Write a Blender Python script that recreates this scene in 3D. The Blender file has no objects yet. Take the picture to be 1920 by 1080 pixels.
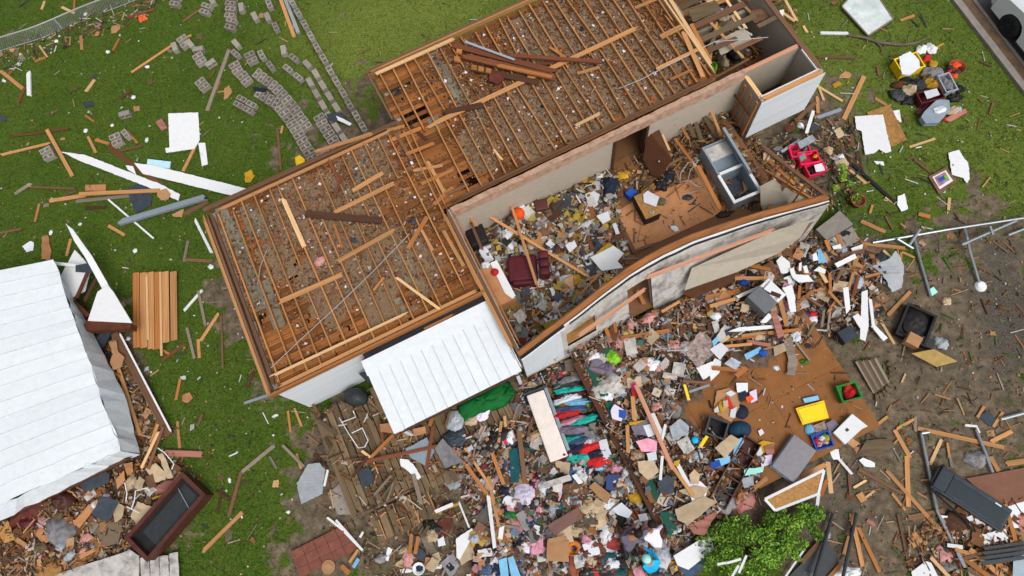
import bpy, bmesh, math, random
import numpy as np
from mathutils import Vector, Matrix, noise, geometry
rnd = random.Random(7)
sc = bpy.context.scene
COL = sc.collection
# ------------------------------------------------------------------ camera
CAM_H, FPX = 21.0, 1280.0                      # metres above the lawn, focal length in pixels of the 1920-wide photo
NADIR = (1069.0, 956.0)                        # where plumb lines meet in the photo
_d = np.array([(NADIR[0]-960)/FPX, -(NADIR[1]-540)/FPX, -1.0]); _d /= np.linalg.norm(_d)
_up = -_d
_X = np.array([1.0, 0, 0]) - _up*_up[0]; _X /= np.linalg.norm(_X)
_Y = np.cross(_up, _X)
RC = np.stack([_X, _Y, _up])                   # camera axes -> world axes
cam = bpy.data.cameras.new('camera'); camo = bpy.data.objects.new('camera', cam); COL.objects.link(camo)
mw = Matrix([list(RC[i]) + [0] for i in range(3)] + [[0, 0, 0, 1]]); mw.translation = (0, 0, CAM_H)
camo.matrix_world = mw
cam.sensor_width = 36; cam.lens = FPX/1920*36; cam.clip_start = 0.1; cam.clip_end = 500
sc.camera = camo
# ------------------------------------------------------------------ overcast sky, weak broad sun
SUN_EL, SUN_AZ = math.radians(58), math.radians(140)     # azimuth clockwise from +Y
w = bpy.data.worlds.new('World'); sc.world = w; w.use_nodes = True
nt = w.node_tree; bg = nt.nodes['Background']
sky = nt.nodes.new('ShaderNodeTexSky'); sky.sky_type = 'NISHITA'; sky.sun_disc = False
sky.sun_elevation = SUN_EL; sky.sun_rotation = SUN_AZ; sky.air_density = 1.0; sky.dust_density = 6.0; sky.ozone_density = 1.0
hs = nt.nodes.new('ShaderNodeHueSaturation'); hs.inputs['Saturation'].default_value = 0.35   # cloud cover greys the sky
nt.links.new(sky.outputs[0], hs.inputs['Color']); nt.links.new(hs.outputs[0], bg.inputs[0]); bg.inputs[1].default_value = 0.145
sl = bpy.data.lights.new('sun', 'SUN'); sl.energy = 1.15; sl.angle = math.radians(28); sl.color = (1, .97, .93)
so = bpy.data.objects.new('sun', sl); COL.objects.link(so)
_sd = Vector((math.sin(SUN_AZ)*math.cos(SUN_EL), math.cos(SUN_AZ)*math.cos(SUN_EL), math.sin(SUN_EL)))
so.rotation_euler = _sd.to_track_quat('Z', 'Y').to_euler(); so.location = _sd*40
sc.view_settings.view_transform = 'Standard'; sc.view_settings.look = 'None'
sc.view_settings.exposure = -0.12; sc.view_settings.gamma = 1.0; sc.view_settings.use_curve_mapping = False
sc.cycles.max_bounces = 5; sc.cycles.diffuse_bounces = 2; sc.cycles.use_denoising = True

# ------------------------------------------------------------------ geometry helpers
def g(px, py, z=0.0):
    """photo pixel -> point on the level plane at height z"""
    c = RC @ np.array([(px-960)/FPX, -(py-540)/FPX, -1.0])
    t = (z-CAM_H)/c[2]
    return Vector((c[0]*t, c[1]*t, z))
def pix(p):
    c = RC.T @ (np.array(p)-np.array([0, 0, CAM_H]))
    return 960+FPX*c[0]/-c[2], 540-FPX*c[1]/-c[2]
TH = math.radians(25.8); CU, SU = math.cos(TH), math.sin(TH)
HO = g(512, 735, 2.85)                         # front left corner of the house; u runs along the front, v to the back
def hw(u, v, z=0.0): return Vector((HO.x+u*CU-v*SU, HO.y+u*SU+v*CU, z))
def huv(x, y): dx, dy = x-HO.x, y-HO.y; return dx*CU+dy*SU, -dx*SU+dy*CU
def uvp(px, py, z): p = g(px, py, z); return huv(p.x, p.y)

def L(r, gg, b, k=1.0):
    f = lambda c: ((c/255+.055)/1.055)**2.4 if c > 10 else c/255/12.92
    return (f(r)*k, f(gg)*k, f(b)*k)

def smooth(a, b, x):
    t = max(0, min(1, (x-a)/(b-a))); return t*t*(3-2*t)
RECTS = [(6.5, 16.4, -2.1, 2.85, .5), (15.0, 18.8, 2.85, 8.2, .5), (8.05, 14.9, -8.1, -2.2, .5), (.1, 5.7, -3.85, -0.3, .42), (.5, 2.4, -4.8, -3.85, .25)]
HEAPS = [  # px, py, radius px, height: rubble mounds
    (1180, 660, 130, .22), (1235, 705, 105, .2), (1480, 520, 90, .32), (1570, 560, 90, .3), (1150, 870, 120, .28), (1050, 960, 130, .3),
    (1130, 1020, 120, .32), (940, 900, 90, .2), (1010, 440, 120, .22), (1050, 560, 100, .22), (1240, 850, 90, .18), (1400, 640, 75, .2), (1290, 940, 90, .2), (200, 900, 110, .3), (100, 1000, 120, .35), (1320, 230, 80, .25), (1850, 1040, 80, .2), (1480, 270, 70, .2), (900, 990, 90, .1)]
def floor_z(x, y):
    u, v = huv(x, y)
    for a, b, c, d, z in RECTS:
        if a <= u <= b and c <= v <= d: return z
    return 0.0
def heap_z(x, y):
    p = pix((x, y, 0)); h = 0
    for cx, cy, r, hh in HEAPS:
        d = math.hypot(p[0]-cx, p[1]-cy)/r
        if d < 1: h = max(h, hh*smooth(1, .35, d))
    if h > 0: h *= .55+.75*abs(noise.noise((x*1.1, y*1.1, 3)))+.25*noise.noise((x*4, y*4, 1))
    return max(0, h)
def bz(x, y): return floor_z(x, y)+heap_z(x, y)
def gg(px, py, dz=0.0):
    """pixel -> point resting on whatever floor or heap lies under it"""
    z = 0.0
    for _ in range(4):
        p = g(px, py, z); z = bz(p.x, p.y)
    return g(px, py, z+dz)

# ------------------------------------------------------------------ materials
MATS = {}
def newmat(name):
    m = bpy.data.materials.new(name); m.use_nodes = True
    return m, m.node_tree, m.node_tree.nodes['Principled BSDF']
def mat(name, col=None, rough=.75, var=.25, scale=(5, 5, 5), dirt=0.0, dcol=(.12, .08, .05), bump=.15, metal=0.0, objvar=.18, detail=5, dscale=1.6, alpha=1.0, spec=.3):
    if name in MATS: return MATS[name]
    m, t, b = newmat(name); N = t.nodes.new; K = t.links.new
    tc = N('ShaderNodeTexCoord'); oi = N('ShaderNodeObjectInfo'); mp = N('ShaderNodeMapping'); mp.inputs['Scale'].default_value = scale
    vm = N('ShaderNodeVectorMath'); vm.operation = 'SCALE'; vm.inputs[0].default_value = (17, 31, 23); K(oi.outputs['Random'], vm.inputs['Scale'])
    K(tc.outputs['Object'], mp.inputs['Vector']); ad = N('ShaderNodeVectorMath'); K(mp.outputs[0], ad.inputs[0]); K(vm.outputs[0], ad.inputs[1])
    nz = N('ShaderNodeTexNoise'); nz.inputs['Scale'].default_value = 1; nz.inputs['Detail'].default_value = detail; nz.inputs['Roughness'].default_value = .65; K(ad.outputs[0], nz.inputs['Vector'])
    rp = N('ShaderNodeValToRGB'); e = rp.color_ramp.elements
    e[0].position = .3; e[1].position = .7
    e[0].color = tuple(c*(1-var) for c in col)+(1,); e[1].color = tuple(min(1, c*(1+var)) for c in col)+(1,)
    K(nz.outputs[0], rp.inputs[0]); out = rp.outputs[0]
    if dirt > 0:
        n2 = N('ShaderNodeTexNoise'); n2.inputs['Scale'].default_value = dscale; n2.inputs['Detail'].default_value = 8; n2.inputs['Roughness'].default_value = .7
        K(ad.outputs[0], n2.inputs['Vector'])
        r2 = N('ShaderNodeValToRGB'); r2.color_ramp.elements[0].position = .62-.3*dirt; r2.color_ramp.elements[1].position = .86-.3*dirt
        K(n2.outputs[0], r2.inputs[0]); mx = N('ShaderNodeMix'); mx.data_type = 'RGBA'
        ml = N('ShaderNodeMath'); ml.operation = 'MULTIPLY'; ml.inputs[1].default_value = min(1, .35+dirt); K(r2.outputs[0], ml.inputs[0])
        K(ml.outputs[0], mx.inputs[0]); K(out, mx.inputs[6]); mx.inputs[7].default_value = dcol+(1,); out = mx.outputs[2]
    hv = N('ShaderNodeHueSaturation'); mr = N('ShaderNodeMapRange'); mr.inputs[3].default_value = 1-objvar; mr.inputs[4].default_value = 1+objvar
    K(oi.outputs['Random'], mr.inputs[0]); K(mr.outputs[0], hv.inputs['Value']); K(out, hv.inputs['Color']); K(hv.outputs[0], b.inputs['Base Color'])
    b.inputs['Roughness'].default_value = rough; b.inputs['Metallic'].default_value = metal; b.inputs['Specular IOR Level'].default_value = spec
    if alpha < 1: b.inputs['Alpha'].default_value = alpha
    if bump:
        bp = N('ShaderNodeBump'); bp.inputs['Strength'].default_value = bump; bp.inputs['Distance'].default_value = .02; K(nz.outputs[0], bp.inputs['Height']); K(bp.outputs[0], b.inputs['Normal'])
    MATS[name] = m; return m
WG = (1.2, 7, 5)      # grain along a unit plank
def KD(rgb): return .84 if max(rgb) < 212 else 1.0      # mid-tones scaled darker for contrast, near-whites kept
def wood(name, rgb, var=.35, **k):
    k.setdefault('dirt', .22); k.setdefault('dcol', tuple(c*.45 for c in L(*rgb))); k.setdefault('dscale', .7)
    return mat(name, L(*rgb, KD(rgb)), rough=.8, var=var, scale=WG, bump=.25, objvar=k.pop('objvar', .22), **k)
wood('pine', (198, 144, 92)); wood('pale pine', (214, 174, 126)); wood('orange pine', (182, 118, 64)); wood('brown', (122, 88, 64)); wood('dark brown', (84, 54, 38))
wood('red brown', (120, 70, 46)); wood('grey', (142, 128, 114)); wood('pink', (178, 118, 104)); wood('salmon', (210, 152, 122)); wood('black', (40, 38, 40)); wood('weathered', (104, 88, 66))
wood('joist', (184, 130, 78), objvar=.2); wood('ceiling_board', (146, 92, 46), var=.45, objvar=.42, dirt=.2, dcol=L(70, 52, 40))
wood('white', (218, 219, 220), var=.06, dirt=.12, dcol=L(150, 120, 96), dscale=.8, objvar=.05)
wood('steel', (150, 162, 172), var=.12)
def plain(name, rgb, **k):
    k.setdefault('var', .12); return mat(name, L(*rgb, KD(rgb)), **k)
plain('white_sheet', (224, 226, 228), var=.04, dirt=.1, dcol=L(120, 110, 100), dscale=3, objvar=.04, bump=.05)
plain('white_metal', (218, 224, 228), rough=.5, var=.05, dirt=.16, dcol=L(176, 180, 182), dscale=1.3, objvar=.02, bump=.04)
plain('white_metal_dull', (205, 212, 218), rough=.5, var=.08, dirt=.25, dcol=L(140, 146, 150), objvar=.03)
plain('siding', (214, 220, 226), rough=.6, var=.06, dirt=.1, dcol=L(90, 90, 90), dscale=4, objvar=.04)
plain('dirty_white', (206, 202, 196), var=.18, dirt=.5, dcol=L(84, 78, 76), dscale=.45, objvar=.06)
plain('drywall', (200, 188, 172), var=.06, dirt=.12, dcol=L(110, 90, 76), objvar=.04, bump=.03)
plain('drywall_grey', (184, 174, 158), var=.07, dirt=.15, dcol=L(110, 100, 86), objvar=.04, bump=.03)
plain('peeling', (206, 170, 146), var=.2, dirt=.42, dcol=L(134, 86, 56), dscale=.9, bump=.2)
plain('osb', (184, 136, 76), var=.4, scale=(14, 14, 14), dirt=.15, dcol=L(110, 70, 36)); plain('plywood', (192, 136, 92), var=.16, scale=(3, 3, 3), dirt=.3, dcol=L(124, 74, 42), dscale=1.2)
plain('floor_ply', (122, 84, 52), var=.22, scale=(2.2, 2.2, 2.2), dirt=.4, dcol=L(88, 64, 46), dscale=1.0, rough=.6)
plain('cardboard', (186, 140, 98)); plain('tan', (196, 174, 142), var=.18); plain('steel_paint', (150, 166, 178), rough=.4, metal=.2); plain('metal', (168, 176, 182), rough=.35, metal=.6)
plain('slate', (62, 70, 80), var=.25); plain('navy', (30, 40, 62), var=.35); plain('dark', (34, 32, 32), var=.4, rough=.6); plain('charcoal', (58, 62, 66), var=.2, rough=.5)
plain('maroon', (92, 28, 38), var=.25, rough=.6); plain('leather_brown', (86, 48, 40), var=.3, rough=.5); plain('oxblood', (110, 52, 44), var=.3)
plain('green_cloth', (0, 104, 40), var=.35, scale=(3, 12, 3)); plain('carpet_green', (18, 92, 76), var=.25, scale=(40, 40, 40)); plain('teal', (20, 90, 98), var=.3)
plain('red', (206, 36, 40), var=.25); plain('orange', (236, 84, 26), var=.2); plain('yellow', (244, 202, 20), var=.08, rough=.4); plain('ochre', (196, 152, 34), var=.3)
plain('blue', (36, 84, 176), var=.25); plain('sky_blue', (120, 178, 214), var=.15); plain('cyan', (20, 168, 226), var=.15); plain('mint', (160, 226, 214), var=.1); plain('turquoise', (28, 176, 160), var=.2)
plain('lime', (130, 196, 40), var=.2); plain('pink_cloth', (214, 150, 170), var=.2); plain('magenta', (214, 40, 120), var=.2); plain('lilac', (216, 208, 228), var=.06); plain('crate_pink', (226, 36, 84), var=.1, rough=.4)
plain('bin_green', (20, 128, 44), var=.1, rough=.4); plain('denim', (70, 92, 128), var=.3); plain('grey_cloth', (140, 138, 142), var=.3); plain('cloth_purple', (120, 112, 130), var=.3); plain('silver', (170, 178, 186), var=.3, rough=.4)
plain('concrete', (160, 152, 142), var=.2, scale=(20, 20, 20), dirt=.2, dcol=L(110, 100, 88), dscale=12, bump=.3); plain('slab', (148, 140, 132), var=.18, dirt=.25, dcol=L(100, 92, 84))
plain('terracotta', (150, 82, 58), var=.2); plain('paver', (134, 80, 66), var=.25, objvar=.05, dirt=.3, dcol=L(104, 74, 62)); plain('rock_wool', (130, 124, 106), var=.18, scale=(14, 14, 14), bump=.4)
plain('asphalt', (88, 86, 84), var=.3, scale=(30, 30, 30), bump=.3); plain('tyre', (36, 36, 38), var=.2); plain('rim', (66, 68, 72), rough=.3, metal=.6); plain('car_paint', (222, 226, 230), rough=.2, var=.01, spec=.6); plain('glass', (26, 30, 36), rough=.08, var=.02, spec=.6)
plain('skin', (178, 122, 92), var=.08); plain('hair', (34, 26, 22), var=.3); plain('insulation_pink', (206, 150, 144), var=.25, scale=(9, 9, 9)); plain('bark', (112, 100, 86), var=.35)
plain('plastic_film', (196, 202, 208), var=.12, rough=.25, alpha=.55); plain('paper', (212, 216, 222), var=.06, dirt=.12, dcol=L(140, 150, 170), dscale=9)
plain('belt', (52, 62, 68), var=.1, rough=.7); plain('leaf', (74, 118, 28), var=.35, rough=.55, objvar=.1); plain('wire', (176, 176, 178), var=.1, rough=.4)
plain('mattress', (158, 154, 160), var=.1, scale=(8, 8, 8)); plain('rust', (104, 56, 36), var=.35); plain('tar', (40, 40, 44), var=.3)
wood('deck_wood', (120, 100, 74), var=.4, objvar=.34, dirt=.35, dcol=L(70, 66, 40)); plain('room_ply', (146, 94, 44), var=.2, scale=(2.2, 2.2, 2.2), dirt=.25, dcol=L(112, 76, 42), dscale=1.0, rough=.6, objvar=.05)
def MT(n): return n if not isinstance(n, str) else MATS[n]
# colour-attribute material for the mass of small litter
def attrmat(name, rough=.8):
    m, t, b = newmat(name); a = t.nodes.new('ShaderNodeAttribute'); a.attribute_name = 'Col'; t.links.new(a.outputs['Color'], b.inputs['Base Color']); b.inputs['Roughness'].default_value = rough
    b.inputs['Specular IOR Level'].default_value = .25; MATS[name] = m; return m
attrmat('litter')

# ------------------------------------------------------------------ object helpers
def link(o, parent=None):
    COL.objects.link(o)
    if parent is not None: o.parent = parent
    return o
def tag(o, label=None, cat=None, group=None, kind=None):
    if label: o['label'] = label
    if cat: o['category'] = cat
    if group: o['group'] = group
    if kind: o['kind'] = kind
    return o
def empty(name, loc, rz=0.0, label=None, cat=None, group=None):
    o = bpy.data.objects.new(name, None); o.location = loc; o.rotation_euler = (0, 0, rz); o.empty_display_size = .2; COL.objects.link(o)
    return tag(o, label, cat, group)
def mesh(verts, faces, m=None, smooth_=False):
    me = bpy.data.meshes.new('m'); me.from_pydata([tuple(v) for v in verts], [], faces); me.update()
    if m is not None: me.materials.append(MT(m))
    if smooth_: me.polygons.foreach_set('use_smooth', [True]*len(me.polygons))
    return me
def ob(name, me, parent=None, loc=(0, 0, 0), rot=(0, 0, 0), scale=(1, 1, 1)):
    o = bpy.data.objects.new(name, me); o.location = loc; o.rotation_euler = rot; o.scale = scale
    return link(o, parent)
class MB:
    """collects shapes of ONE mesh"""
    def __init__(s): s.v = []; s.f = []
    def add(s, v, f):
        n = len(s.v); s.v += [Vector(p) for p in v]; s.f += [tuple(i+n for i in q) for q in f]; return s
    def box(s, x0, x1, y0, y1, z0, z1, M=None):
        v = [Vector((x, y, z)) for z in (z0, z1) for x, y in ((x0, y0), (x1, y0), (x1, y1), (x0, y1))]
        if M is not None: v = [M @ p for p in v]
        return s.add(v, [(0, 3, 2, 1), (4, 5, 6, 7), (0, 1, 5, 4), (1, 2, 6, 5), (2, 3, 7, 6), (3, 0, 4, 7)])
    def prism(s, poly, z0, z1):
        """level polygon extruded; poly of (x,y)"""
        n = len(poly); pts = [Vector((p[0], p[1], 0)) for p in poly]
        area = sum(pts[i].x*pts[(i+1) % n].y-pts[(i+1) % n].x*pts[i].y for i in range(n))
        if area < 0: pts = pts[::-1]
        f = [(i, (i+1) % n, n+(i+1) % n, n+i) for i in range(n)]
        for a, b, c in geometry.tessellate_polygon([pts]):
            p, q, r = pts[a], pts[b], pts[c]
            if (q-p).cross(r-p).z < 0: b, c = c, b
            f.append((n+a, n+b, n+c)); f.append((a, c, b))
        z0 = z0 if isinstance(z0, (list, tuple)) else [z0]*n; z1 = z1 if isinstance(z1, (list, tuple)) else [z1]*n
        if area < 0: z0 = list(z0)[::-1]; z1 = list(z1)[::-1]
        return s.add([(p.x, p.y, z0[i]) for i, p in enumerate(pts)]+[(p.x, p.y, z1[i]) for i, p in enumerate(pts)], f)
    def tube(s, pts, r, n=6, cap=True):
        pts = [Vector(p) for p in pts]; rr = r if isinstance(r, (list, tuple)) else [r]*len(pts); v = []; f = []
        for i, p in enumerate(pts):
            d = (pts[min(i+1, len(pts)-1)]-pts[max(i-1, 0)]).normalized(); a = d.orthogonal().normalized()
            if i and abs(pa.dot(d)) < .98: a = (pa-d*pa.dot(d)).normalized()
            pa = a; b = d.cross(a)
            v += [p+(a*math.cos(k*2*math.pi/n)+b*math.sin(k*2*math.pi/n))*rr[i] for k in range(n)]
        for i in range(len(pts)-1):
            for k in range(n): f.append((i*n+k, i*n+(k+1) % n, (i+1)*n+(k+1) % n, (i+1)*n+k))
        if cap: f.append(tuple(range(n))[::-1]); f.append(tuple((len(pts)-1)*n+k for k in range(n)))
        return s.add(v, f)
    def lathe(s, prof, n=20, M=None):
        """profile of (radius, z) spun about z"""
        v = []; f = []
        for r, z in prof:
            for k in range(n):
                p = Vector((r*math.cos(2*math.pi*k/n), r*math.sin(2*math.pi*k/n), z)); v.append(M @ p if M is not None else p)
        for i in range(len(prof)-1):
            for k in range(n): f.append((i*n+k, i*n+(k+1) % n, (i+1)*n+(k+1) % n, (i+1)*n+k))
        return s.add(v, f)
    def obj(s, name, m, parent=None, loc=(0, 0, 0), rz=0.0, smooth_=False):
        return ob(name, mesh(s.v, s.f, m, smooth_), parent, loc, (0, 0, rz))

# unit plank variants with splintered ends (length along x)
def unit_plank(seed, splinter):
    r = random.Random(seed); k = 4; v = []; f = []
    for side in (-1, 1):
        for z in (-.5, .5):
            for i in range(k+1):
                j = r.uniform(0, splinter)*(1.6 if r.random() < .3 else 1) if splinter else 0
                v.append((side*(.5-j), -.5+i/k, z))
    q = k+1; A, B, C, D = 0, q, 2*q, 3*q
    for i in range(k):
        f += [(A+i, B+i, B+i+1, A+i+1), (C+i+1, D+i+1, D+i, C+i), (B+i, D+i, D+i+1, B+i+1), (A+i+1, C+i+1, C+i, A+i)]
    f += [(A, C, D, B), (B+k, D+k, C+k, A+k)]
    return v, f
PLANKS = {}
def plank_mesh(m, var):
    key = (m, var)
    if key not in PLANKS:
        v, f = unit_plank(var, .055 if var % 3 else .0); PLANKS[key] = mesh(v, f, m)
    return PLANKS[key]
def beam(name, a, b, wd, th, m, parent=None, var=None, roll=0.0):
    """board between two points, its top face up; shares mesh data"""
    a, b = Vector(a), Vector(b); d = b-a; ln = d.length
    x = d/ln; y = Vector((0, 0, 1)).cross(x)
    y = y.normalized() if y.length > 1e-4 else Vector((0, 1, 0)); zz = x.cross(y)
    R = Matrix((x, y, zz)).transposed()
    if roll: R = R @ Matrix.Rotation(roll, 3, 'X')
    o = bpy.data.objects.new(name, plank_mesh(m, rnd.randrange(9) if var is None else var))
    o.location = (a+b)/2; o.rotation_euler = R.to_euler(); o.scale = (ln, wd, th)
    return link(o, parent)

# ------------------------------------------------------------------ labels that single things out
LANDMARKS = [(345, 247, 'square white sheet'), (525, 200, 'fallen columns of blocks'), (330, 335, 'long white fascia boards'), (110, 690, 'white shed roof'), (290, 580, 'standalone plywood panel'), (100, 60, 'wire fence'),
    (820, 690, 'white porch roof'), (640, 420, 'left attic'), (960, 120, 'dark collapsed rafters'), (1480, 160, 'roofless closet'), (1370, 310, 'open refrigerator'), (985, 510, 'maroon recliner'), (1260, 400, 'bare plywood floor patch'),
    (1740, 160, 'heap of storage bins'), (1640, 250, 'torn white sheet'), (1525, 300, 'pink crates'), (1766, 340, 'framed picture'), (1780, 440, 'fallen steel pipe frame'), (1715, 610, 'black plastic tray'), (1640, 700, 'fan of shingles'),
    (1520, 775, 'yellow lid'), (1590, 735, 'green basket'), (1485, 860, 'grey mattress'), (1375, 885, 'brown bookcase'), (1400, 1030, 'green bush'), (1810, 935, 'treadmill'), (1425, 565, 'grey and white cooker'), (1555, 560, 'splintered lumber heap'),
    (1065, 770, 'row of hanging clothes'), (910, 750, 'green blanket'), (690, 890, 'weathered deck'), (605, 1030, 'red paver slab'), (315, 970, 'brown tipped cabinet'), (1210, 1020, 'three people'), (1045, 1030, 'large cardboard box'), (1370, 760, 'paper heap'),
    (1400, 470, 'leaning drywall panel'), (1190, 760, 'long leaning rubble board'), (1020, 800, 'pale mattress'), (960, 400, 'red paper lantern'), (1630, 140, 'branch on the lawn'), (1600, 375, 'terracotta pot')]
_u = 'first second third fourth fifth sixth seventh eighth ninth tenth eleventh twelfth thirteenth fourteenth fifteenth sixteenth seventeenth eighteenth nineteenth'.split()
ORDW = _u+[t+x for t, b in (('twenty', 'twentieth'), ('thirty', 'thirtieth'), ('forty', 'fortieth')) for x in ['!'+b]+['-'+k for k in _u[:9]]]
ORDW = [k.split('!')[1] if '!' in k else k for k in ORDW]
ORD = ['nearest']+[k+' nearest' for k in ORDW[1:]]
AUTO = []
def auto(o, phrase, px, py, cat, group):
    """label told from the nearest landmark, made unique at the end"""
    bx, by, nm = min(LANDMARKS, key=lambda l: math.hypot(l[0]-px, l[1]-py)); dx, dy = px-bx, py-by; d = math.hypot(dx, dy)
    rel = 'beside' if d < 25 else ('right of' if dx > 0 else 'left of') if abs(dx) > abs(dy) else ('below' if dy > 0 else 'above')
    tag(o, None, cat, group); AUTO.append((o, '%s %s the %s' % (phrase, rel, nm), d))
def finish_labels():
    by = {}
    for o, l, d in AUTO: by.setdefault(l, []).append((d, o))
    for l, lst in by.items():
        lst.sort(key=lambda t: t[0])
        for i, (d, o) in enumerate(lst): o['label'] = l if len(lst) == 1 else '%s, %s to it' % (l, ORD[min(i, len(ORD)-1)])
def sizeword(m): return 'short' if m < .45 else 'mid-length' if m < 1.2 else 'long'

ZC = [0]
def B(x0, y0, x1, y1, wpx, m='pine', z=0.0, z1=None, th=.035, label=None, noun='board', cat='board', group='loose boards', name='loose_board', on=None):
    """loose board between two photo pixels, resting on floor or heap (z above it), or at absolute height when on is given"""
    ZC[0] = (ZC[0]+1) % 13; e = ZC[0]*.0013
    if z1 is None: z1 = z
    th = max(th, .012)
    if on is None: a, b = gg(x0, y0, z+th/2+e), gg(x1, y1, z1+th/2+e)
    else: a, b = g(x0, y0, on+z+th/2+e), g(x1, y1, on+z1+th/2+e)
    wd = wpx/FPX*-((np.array(a)-np.array([0, 0, CAM_H])) @ RC)[2]*.84
    o = beam(name, a, b, max(wd, .012), th, m)
    if label: tag(o, label, cat, group)
    else: auto(o, '%s %s %s' % (sizeword((a-b).length), {'white': 'white painted', 'steel': 'steel grey', 'black': 'black'}.get(m, m+' wooden' if m not in ('pine', 'pale pine', 'orange pine') else m), noun), (x0+x1)/2, (y0+y1)/2, cat, group)
    return o
def S(poly, m, z=.01, th=.015, label=None, cat='sheet', name='loose_sheet', group=None, on=None, torn=0.0, zs=None, phrase=None, parent=None):
    """flat sheet traced by its outline, with its own thickness; zs = extra height of each corner"""
    ZC[0] = (ZC[0]+1) % 13; e = ZC[0]*.0011
    cx, cy = sum(p[0] for p in poly)/len(poly), sum(p[1] for p in poly)/len(poly)
    base = (gg(cx, cy).z if on is None else on)+z+e
    zs = list(zs) if zs else [0]*len(poly)
    P = [g(p[0], p[1], base+zs[i]) for i, p in enumerate(poly)]; Z = zs
    if torn:
        Q = []; ZZ = []; n = len(P); r = random.Random(int(cx*7+cy))
        for i in range(n):
            a, b = P[i], P[(i+1) % n]; d = b-a; k = max(1, int(d.length/.09)); nv = Vector((-d.y, d.x, 0)).normalized()
            for j in range(k):
                t = j/k; Q.append(a+d*t+nv*(r.uniform(-torn, torn) if j else 0)); ZZ.append(Z[i]+(Z[(i+1) % n]-Z[i])*t)
        P, Z = Q, ZZ
    c = sum(P, Vector())/len(P); c.z = base
    mb = MB(); mb.prism([(p.x-c.x, p.y-c.y) for p in P], [zz for zz in Z], [zz+th for zz in Z])
    o = mb.obj(name, m, parent, c)
    if parent is None:
        if label: tag(o, label, cat, group)
        else: auto(o, phrase or (m.replace('_', ' ')+' sheet'), cx, cy, cat, group or 'loose sheets')
    return o
def lump_mesh(rx, ry, h, seed, m, folds=1.0, n=26, rings=9):
    v = [(0, 0, h*(.85+.3*noise.noise((seed, 0, 0))))]; f = []
    for i in range(1, rings+1):
        t = i/rings
        for k in range(n):
            a = 2*math.pi*k/n; ca, sa = math.cos(a), math.sin(a)
            out = 1+folds*(.34*noise.noise((ca*1.3+seed*3.1, sa*1.3, 5))+.26*noise.noise((ca*3.4+seed, sa*3.4, 9)))
            x, y = ca*rx*t*out, sa*ry*t*out
            z = h*(1-t*t)**(.5+.4*min(folds, 1))*(.8+.5*folds*noise.noise((x*1.4/max(rx, .1)+seed, y*1.4/max(ry, .1), seed)))+h*folds*(.55*abs(noise.noise((ca*2.6*t+seed, sa*4.5*t, seed*2)))+.3*noise.noise((x*22, y*22, seed)))*(1-t*.55) if i < rings else 0
            v.append((x, y, max(z, 0.004 if i < rings else 0)))
    for k in range(n): f.append((0, 1+k, 1+(k+1) % n))
    for i in range(rings-1):
        for k in range(n): a = 1+i*n; b = a+n; f.append((a+k, b+k, b+(k+1) % n, a+(k+1) % n))
    f.append(tuple(1+(rings-1)*n+k for k in range(n))[::-1])
    return mesh(v, f, m, True)
def C(px, py, rx, ry, ang, m, h=None, label=None, cat='cloth', name='crumpled_cloth', group=None, phrase=None, on=None, dz=0.0, folds=1.0, parent=None):
    """crumpled cloth, bag or clump; radii in pixels, angle in photo degrees"""
    p = gg(px, py, dz) if on is None else g(px, py, on+dz); k = (CAM_H-p.z)/FPX*1.12
    h = h if h is not None else min(rx, ry)*k*.55
    o = ob(name, lump_mesh(rx*k, ry*k, h, (px*.37+py*.11) % 50, m, folds), parent, p-Vector((0, 0, .01)), (0, 0, math.radians(-ang)))
    if parent is None:
        if label: tag(o, label, cat, group)
        else: auto(o, phrase or ('crumpled '+m.replace('_', ' ')), px, py, cat, group or 'crumpled things in the rubble')
    return o
# ================================================================== ground
def blobs(lst, PX, PY):
    out = np.zeros_like(PX)
    for x, y, rx, ry, wgt in lst:
        d = ((PX-x)/rx)**2+((PY-y)/ry)**2; out = np.maximum(out, wgt*np.exp(-d*d*.9))
    return np.clip(out, 0, 1)
DIRT = [(1790, 620, 170, 150, 1), (1880, 480, 90, 70, .9), (1690, 720, 120, 120, .9), (1650, 500, 80, 60, .7), (1720, 900, 190, 140, .9), (1640, 1040, 180, 110, .85), (1850, 800, 120, 110, .8), (1880, 1000, 120, 100, .95), (1380, 800, 420, 240, 1), (1100, 900, 330, 240, 1),
    (850, 1000, 230, 130, .8), (720, 880, 190, 140, 1), (600, 940, 80, 90, .7), (600, 1050, 110, 60, .75), (670, 190, 40, 60, .6), (640, 60, 30, 40, .35), (1560, 330, 60, 70, .6), (1500, 250, 70, 70, .8), (1830, 375, 50, 40, .7), (1790, 430, 80, 40, .7), (1700, 180, 60, 60, .25), (1800, 30, 50, 40, .3),
    (1640, 330, 30, 50, .4), (1745, 250, 40, 40, .3), (160, 940, 220, 130, 1), (230, 720, 50, 140, .7), (300, 960, 110, 100, .5), (50, 90, 60, 20, .4), (160, 50, 60, 25, .4), (240, 20, 60, 20, .4), (640, 250, 80, 30, .6), (1330, 250, 320, 180, .9), (920, 330, 420, 180, .9), (560, 560, 160, 190, .9), (420, 1060, 80, 50, .3), (720, 1050, 100, 60, .5)]
PALE = [(800, 80, 260, 140, .9), (1600, 100, 200, 130, .5), (1780, 200, 160, 200, .45), (1000, 0, 300, 80, .7), (1900, 300, 100, 120, .5)]
GRAV = [(1895, 600, 70, 110, .9), (1890, 500, 60, 60, .7), (1760, 700, 90, 50, .35), (1570, 960, 50, 90, .5), (1620, 450, 60, 40, .4), (1850, 560, 60, 60, .4)]
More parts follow.
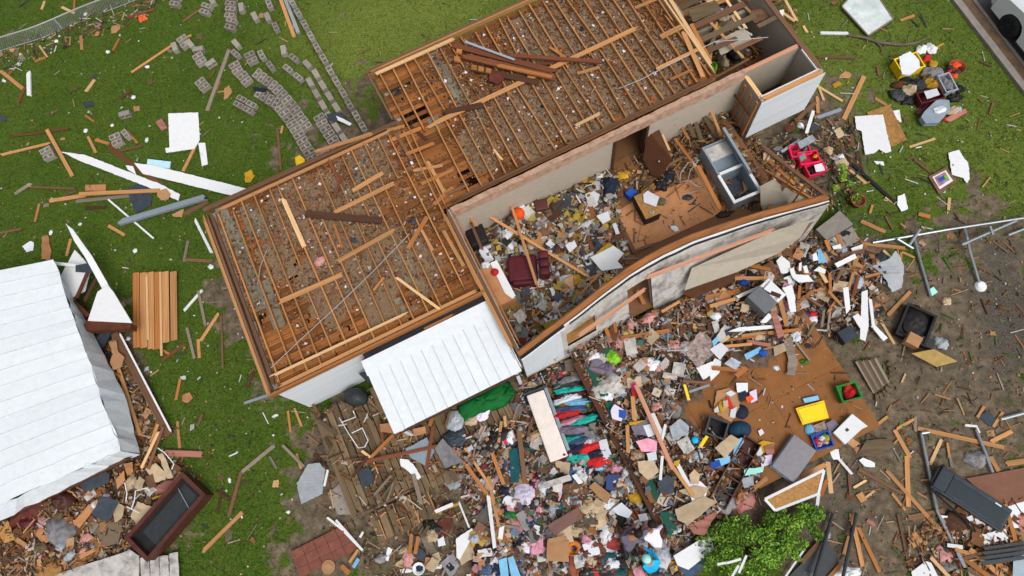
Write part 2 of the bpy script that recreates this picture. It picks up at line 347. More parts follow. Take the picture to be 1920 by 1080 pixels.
def ground():
    xs = np.concatenate([[-220, -120, -60, -34], np.arange(-25.5, 20.01, .13), [34, 60, 120, 220]]); ys = np.concatenate([[-220, -120, -50, -16], np.arange(-5, 24.01, .13), [34, 60, 120, 220]])
    X, Y = np.meshgrid(xs, ys, indexing='ij'); n, m = X.shape
    Cc = (np.stack([X.ravel(), Y.ravel(), np.full(X.size, -CAM_H)], 1)) @ RC
    dep = np.where(-Cc[:, 2] > 1, -Cc[:, 2], 1e6); PX = 960+FPX*Cc[:, 0]/dep; PY = 540-FPX*Cc[:, 1]/dep
    rs = np.random.RandomState(3)
    nz = np.array([noise.fractal((x*.5, y*.5, 0), 1, 2, 5) for x, y in zip(X.ravel(), Y.ravel())]); n2 = np.array([noise.fractal((x*2.3, y*2.3, 7), 1, 2, 4) for x, y in zip(X.ravel(), Y.ravel())])
    jx, jy = PX+55*nz+22*n2, PY+55*n2-30*nz
    dirt, pale, grav = blobs(DIRT, jx, jy), blobs(PALE, PX, PY), blobs(GRAV, jx, jy)
    dirt = np.clip(dirt+.25*n2*(dirt > .05), 0, 1)
    Z = .012*nz+.008*n2; Z = np.where((np.abs(X.ravel()) > 26) | (Y.ravel() > 25) | (Y.ravel() < -6), -.03, Z-.012)
    idx = np.arange(n*m).reshape(n, m); F = np.stack([idx[:-1, :-1], idx[1:, :-1], idx[1:, 1:], idx[:-1, 1:]], -1).reshape(-1, 4)
    me = bpy.data.meshes.new('ground'); me.from_pydata(np.stack([X.ravel(), Y.ravel(), Z], 1).tolist(), [], F.tolist()); me.update()
    at = me.color_attributes.new('Soil', 'FLOAT_COLOR', 'POINT'); at.data.foreach_set('color', np.stack([dirt, pale, grav, np.ones_like(dirt)], 1).ravel())
    mt, t, b = newmat('ground'); N = t.nodes.new; K = t.links.new
    a = N('ShaderNodeAttribute'); a.attribute_name = 'Soil'; sep = N('ShaderNodeSeparateColor'); K(a.outputs['Color'], sep.inputs[0])
    tc = N('ShaderNodeTexCoord')
    def nzn(s, d=8, r=.65):
        q = N('ShaderNodeTexNoise'); q.inputs['Scale'].default_value = s; q.inputs['Detail'].default_value = d; q.inputs['Roughness'].default_value = r; K(tc.outputs['Object'], q.inputs['Vector']); return q
    def ramp(src, *st):
        q = N('ShaderNodeValToRGB'); e = q.color_ramp.elements
        while len(e) < len(st): e.new(.5)
        for i, (p, c) in enumerate(st): e[i].position = p; e[i].color = tuple(c)+(1,)
        K(src, q.inputs[0]); return q.outputs[0]
    def mix(f, x, y):
        q = N('ShaderNodeMix'); q.data_type = 'RGBA'; K(f, q.inputs[0]); K(x, q.inputs[6]); K(y, q.inputs[7]); return q.outputs[2]
    big, fine = nzn(.55), nzn(16, 6, .7)
    g1 = ramp(fine.outputs[0], (.28, L(36, 51, 14)), (.5, L(62, 86, 24)), (.72, L(92, 110, 44)))
    g2 = ramp(fine.outputs[0], (.28, L(70, 84, 28)), (.5, L(104, 118, 48)), (.75, L(140, 144, 84)))
    pm = N('ShaderNodeMath'); pm.operation = 'MULTIPLY_ADD'; K(big.outputs[0], pm.inputs[0]); pm.inputs[1].default_value = .65; K(sep.outputs[1], pm.inputs[2])
    pc = N('ShaderNodeMath'); pc.operation = 'SUBTRACT'; pc.use_clamp = True; K(pm.outputs[0], pc.inputs[0]); pc.inputs[1].default_value = .22
    grass = mix(pc.outputs[0], g1, g2)
    mid = nzn(3.2, 8, .7)
    soil = ramp(mid.outputs[0], (.25, L(60, 53, 45)), (.5, L(104, 92, 76)), (.75, L(140, 126, 104)))
    gra = ramp(nzn(26, 5, .8).outputs[0], (.3, L(40, 38, 36)), (.5, L(78, 74, 68)), (.72, L(124, 118, 108)))
    sf = N('ShaderNodeMath'); sf.operation = 'MULTIPLY_ADD'; K(mid.outputs[0], sf.inputs[0]); sf.inputs[1].default_value = .9; K(sep.outputs[0], sf.inputs[2])
    sm = ramp(sf.outputs[0], (.86, (0, 0, 0)), (1.0, (1, 1, 1)))
    c = mix(sm, grass, soil); c = mix(sep.outputs[2], c, gra)
    K(c, b.inputs['Base Color']); b.inputs['Roughness'].default_value = .95; b.inputs['Specular IOR Level'].default_value = .1
    bp = N('ShaderNodeBump'); bp.inputs['Strength'].default_value = .5; bp.inputs['Distance'].default_value = .04; K(fine.outputs[0], bp.inputs['Height']); K(bp.outputs[0], b.inputs['Normal'])
    me.materials.append(mt); o = ob('ground', me); tag(o, kind='structure')
    return
ground()
def soup(name, V, F, Cf, label, cat, m='litter', parent=None):
    """one mesh of countless small pieces, a colour for each face"""
    me = bpy.data.meshes.new(name); me.from_pydata(V, [], F); me.update()
    at = me.color_attributes.new('Col', 'FLOAT_COLOR', 'CORNER'); tot = np.zeros(len(F), int); me.polygons.foreach_get('loop_total', tot)
    cc = np.repeat(np.array([tuple(c)+(1,) for c in Cf]), tot, axis=0); at.data.foreach_set('color', cc.ravel())
    me.materials.append(MT(m)); o = ob(name, me, parent)
    if parent is None: tag(o, label, cat, kind='stuff')
    else: o['kind'] = 'stuff'
    return o
def grass():
    r = random.Random(11); V = []; F = []; Cf = []
    cols = [L(60, 85, 20), L(78, 103, 30), L(46, 70, 17), L(94, 115, 46), L(118, 124, 62)]
    cnt = 0
    while cnt < 42000:
        px, py = r.uniform(-40, 1960), r.uniform(-40, 1120)
        d = 0
        for x, y, rx, ry, wgt in DIRT:
            q = ((px-x)/rx)**2+((py-y)/ry)**2
            if q < 4: d = max(d, wgt*math.exp(-q*q*.9))
        p = g(px, py); nn = noise.noise((p.x*1.2, p.y*1.2, 4))
        if r.random() < d*1.15+.12*nn: cnt += .3; continue
        u, v = huv(p.x, p.y)
        if (0 < u < 19 and -2.3 < v < 8.4 and (u > 6.4 or (0 < v < 6.2))) or (8 < u < 15 and -8 < v < 0) or (px > 1790 and py < 1.27*(px-1785)+4): continue
        pale = max(0, 1-math.hypot((px-800)/260, (py-80)/140)); cnt += 1
        for _ in range(3):
            a = r.uniform(0, 6.283); hgt = r.uniform(.03, .085); wd = r.uniform(.006, .013); x, y = p.x+r.uniform(-.05, .05), p.y+r.uniform(-.05, .05); ln = r.uniform(.02, .07); b = r.uniform(0, 6.283)
            n = len(V); V += [(x-math.cos(a)*wd, y-math.sin(a)*wd, 0), (x+math.cos(a)*wd, y+math.sin(a)*wd, 0), (x+math.cos(b)*ln, y+math.sin(b)*ln, hgt)]
            F.append((n, n+1, n+2)); c = r.choice(cols); k = r.uniform(.68, 1.1); e = .5*pale if px > 600 else 0
            Cf.append(tuple(c[i]*k*(1-e)+L(132, 138, 72)[i]*e for i in range(3)))
    soup('grass', V, F, Cf, 'short green lawn grass between the debris', 'grass')
grass()
# road, kerb and gutter in the top right corner
def strip(name, pl, pr, z0, z1, m, kind='structure', label=None, cat=None):
    poly = [g(*p) for p in pl]+[g(*p) for p in reversed(pr)]
    o = MB().prism([(p.x, p.y) for p in poly], z0, z1).obj(name, m); tag(o, label, cat, kind=kind); return o
def kl(off):       # line parallel to the kerb, off = pixels to the right along x
    return [(1640+off, -190), (1785+off, 0), (1922+off, 178), (2060+off, 358)]
strip('kerb', kl(-3), kl(12), -.05, .11, 'slab')
strip('gutter', kl(12.2), kl(36), -.05, .012, mat('wet_gutter', L(112, 90, 70), var=.3, scale=(3, 3, 3), dirt=.4, dcol=L(70, 58, 46)))
strip('gutter_lip', kl(36.2), kl(43), -.05, .05, 'slab')
strip('road', kl(43.2), [(p[0]+900, p[1]) for p in kl(0)], -.05, .02, 'asphalt')
# ================================================================== the house (local axes u, v, z)
house = empty('house', (HO.x, HO.y, 0), TH, 'wrecked timber house with its roof torn off, bare attic joists and boards showing', 'house')
hr = random.Random(5)
def hbox(name, m, u0, u1, v0, v1, z0, z1, parent=house):
    mb = MB(); cu, cv, cz = (u0+u1)/2, (v0+v1)/2, (z0+z1)/2
    return mb.box(u0-cu, u1-cu, v0-cv, v1-cv, z0-cz, z1-cz).obj(name, m, parent, (cu, cv, cz))
CZ = 2.70           # ceiling board top
# floors under the open rooms
hbox('floor', 'floor_ply', 6.5, 16.35, -2.1, 2.85, .3, .499)
hbox('floor', 'floor_ply', 6.5, 18.75, 2.86, 8.2, .3, .498); hbox('floor', 'floor_ply', .1, 6.49, .1, 6.1, .3, .497)
# walls: core, clapboards outside, plate on top
def wall(u0, v0, u1, v1, z0, z1, t, m, plate=None, name='wall'):
    """upright wall between two points, thickness t to the left of the direction"""
    a, b = Vector((u0, v0, 0)), Vector((u1, v1, 0)); d = (b-a); ln = d.length; an = math.atan2(d.y, d.x)
    o = ob(name, MB().box(0, ln, 0, t, 0, z1-z0).v and mesh(*(lambda q: (q.v, q.f))(MB().box(0, ln, 0, t, 0, z1-z0)), m), house, (u0, v0, z0), (0, 0, an))
    if plate:
        n = Vector((-d.y, d.x, 0)).normalized()*t/2
        beam('top_plate', a+n+Vector((0, 0, z1+.022)), b+n+Vector((0, 0, z1+.022)), t+.03, .042, plate, house)
    return o
def clap(u0, v0, u1, v1, z0, z1, out=.02, wd=.19, skip=0.0, m='siding'):
    d = Vector((u1-u0, v1-v0, 0)); ln = d.length; an = math.atan2(d.y, d.x); n = Vector((d.y, -d.x, 0)).normalized()*out
    key = ('clap', m)
    if key not in PLANKS:
        PLANKS[key] = mesh([(0, 0, 0), (1, 0, 0), (1, -.6, 0), (0, -.6, 0), (0, 0, 1), (1, 0, 1), (1, -.2, 1), (0, -.2, 1)], [(0, 1, 2, 3), (7, 6, 5, 4), (3, 2, 6, 7), (0, 4, 5, 1), (1, 5, 6, 2), (0, 3, 7, 4)], m)
    z = z0
    while z < z1-.04:
        h = min(wd, z1-z)
        if hr.random() >= skip:
            ob('siding_board', PLANKS[key], house, (u0+n.x*.05, v0+n.y*.05, z), (hr.uniform(-.006, .006), hr.uniform(-.002, .002), an), (ln*(1 if hr.random() > .2 or not skip else hr.uniform(.5, .95)), .035, h*.985))
        z += wd
wall(0, 0, 6.5, 0, .0, 2.60, .12, 'drywall_grey'); clap(0, 0, 6.5, 0, .02, 2.58)
wall(0, 6.15, 0, 0, .0, 2.60, .12, 'drywall_grey'); clap(0, 6.15, 0, 0, .02, 2.58)
wall(6.5, 6.15, 0, 6.15, 0, 2.58, .12, 'drywall_grey')
wall(6.4, 8.15, 6.4, 6.2, 0, 2.6, .12, 'drywall_grey'); clap(6.4, 8.15, 6.4, 6.2, .02, 2.58)
wall(18.7, 8.15, 6.4, 8.15, 0, 2.58, .12, 'drywall_grey')
wall(6.5, 2.84, 6.5, -2.0, .5, 2.62, .1, 'drywall', None)      # left wall of the open room
clap(6.38, 0.0, 6.38, -2.1, .02, 2.5)
# long wall between the back wing and the open room; doorways left open
for a, b in ((6.62, 12.1), (13.25, 16.6)): wall(b, 2.84, a, 2.84, .5, 2.40, .14, 'drywall', None, 'inner_wall')
mb = MB(); r = random.Random(2); N_ = 46
top = [(6.62+i*(16.6-6.62)/N_, 2.66+.05*noise.noise((i*.6, 0, 0))+.02*r.uniform(-1, 1)) for i in range(N_+1)]; bot = [(x, 2.30+.10*noise.noise((x*1.9, 4, 0))+.03*r.uniform(-1, 1)) for x, _ in top]
for i in range(N_):
    (x0, t0), (x1, t1), b0, b1 = top[i], top[i+1], bot[i][1], bot[i+1][1]
    mb.add([(x0, 2.655, b0), (x1, 2.655, b1), (x1, 2.675, t1), (x0, 2.675, t0), (x0, 2.70, b0), (x1, 2.70, b1), (x1, 2.84, t1), (x0, 2.84, t0)], [(0, 1, 2, 3), (3, 2, 6, 7), (0, 4, 5, 1), (7, 6, 5, 4)])
mb.obj('torn_wallpaper_band', 'peeling', house)
hbox('door_header', 'drywall', 12.1, 13.25, 2.70, 2.83, 2.2, 2.38); hbox('door_trim', 'dark brown', 12.05, 12.13, 2.64, 2.86, .5, 2.3); hbox('door_trim', 'dark brown', 13.2, 13.28, 2.64, 2.86, .5, 2.3)
# ---- ceiling boards (run along u) and joists (run along v)
CB = [mesh(*unit_plank(40+i, .0 if i < 2 else .03), 'ceiling_board') for i in range(5)]
def hole(u, v, H):
    for a, b, c, d, p in H:
        if a <= u <= b and c <= v <= d and hr.random() < p: return True
    return False
def boards(u0, u1, v0, v1, H, step, splits):
    v = v0+step/2
    while v < v1:
        cuts = sorted([u0]+[u0+(u1-u0)*(k+1)/splits+hr.uniform(-.7, .7) for k in range(splits-1)]+[u1]); segs = []
        for a, b in zip(cuts, cuts[1:]):
            # cut boards where they are broken out
            hit = [h for h in H if h[2] <= v <= h[3] and h[0] < b and h[1] > a and hr.random() < h[4]]
            if hit:
                h = hit[0]; e0, e1 = h[0]+hr.uniform(-.12, .12), h[1]+hr.uniform(-.12, .12)
                if e0-a > .1: segs.append((a, e0))
                if b-e1 > .1: segs.append((e1, b))
            else: segs.append((a, b))
        for a, b in segs:
            o = bpy.data.objects.new('ceiling_board', hr.choice(CB)); o.location = ((a+b)/2, v+hr.uniform(-.008, .008), CZ-.012+hr.uniform(-.008, .006)); o.scale = (b-a-.004, step*.94, .022)
            o.rotation_euler = (hr.uniform(-.05, .05), hr.uniform(-.004, .004), hr.uniform(-.004, .004)); link(o, house)
        v += step
def HP(pts, z=CZ):
    q = [uvp(x, y, z) for x, y in pts]; return min(a for a, b in q), max(a for a, b in q), min(b for a, b in q), max(b for a, b in q)
LH = [HP([(531, 497), (553, 487), (567, 519), (544, 529)])+(1,), HP([(472, 590), (496, 602)])+(.7,), HP([(855, 520), (880, 510)])+(.25,)]
BH = [HP([(755, 300), (815, 365)])+(.85,), HP([(735, 165), (760, 200)])+(.45,), HP([(855, 330), (900, 345)])+(.5,), HP([(1040, 175), (1075, 215)])+(.4,), HP([(1270, 140), (1305, 165)])+(1,), HP([(1065, 235), (1110, 255)])+(.8,), (6.3, 7.3, 5.6, 8.1, .16)]
boards(.12, 6.45, .12, 6.1, LH, .148, 3)
boards(6.3, 15.65, 2.88, 8.22, BH, .148, 4)
def joist(u, v0, v1, dv=0.0, z=CZ, tilt=0.0, wd=.045, m='joist', h=.135):
    k = hr.uniform(-.14, .14) if hr.random() < .22 else hr.uniform(-.03, .03); e0, e1 = hr.uniform(0, .05), hr.uniform(0, .05)
    return beam('joist', (u+k*.4, v0, z+h/2+.002+e0), (u+tilt-k, v1, z+h/2+.002+e1), wd*hr.uniform(.75, 1.05), h, m, house, roll=hr.uniform(-.12, .12))
for i in range(16):                                    # left wing
    u = .28+i*.405+hr.uniform(-.03, .03)
    if i in (4, 10): joist(u, .15, 2.6+hr.uniform(-.3, .3)); joist(u+.06, 3.1, 6.0)
    elif i == 7: joist(u, .15, 4.4)
    elif i == 13: joist(u, .1, 3.0); joist(u+.05, 4.4, 6.05)
    else: joist(u, .13, 6.05, tilt=hr.uniform(-.05, .05))
for i in range(23):                                    # back wing: two lapped halves
    u = 6.55+i*.405+hr.uniform(-.03, .03)
    joist(u, 2.95, 5.62+hr.uniform(-.1, .3), tilt=hr.uniform(-.04, .04)) if i not in (1,) else None
    if i not in (6, 7): joist(u+.05, 5.4+hr.uniform(-.2, .1), 8.12, tilt=hr.uniform(-.04, .04))
    else: joist(u+.05, 7.0, 8.12)
# rim boards and eaves
def rim(u0, v0, u1, v1, z, wd, h, m='joist', name='rim_board'): return beam(name, (u0, v0, z), (u1, v1, z), wd, h, m, house)
rim(-.06, 6.2, -.06, -.05, 2.76, .06, .2, 'brown'); rim(-.2, 6.25, -.17, -.08, 2.74, .09, .05, 'pine', 'fascia'); rim(.06, 6.1, .09, .1, 2.80, .09, .05, 'brown')
rim(-.1, -.03, 6.45, -.03, 2.72, .06, .22, 'orange pine'); rim(.0, .09, 6.4, .09, 2.79, .1, .06, 'pine'); rim(.05, .42, 4.3, .36, 2.88, .07, .06, 'pale pine', 'strongback')
rim(-.1, 6.2, 6.4, 6.15, 2.76, .05, .18, 'brown'); rim(.3, 6.02, 6.2, 6.0, 2.83, .1, .05, 'pine'); rim(-.15, 6.33, 6.3, 6.28, 2.70, .14, .03, 'brown', 'fascia')
rim(6.1, 8.42, 15.2, 8.40, 2.74, .12, .04, 'brown', 'fascia'); rim(6.15, 8.28, 15.2, 8.26, 2.80, .05, .16, 'pine'); rim(6.4, 8.12, 9.2, 8.10, 2.86, .11, .05, 'pale pine'); rim(6.2, 8.35, 6.26, 6.3, 2.74, .06, .2, 'brown'); rim(6.05, 8.4, 7.3, 7.2, 2.68, .1, .03, 'brown', 'eave_board')
rim(6.5, 2.9, 6.52, -2.05, 2.70, .1, .05, 'brown'); rim(6.38, 2.7, 6.42, -1.9, 2.76, .1, .06, 'pine'); rim(6.64, 2.6, 6.66, -1.9, 2.74, .04, .1, 'orange pine')
rim(6.6, 2.92, 15.6, 2.92, 2.80, .05, .18, 'brown'); rim(15.65, 2.9, 15.7, 8.3, 2.84, .06, .1, 'pale pine')
rim(7.0, 5.55, 14.7, 5.6, 2.885, .14, .045, 'pine', 'strongback')
# tarpaper strip and porch ledger along the left wing's front
hbox('porch_ledger', 'tar', 2.6, 6.36, -.24, -.07, 2.45, 2.62)
# bay insulation: lumpy grey wool and brown fluff in patches
def wool(name, u0, u1, v0, v1, spots, m):
    V = []; F = []; st = .09; nu, nv = int((u1-u0)/st), int((v1-v0)/st); idx = {}
    for i in range(nu):
        for j in range(nv):
            u, v = u0+i*st, v0+j*st; d = 0
            for a, b, r_ in spots: d = max(d, 1-math.hypot((u-a), (v-b)*.7)/r_)
            d = max(d, 0)+.3*noise.noise((u*1.3, v*1.3, 2))+.2*noise.noise((u*4, v*4, 2))
            if d < .27: continue
            q = []
            for du, dv in ((0, 0), (1, 0), (1, 1), (0, 1)):
                k = (i+du, j+dv)
                if k not in idx:
                    a, b = u0+k[0]*st, v0+k[1]*st; idx[k] = len(V); V.append((a, b, CZ+.008+.03*abs(noise.noise((a*5, b*5, 8)))+.012*noise.noise((a*14, b*14, 8))))
                q.append(idx[k])
            F.append(tuple(q))
    o = ob(name, mesh(V, F, m, True), house); o['kind'] = 'stuff'; return o
mat('cellulose', L(132, 104, 78), var=.5, scale=(24, 24, 24), dirt=.5, dcol=L(146, 132, 108), dscale=9, bump=.6, detail=8)
def uvs(lst): return [uvp(x, y, CZ)+(r_,) for x, y, r_ in lst]
# flat grey felt batts lying in single bays, listed by their middle and length along v
def batt(px, py, ln, w_=.36):
    u, v = uvp(px, py, CZ); V = []; F = []; n = max(3, int(ln/.12)); m_ = 4
    for i in range(n+1):
        for k in range(m_+1): a, b = u-w_/2+w_*k/m_, v-ln/2+ln*i/n+(.03*noise.noise((k, u*9, 1)) if i in (0, n) else 0); V.append((a, b, CZ+.012+.012*noise.noise((a*5, b*5, 8))))
    for i in range(n):
        for k in range(m_): q = i*(m_+1)+k; F.append((q, q+1, q+m_+2, q+m_+1))
    ob('insulation_batt', mesh(V, F, 'rock_wool', True), house)
for a in [(427, 425, 1.5), (452, 470, 2.4), (470, 415, 1.2), (495, 430, 1.6), (478, 545, 1.3), (505, 560, 1.2), (520, 600, .5), (650, 365, .9), (672, 335, 1.0), (690, 320, .9), (745, 575, .5), (755, 490, .9), (770, 520, .7), (825, 130, 1.4), (850, 160, 1.7), (875, 190, 1.5), (900, 215, .9), (1065, 75, 1.0), (1092, 92, .9), (1000, 200, .7), (985, 85, .8), (815, 230, .4), (1265, 20, .6), (1005, 230, .5), (1120, 220, .4)]: batt(*a)
wool('cellulose_fill', .15, 6.4, .2, 6.0, uvs([(640, 450, 2.2), (560, 400, 1.3), (700, 500, 1.6), (620, 540, 1.3), (780, 500, .9), (520, 480, .8), (690, 300, 1.0)]), 'cellulose'); wool('cellulose_fill', 6.6, 15.5, 3.0, 8.0, uvs([(1150, 100, 2.4), (1050, 180, 2.0), (1200, 120, 1.8), (980, 240, 1.4), (1000, 60, 1.3), (900, 280, .8), (1260, 110, 1.0)]), 'cellulose')
# chips of lath, bark-brown cellulose and plaster crumbs over both attics
def chips(n, u0, u1, v0, v1, seed, dens):
    r = random.Random(seed); V = []; F = []; Cf = []
    pal = [L(124, 88, 60), L(142, 106, 76), L(100, 68, 48), L(130, 106, 84), L(152, 126, 100), L(160, 104, 58), L(126, 66, 42), L(110, 98, 84), L(78, 56, 42), L(166, 148, 124)]
    k = 0
    while k < n:
        u, v = r.uniform(u0, u1), r.uniform(v0, v1); d = dens(u, v)+.5*noise.noise((u*.9, v*.9, seed))
        if r.random() > d: k += .15; continue
        k += 1; wht = r.random() < .024
        a = r.uniform(0, 6.283); ln = r.uniform(.025, .10)*(1.0 if not wht else .9); wd = ln*r.uniform(.25, .7); z = CZ+.012+r.uniform(0, .05)
        c = L(214, 212, 214) if wht and r.random() < .7 else L(226, 190, 196) if wht else r.choice(pal); s = r.uniform(.55, 1.15) if not wht else 1
        n0 = len(V); ca, sa = math.cos(a), math.sin(a); tz, tw = r.uniform(-.35, .35), r.uniform(-.5, .5)
        if not wht and r.random() < .028: ln, wd = r.uniform(.2, .5), r.uniform(.02, .045); c = L(138, 90, 54)
        if wht and r.random() < .45: ln = r.uniform(.06, .11); wd = ln*.8
        pts = [(-ln, -wd), (ln*r.uniform(.5, 1), -wd*r.uniform(.4, 1)), (ln, wd*r.uniform(.3, 1)), (-ln*r.uniform(.4, 1), wd)]
        for hh in (0, .016):
            for x, y in pts: V.append((u+(x*ca-y*sa)/2, v+(x*sa+y*ca)/2, z+hh+max(0, .5*(x*tz+y*tw)+.01)))
        F += [(n0+4, n0+5, n0+6, n0+7)]+[(n0+i, n0+(i+1) % 4, n0+4+(i+1) % 4, n0+4+i) for i in range(4)]
        Cf += [tuple(x*s for x in c)]*5
    o = soup('plaster_and_lath_chips', V, F, Cf, None, None, parent=house)
    return o
def dL(u, v):
    return .25+.6*smooth(.8, 2.4, v+.25*(u-3))*(1 if u > 1.2 else .75)-.2*smooth(5.3, 6.2, u)
def dB(u, v):
    return .15+.75*smooth(7.2, 8.6, u)*smooth(2.9, 3.5, v)-.25*smooth(7.4, 8.2, v)
chips(5200, .15, 6.4, .2, 6.0, 21, dL); chips(8600, 6.5, 15.6, 3.0, 8.05, 22, dB)
# ---- roofless room at the right end and the closet box
wall(15.7, 8.1, 15.7, 5.6, .5, 2.2, .1, 'drywall_grey'); wall(16.62, 2.84, 18.72, 2.84, .5, 2.33, .1, 'drywall_grey', None, 'closet_wall')
wall(18.8, 1.74, 18.8, 8.1, .1, 2.38, .13, 'drywall_grey', 'brown', 'closet_wall')
wall(16.62, 1.70, 18.78, 1.70, .25, 2.36, .12, 'drywall_grey', 'pine', 'closet_wall'); clap(16.6, 1.70, 18.86, 1.70, .3, 2.34, wd=.21, m='siding')
beam('closet_trim', (16.66, 1.86, 2.40), (18.7, 1.86, 2.40), .03, .06, 'white', house); beam('closet_trim', (18.64, 1.84, 2.40), (18.64, 2.75, 2.40), .03, .06, 'white', house)
beam('top_plate', (16.62, 2.9, 2.36), (18.7, 2.9, 2.36), .13, .05, 'salmon', house)
wall(16.62, 2.74, 16.62, 1.84, .3, 2.36, .1, 'drywall_grey', 'pale pine', 'closet_wall')
for i, v in enumerate((1.78, 2.1, 2.45, 2.75)): beam('stud', (16.46+.02*i, v, .5), (16.5, v, 2.34), .09, .045, 'orange pine', house)
beam('stud', (16.48, 1.78, 1.6), (16.48, 2.75, 1.55), .05, .09, 'brown', house); beam('stud', (16.44, 2.75, .5), (16.4, 2.9, 2.75), .07, .07, 'dark brown', house)
hbox('inner_wall', 'drywall_grey', 16.2, 18.6, 5.3, 5.42, .5, 1.5)
# ---- bowed front wall of the open room
TOP = [uvp(x, y, 2.72) for x, y in ((975, 665), (1028, 624), (1080, 585), (1130, 545), (1180, 508), (1212, 488), (1245, 470), (1300, 445), (1350, 428), (1400, 412), (1440, 400), (1480, 390), (1555, 370))]
def curve(t):
    u = 6.52+t*(16.36-6.52)
    for (a, b), (c, d) in zip(TOP, TOP[1:]):
        if a <= u <= c: f = (u-a)/(c-a); return u, b+(d-b)*f
    return u, TOP[-1][1] if u > 10 else TOP[0][1]
def sheetwall(name, m, o0, o1, z0, z1, gaps=(), n=60, wave=0.0):
    """layer of the bowed wall: between offsets o0..o1 outward from the plate line, from height z0 to z1, leaning between straight foot and bowed top"""
    mb = MB()
    for i in range(n):
        t0, t1 = i/n, (i+1)/n; um = 6.52+(t0+t1)/2*9.84
        segs = [(z0, z1)]
        for a, b, za, zb in gaps:
            if a < um < b: segs = [q for s in segs for q in ((s[0], min(s[1], za)), (max(s[0], zb), s[1])) if q[1]-q[0] > .03]
        for sa, sb in segs:
            P = []
            for t in (t0, t1):
                u, vt = curve(t); vb = -2.12
                for z in (sa, sb):
                    f = max(0, min(1, (z-.3)/2.42)); v = vb+(vt-vb)*f
                    zz = z+(wave*noise.noise((u*2.2, z, 0)) if z == z1 else 0)
                    for off in (o0, o1): P.append((u, v-off, zz))
            # P order: t0z0o0,t0z0o1,t0z1o0,t0z1o1,t1...
            mb.add(P, [(1, 5, 7, 3), (4, 0, 2, 6), (2, 3, 7, 6), (0, 4, 5, 1), (0, 1, 3, 2), (4, 6, 7, 5)])
    return mb.obj(name, m, house, (0, 0, 0))
WIN = [(8.0, 9.05, 1.0, 2.05), (10.05, 10.9, .3, 2.15)]
sheetwall('top_plate', 'orange pine', -.1, .03, 2.64, 2.73); sheetwall('top_plate', 'brown', -.14, -.102, 2.60, 2.70)
sheetwall('inner_panelling', 'drywall', -.1, -.06, .5, 2.63, WIN)
sheetwall('tar_paper', 'tar', .032, .05, .3, 2.60, WIN, wave=.03)
sheetwall('white_edge', 'white_sheet', .052, .082, 2.2, 2.63, WIN+[(6.5, 8.0, .3, 2.63)])
sheetwall('felt_strip', 'tar', .084, .1, 1.9, 2.58, WIN+[(6.5, 8.2, .3, 2.63)], wave=.04)
sheetwall('outer_sheathing', 'dirty_white', .102, .125, .1, 2.50, WIN+[(6.5, 7.9, .3, 2.63)], wave=.06)
sheetwall('siding', 'siding', .085, .125, .05, 2.52, [(7.95, 17, 0, 3)], wave=.05)
o = sheetwall('window_board', 'osb', .02, .05, 1.02, 2.03, [(6.4, 8.02, 0, 3), (9.03, 17, 0, 3)])
# right end of the open room: leaning stud frame
a, b = uvp(1555, 370, 2.72), uvp(1428, 276, 2.3)
beam('top_plate', a+(2.70,), b+(2.32,), .1, .06, 'brown', house); a2, b2 = uvp(1528, 378, 1.7), uvp(1432, 318, 1.5); beam('plate', a2+(1.7,), b2+(1.5,), .05, .1, 'orange pine', house)
for i in range(5):
    t = .12+.19*i; beam('stud', (a[0]+(b[0]-a[0])*t, a[1]+(b[1]-a[1])*t, 2.68-.38*t), (a[0]+(b[0]-a[0])*t-.15, a[1]+(b[1]-a[1])*t-.1, .52), .045, .09, 'orange pine', house)
# concrete front step and footing at the right corner
for pl, z in (([(1530, 430), (1575, 395), (1600, 420), (1550, 450)], .32), ([(1545, 455), (1598, 425), (1612, 450), (1572, 470)], .16)):
    P = [g(x, y, z) for x, y in pl]; P = [huv(p.x, p.y) for p in P]; MB().prism(P, 0, z).obj('concrete_step', 'slab', house)
# ---- front room floor, its edge beams
ff = empty('room_floor', hw(8.05, -8.1, 0), TH, 'brown plywood floor of the vanished front room, its walls gone', 'floor')
for i in range(3):
    for j in range(3):
        u0, u1 = i*6.85/3, (i+1)*6.85/3; v0, v1 = j*5.85/3, (j+1)*5.85/3
        MB().box(u0+.003, u1-.003, v0+.003, v1-.003, .46, .499+hr.uniform(-.003, .003)).obj('plywood_panel', 'room_ply', ff)
MB().box(.02, 6.83, .02, .1, .12, .455).obj('rim_joist', 'dark brown', ff); MB().box(6.72, 6.83, .1, 5.8, .12, .455).obj('rim_joist', 'dark brown', ff)
beam('sill_beam', (-.08, 0.0, .5), (-.04, 5.5, .54), .17, .16, 'dark brown', ff); beam('sill_beam', (.1, .0, .52), (.1, 5.5, .56), .05, .1, 'orange pine', ff)
for q in ((.16, .5, .1, 1.25), (.16, .42, 2.2, 3.5), (.16, .6, 4.5, 5.7)): MB().prism([(q[0], q[2]), (q[1]+.2, q[2]+.15), (q[1], q[3]), (q[0], q[3]-.1)], .5, .512).obj('carpet_remnant', 'carpet_green', ff)
